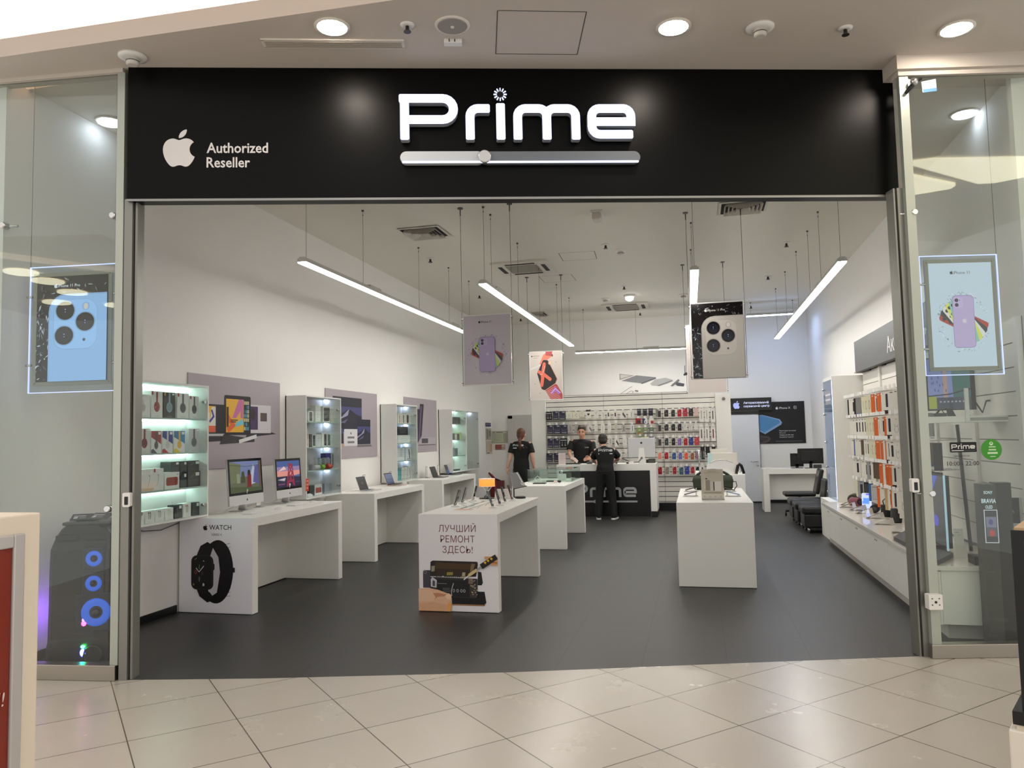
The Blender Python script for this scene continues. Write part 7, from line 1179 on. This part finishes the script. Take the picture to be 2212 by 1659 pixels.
t = thing('data_sheet', 'white specification sheet standing behind the dark pylon', 'sheet', (2.42, 6.9, 0)); c = CV((2.36, 6.84, .45), XU, ZU); c.box(0, .12, 0, .68, -.01, 0, (204, 206, 212)); c.rect(0, .48, .1, .2, (30, 30, 30)); c.text('Y', .018, .62, .022, (206, 206, 206)); c.text('VIA', .04, .56, .022, (170, 168, 160)); c.text('.1', .03, .4, .035, (60, 64, 70)); c.rect(0, .28, .1, .05, (110, 96, 30)); c.text('BRA', .04, .295, .02, (200, 176, 60)); c.text('SO', .04, .05, .026, (30, 30, 32)); [c.rect(.0, .1+.03*k, .06, .006, (150, 150, 156)) for k in range(5)]; c.build('sheet', PRINT, t); m = MB(); m.box(2.36, 2.48, 6.845, 6.9, 0, .45); m.build('stand', mat('grey_stand', (170, 172, 160), .5), t)
m = MB(); m.box(2.12, 2.36, 6.86, 7.2, .5935, .7) if 0 else m.box(2.125, 2.48, 6.86, 7.02, .5935, .66); m.build('black_plinth', BLACK, label='low black plinth behind the dark pylon in the right window', cat='plinth')
m = MB(); m.tube([(2.33, 7.6, .6), (2.28, 7.6, 1.72)], .016, 8); m.build('black_pole', BLACK, label='thin black pole rising from the worktop in the right window', cat='pole')
# ------------------------------------------------------------------ mall furniture in the foreground
XS_, YE = -2.325, 2.305
t = thing('info_stand', 'white framed info stand with a red poster at the left edge', 'info stand', (XS_-.15, 1.4, 0)); WST = mat('cream_white_stand', (226, 214, 196), .4); m = MB(); m.box(XS_-.3, XS_, .4, YE, 0, 1.465); m.build('body', WST, t, bevel=.006)
m = MB(); y1, z1, y0 = YE-.075, 1.4, .5
for b in ((y1-.045, y1, .1, z1), (y0, y1-.045, z1-.045, z1), (y0, y1-.045, .1, .145), (y0, y0+.045, .145, z1-.045)): m.box(XS_, XS_+.014, *b)
m.build('snap_frame', mat('pale_snap_frame', (196, 192, 190), .3, .4), t, bevel=.005)
c = CV((XS_+.003, y0+.045, .145), YU, ZU); w, h = y1-.045-y0-.045, z1-.09-.1; c.lim = (0, w, 0, h); c.rect(0, 0, w, h, (128, 44, 30)); c.rect(0, 0, w, .3*h, (92, 50, 44)); c.poly([(.0, .3*h), (.4*w, .36*h), (.75*w, .42*h), (.88*w, .37*h), (w, .38*h), (w, .3*h), (0, .2*h)], (106, 42, 32)); c.poly([(.5*w, h), (.72*w, .9*h), (.86*w, .93*h), (.94*w, h)], (168, 66, 40)); c.poly([(.55*w, .86*h), (.8*w, .92*h), (.97*w, .95*h), (.9*w, .89*h), (.78*w, .8*h)], (170, 80, 60)); c.poly([(.7*w, .97*h), (.9*w, .99*h), (.97*w, .93*h), (.84*w, .9*h)], (150, 52, 30))
for k in range(14): c.ell(random.uniform(.3*w, w), random.uniform(.02*h, .26*h), .06, .05, (88, 54, 48))
c.text('ВНИМАНИЕ,', .915*w, .645*h, .048, (226, 206, 196), 'r', 0, slant=.12); c.text('АКЦИЯ ПИТАНИЯ!', .985*w, .565*h, .048, (226, 206, 196), 'r', 0, slant=.12); c.text('кофе и подряд', .895*w, .455*h, .036, (176, 130, 116), 'r'); c.text('новая зарядка.*', .925*w, .385*h, .036, (176, 130, 116), 'r'); c.build('poster', GLOSSY, t)
t = thing('display_case', 'black framed glass showcase on a white base at the right edge', 'showcase', (1.6, 3.5, 0)); X0, X1, Y0, Y1 = 0, .7, 0, .6; QC = M4.Translation((1.186, 3.4, 0)) @ M4.Rotation(-.47, 4, 'Z')
m = MB(QC); m.box(X0-.045, X1, Y0-.04, Y1, 0, .53); m.build('white_base', mat('cream_white_base', (230, 222, 208), .4), t, bevel=.006); m = MB(QC); m.box(X0-.02, X1, Y0-.02, Y1, .53, .55); m.build('white_step', WST, t); m = MB(QC); m.box(X0-.03, X1, Y0-.03, Y1, .55, .6); m.build('black_tray', mat('black_frame_metal', (8, 8, 9), .4), t)
BFM = _M['black_frame_metal']
for x, y in ((X0, Y0), (X0, Y1-.04), (X1-.05, Y0), (X1-.05, Y1-.04)): m = MB(QC); m.box(x, x+.042, y, y+.04, .6, 1.25); m.build('post', BFM, t)
for a in ((X0, X1, Y0, Y0+.04), (X0, X1, Y1-.04, Y1), (X0, X0+.042, Y0+.04, Y1-.04)): m = MB(QC); m.box(*a, 1.25, 1.29); m.build('top_rail', BFM, t)
m = MB(QC); m.box(X0+.01, X1, Y0+.01, Y1, 1.29, 1.3); m.build('wooden_top', mat('pale_wood_top', (190, 160, 120), .5), t); m = MB(QC); m.box(X0+.042, X1-.05, Y0+.015, Y0+.021, .6, 1.25); m.build('glass_pane', CLEAR, t)
# ------------------------------------------------------------------ people
SKIN = mat('skin', (196, 146, 122), .5); SKINP = mat('pale_skin', (206, 158, 138), .5); CLOTH = mat('black_cotton', (6, 6, 7), .85); TROU = mat('black_trousers', (5, 5, 6), .8)
def soft(o, vox, it=4):
    r = o.modifiers.new('remesh', 'REMESH'); r.mode = 'VOXEL'; r.voxel_size = vox; r.use_smooth_shade = True
    s = o.modifiers.new('smooth', 'SMOOTH'); s.factor = .5; s.iterations = it; return o
def hand(m, w, d, lat, nrm, curl, k=1.0, thumb=1):       # wrist, direction, side of the thumb, palm normal, finger curl
    d, lat = d.normalized(), lat.normalized(); nrm = nrm.normalized(); c0 = w+d*.045*k
    m.tube([w-d*.01, w+d*.02*k, c0+d*.01*k, w+d*.085*k], [.024*k, .031*k, .04*k, .036*k], 12, flat=.5) if abs(d.z) > .9 else m.tube([w-d*.01, w+d*.02*k, c0+d*.01*k, w+d*.085*k], [.024*k, .03*k, .034*k, .03*k], 12)
    for i, (off, L) in enumerate(((.028, .068), (.01, .078), (-.009, .072), (-.027, .056))):
        b = w+d*.08*k+lat*off*k; a = curl*(1+.12*i); p = [b]; dd = d
        for s in range(3):
            dd = (d*math.cos(a*(s+.4))+nrm*math.sin(a*(s+.4))).normalized(); p.append(p[-1]+dd*L*k*(.46, .31, .23)[s])
        m.tube(p, [.0105*k, .0098*k, .009*k, .0072*k], 8)
    b = w+d*.025*k+lat*.026*k; p = [b, b+(lat*.8+d*.55).normalized()*.035*k, b+(lat*.75+d*.8+nrm*.25).normalized()*.066*k, b+(lat*.62+d*.95+nrm*.4).normalized()*.088*k]
    m.tube(p, [.0135*k, .0115*k, .0105*k, .008*k], 8)
def person(lab, J, fd, hair, skin, k=1.03, hands=None, up=None, short=True, sole=None, back_print=None, kh=1.16):
    hd, nk = V(J['head']), V(J['neck']); fd = V(fd).normalized(); upv = (hd-nk).normalized() if up is None else V(up).normalized(); fd = (fd-upv*fd.dot(upv)).normalized(); sd = fd.cross(upv); kb = k; k = kh
    pv = V(J['pelvis']); t = thing('person', lab, 'person', (pv.x, pv.y, 0), None)
    HQ = M4(((sd.x, fd.x, upv.x, hd.x), (sd.y, fd.y, upv.y, hd.y), (sd.z, fd.z, upv.z, hd.z), (0, 0, 0, 1)))   # head frame: x side, y face, z up
    m = MB(HQ); e = lambda c, a, b=None, z=None: m.ball(tuple(q*k for q in c), a*k, (b or a)*k, (z or a)*k, 16, 10)
    e((0, -.012, .025), .076, .094, .095); e((0, .014, -.035), .062, .076, .078); e((0, .05, -.082), .036, .036, .03); e((0, .07, -.012), .05, .022, .06)
    m.tube([(0, .086*k, .018*k), (0, .1*k, -.012*k), (0, .108*k, -.03*k), (0, .092*k, -.037*k)], [.008*k, .011*k, .016*k, .012*k], 8)
    e((-.034, .084, .026), .026, .012, .009); e((.034, .084, .026), .026, .012, .009); e((0, .088, -.062), .022, .012, .008); e((0, .086, -.072), .02, .011, .008); e((-.042, .068, -.02), .024, .02, .018); e((.042, .068, -.02), .024, .02, .018)
    for s in (-1, 1): e((s*.078, -.006, -.006), .012, .02, .031); e((s*.085, -.012, .004), .008, .013, .02)
    k = kb; m.T = M4(); ch, ws = V(J['chest']), V(J['waist'])
    m.tube([hd-upv*.05*k-fd*.02*k, nk+fd*.0, ch+(nk-ch)*.55], [.055*k, .056*k, .085*k], 14)
    m.tube([pv-V((0, 0, .06)), pv, ws, ch, ch+(nk-ch)*.5], [.13*k, .155*k, .13*k, .155*k, .13*k], 18, flat=.62)
    A = []
    for s in (0, 1):
        sh, el, wr = V(J['sh'][s]), V(J['el'][s]), V(J['wr'][s]); m.tube([ch+(nk-ch)*.45, sh, sh+(el-sh)*.35, el, el+(wr-el)*.3, wr], [.06*k, .058*k, .052*k, .041*k, .043*k, .027*k], 12)
        d, l, n, cu = hands[s]; hand(m, wr, V(d), V(l), V(n), cu, k)
        hp, kn, an, to = (V(J[q][s]) for q in ('hip', 'knee', 'ank', 'toe')); m.tube([pv+(hp-pv)*.8, hp-V((0, 0, .1)), kn, kn-(kn-an)*.3, an], [.1*k, .085*k, .058*k, .06*k, .04*k], 12); m.tube([an-V((0, 0, .0)), an+(to-an)*.5-V((0, 0, .03)), to], [.04*k, .04*k, .03*k], 10)
    body = soft(m.build('body', skin, t), .0065, 3)
    k = kh
    m = MB(HQ)
    for s in (-1, 1): m.ball((s*.032*k, .0885*k, .008*k), .0125*k, .007*k, .0055*k, 12, 8)
    m.build('eyes', mat('eye_dark', (40, 30, 26), .3), t); m = MB(HQ)
    for s in (-1, 1): m.tube([(s*.016*k, .098*k, .03*k), (s*.034*k, .096*k, .036*k), (s*.052*k, .082*k, .028*k)], [.004*k, .005*k, .003*k], 6)
    m.build('eyebrows', hair, t); m = MB(HQ); m.tube([(-.02*k, .092*k, -.066*k), (0, .1*k, -.065*k), (.02*k, .092*k, -.066*k)], [.003*k, .006*k, .003*k], 6); m.build('lips', mat('lip_tone', (150, 92, 84), .5), t)
    m = MB(HQ); e((0, -.022, .042), .083, .096, .092); e((0, -.055, -.002), .077, .062, .075); e((0, .03, .098), .055, .05, .022)
    if not short:
        e((0, -.075, -.03), .06, .045, .07); e((0, -.118, -.085), .03, .026, .04); m.tube([(0, -.11*k, -.06*k), (0, -.14*k, -.13*k), (.002, -.125*k, -.22*k), (.004, -.12*k, -.29*k)], [.024*k, .034*k, .034*k, .012*k], 10)
    soft(m.build('hair', hair, t), .008, 2)
    k = kb
    m = MB(); m.tube([pv-V((0, 0, .05)), pv+(ws-pv)*.4, ws, ch-(ch-ws)*.3, ch, ch+(nk-ch)*.45, ch+(nk-ch)*.8], [.176*k, .176*k, .158*k, .185*k, .195*k, .165*k, .09*k], 20, flat=.66)
    m.tube([nk-(nk-ch)*.32, nk+upv*.012], [.076*k, .066*k], 14)
    for s in (0, 1):
        sh, el = V(J['sh'][s]), V(J['el'][s]); m.tube([ch+(nk-ch)*.5, sh+(ch-sh)*.25, sh-V((0, 0, .025)), sh+(el-sh)*.4, sh+(el-sh)*.74], [.09*k, .08*k, .07*k, .07*k, .077*k], 14)
    shirt = soft(m.build('shirt', CLOTH, t), .009, 5)
    m = MB(); 
    for s in (0, 1):
        hp, kn, an = (V(J[q][s]) for q in ('hip', 'knee', 'ank')); m.tube([pv+(hp-pv)*.7+V((0, 0, .03)), hp-V((0, 0, .1)), kn, an+V((0, 0, .0)), an-V((0, 0, .03))], [.125*k, .112*k, .083*k, .074*k, .076*k], 14)
    m.tube([pv+V((0, 0, .08)), pv-V((0, 0, .08))], [.158*k, .155*k], 18, flat=.68); soft(m.build('trousers', TROU, t), .01, 4)
    for s in (0, 1):
        an, to = V(J['ank'][s]), V(J['toe'][s]); d = V((to.x-an.x, to.y-an.y, 0)).normalized(); z0 = 0; b = V((an.x, an.y, 0))
        m = MB(); m.tube([b-d*.07+V((0, 0, .05)), b+V((0, 0, .065)), b+d*.08+V((0, 0, .05)), b+d*.17+V((0, 0, .036)), b+d*.2+V((0, 0, .03))], [.036, .045, .044, .036, .02], 12); sh_ = m.build('shoe', BLACK, t)
        q = M4(((d.x, -d.y, 0, b.x), (d.y, d.x, 0, b.y), (0, 0, 1, 0), (0, 0, 0, 1))); m = MB(q); m.prism(rrect(-.11, -.046, .32, .092, .045), 0, .026); m.build('sole', sole or BLACK, sh_)
    if back_print:
        cz, tilt, wd, side, chest = back_print; o = V(chest); vz_ = V((0, tilt, 1)).normalized(); c = CV(o-V((wd/2*side, 0, 0)), V((side, 0, 0)), vz_, .0002); c.prime(0, .3*wd*.4, wd, (214, 214, 212), bar=False, dot=True); c.rect(0, -.02, wd, .017, (214, 214, 212))
        for i, p in enumerate(c.v): dx = p.x-o.x; p.y += (1-math.sqrt(max(.05, 1-(dx/.2)**2)))*.125*(1 if side > 0 else -1)*1
        c.build('shirt_print', PRINT, shirt)
    return t
BRN = mat('dark_brown_hair', (46, 32, 24), .6); AUB = mat('auburn_hair', (84, 46, 30), .55); DRK = mat('black_brown_hair', (30, 22, 18), .6)
def P_(x, y, Y): return at(x, y, 1, Y)
def legs(px, Y, dx, sgn):                                # simple standing legs below the hips, toes along +y * sgn
    X = px; return {'hip': [(X-.09, Y, .93), (X+.09, Y, .93)], 'knee': [(X-dx*.8, Y+.02*sgn, .5), (X+dx*.8, Y+.02*sgn, .5)], 'ank': [(X-dx, Y, .09), (X+dx, Y, .09)], 'toe': [(X-dx-.03, Y+.17*sgn, .03), (X+dx+.03, Y+.17*sgn, .03)]}
# seller behind the counter, looking down
Y = 16.84; h = P_(1256.5, 933, Y-.06); X = h.x
J = {'head': h, 'neck': P_(1257, 949.5, Y), 'chest': P_(1257, 967, Y), 'waist': P_(1257, 993, Y), 'pelvis': (P_(1257, 1005, Y).x, Y, .98), 'sh': [P_(1234.5, 955, Y), P_(1280, 956.5, Y)], 'el': [P_(1229.5, 978, Y-.1), P_(1282, 984, Y-.12)], 'wr': [P_(1233.5, 989, 16.46), P_(1275, 990, 16.5)]}
J.update(legs(J['pelvis'][0], Y, .11, -1))
w0, w1 = V(J['wr'][0]), V(J['wr'][1])
person('man in a black polo shirt behind the counter, looking down and holding a white box', J, (.04, -1, -.5), BRN, SKIN, 1.04, [((.45, -.75, -.35), (.8, .4, .2), (.35, -.3, -.85), .5), ((-.85, -.35, -.12), (.1, -.2, 1), (-.1, -.3, -.9), .22)], up=(.02, -.22, 1))
a = P_(1263, 959+15.5, Y-.155); c = CV((P_(1263.5, 967, Y-.14).x, Y-.138, P_(1263.5, 967, Y-.14).z), XU, ZU); c.prime(0, 0, .085, (206, 206, 206), dot=False); c.build('shirt_badge', PRINT, [o for o in D.objects if o.get('label', '').startswith('man in a black polo')][0])
b0 = w0+V((.075, -.075, -.035)); m = MB(M4.Translation(b0) @ M4.Rotation(-.5, 4, 'Z') @ M4.Rotation(.35, 4, 'Y') @ M4.Rotation(-.5, 4, 'X')); m.box(-.045, .075, -.085, .065, -.03, .03); m.build('held_box', mat('pinkish_white_box', (230, 208, 198), .4), label='small white box held in the hand of the seller', cat='box', bevel=.004)
# man at the counter seen from behind
Y = 15.52; sx = (at(1294, 1118, 1, Y).x+at(1326, 1118, 1, Y).x)/2
J = {'head': P_(1302, 952.5, 15.72), 'neck': P_(1304, 966.5, 15.64), 'chest': P_(1307.5, 981, 15.57), 'waist': P_(1307.5, 1003, Y), 'pelvis': (sx+.0, Y-.02, .98), 'sh': [P_(1286.5, 975, 15.6), P_(1327, 974, 15.6)], 'el': [P_(1281.5, 993.5, 15.72), P_(1336, 990, 15.74)], 'wr': [P_(1287, 1000, 15.97), P_(1326, 999, 15.99)]}
J.update(legs(sx, Y, .155, 1)); WS = mat('white_sole', (226, 224, 220), .5); d0 = V(J['chest'])
person('man in a black shirt with white back lettering standing at the counter, seen from behind', J, (-.12, 1, -.35), DRK, SKINP, 1.0, [((.5, .85, -.05), (.75, -.5, .2), (0, 0, -1), .3), ((-.5, .85, -.05), (-.75, -.5, .2), (0, 0, -1), .3)], up=(0, .2, 1), sole=WS, back_print=(0, .1, .285, 1, (P_(1307.5, 979, 15.45).x, 15.43, P_(1307.5, 979, 15.45).z)))
# woman walking away on the left
Y = 16.3; X = P_(1126, 1000, Y).x
J = {'head': P_(1126, 939.5, Y+.02), 'neck': P_(1126, 953, Y), 'chest': P_(1126, 968, Y), 'waist': P_(1126, 990, Y), 'pelvis': (X, Y, 1.02), 'sh': [P_(1107.5, 959.5, Y), P_(1145, 959.5, Y)], 'el': [P_(1103, 985, Y-.03), P_(1149.5, 985, Y-.03)], 'wr': [P_(1096.5, 1010, Y-.02), P_(1153.5, 1009, Y+.02)]}
J.update(legs(X, Y, .1, 1))
person('woman with an auburn ponytail and black shirt walking away on the left', J, (.05, 1, 0), AUB, SKINP, 1.02, [((-.1, .1, -1), (.15, .95, .1), (.9, .1, 0), .3), ((.1, .1, -1), (-.15, .95, .1), (-.9, .1, 0), .3)], up=(0, -.02, 1), short=False, back_print=(0, 0, .235, 1, (P_(1122, 966, Y).x, Y-.142, P_(1122, 966.5, Y).z)))
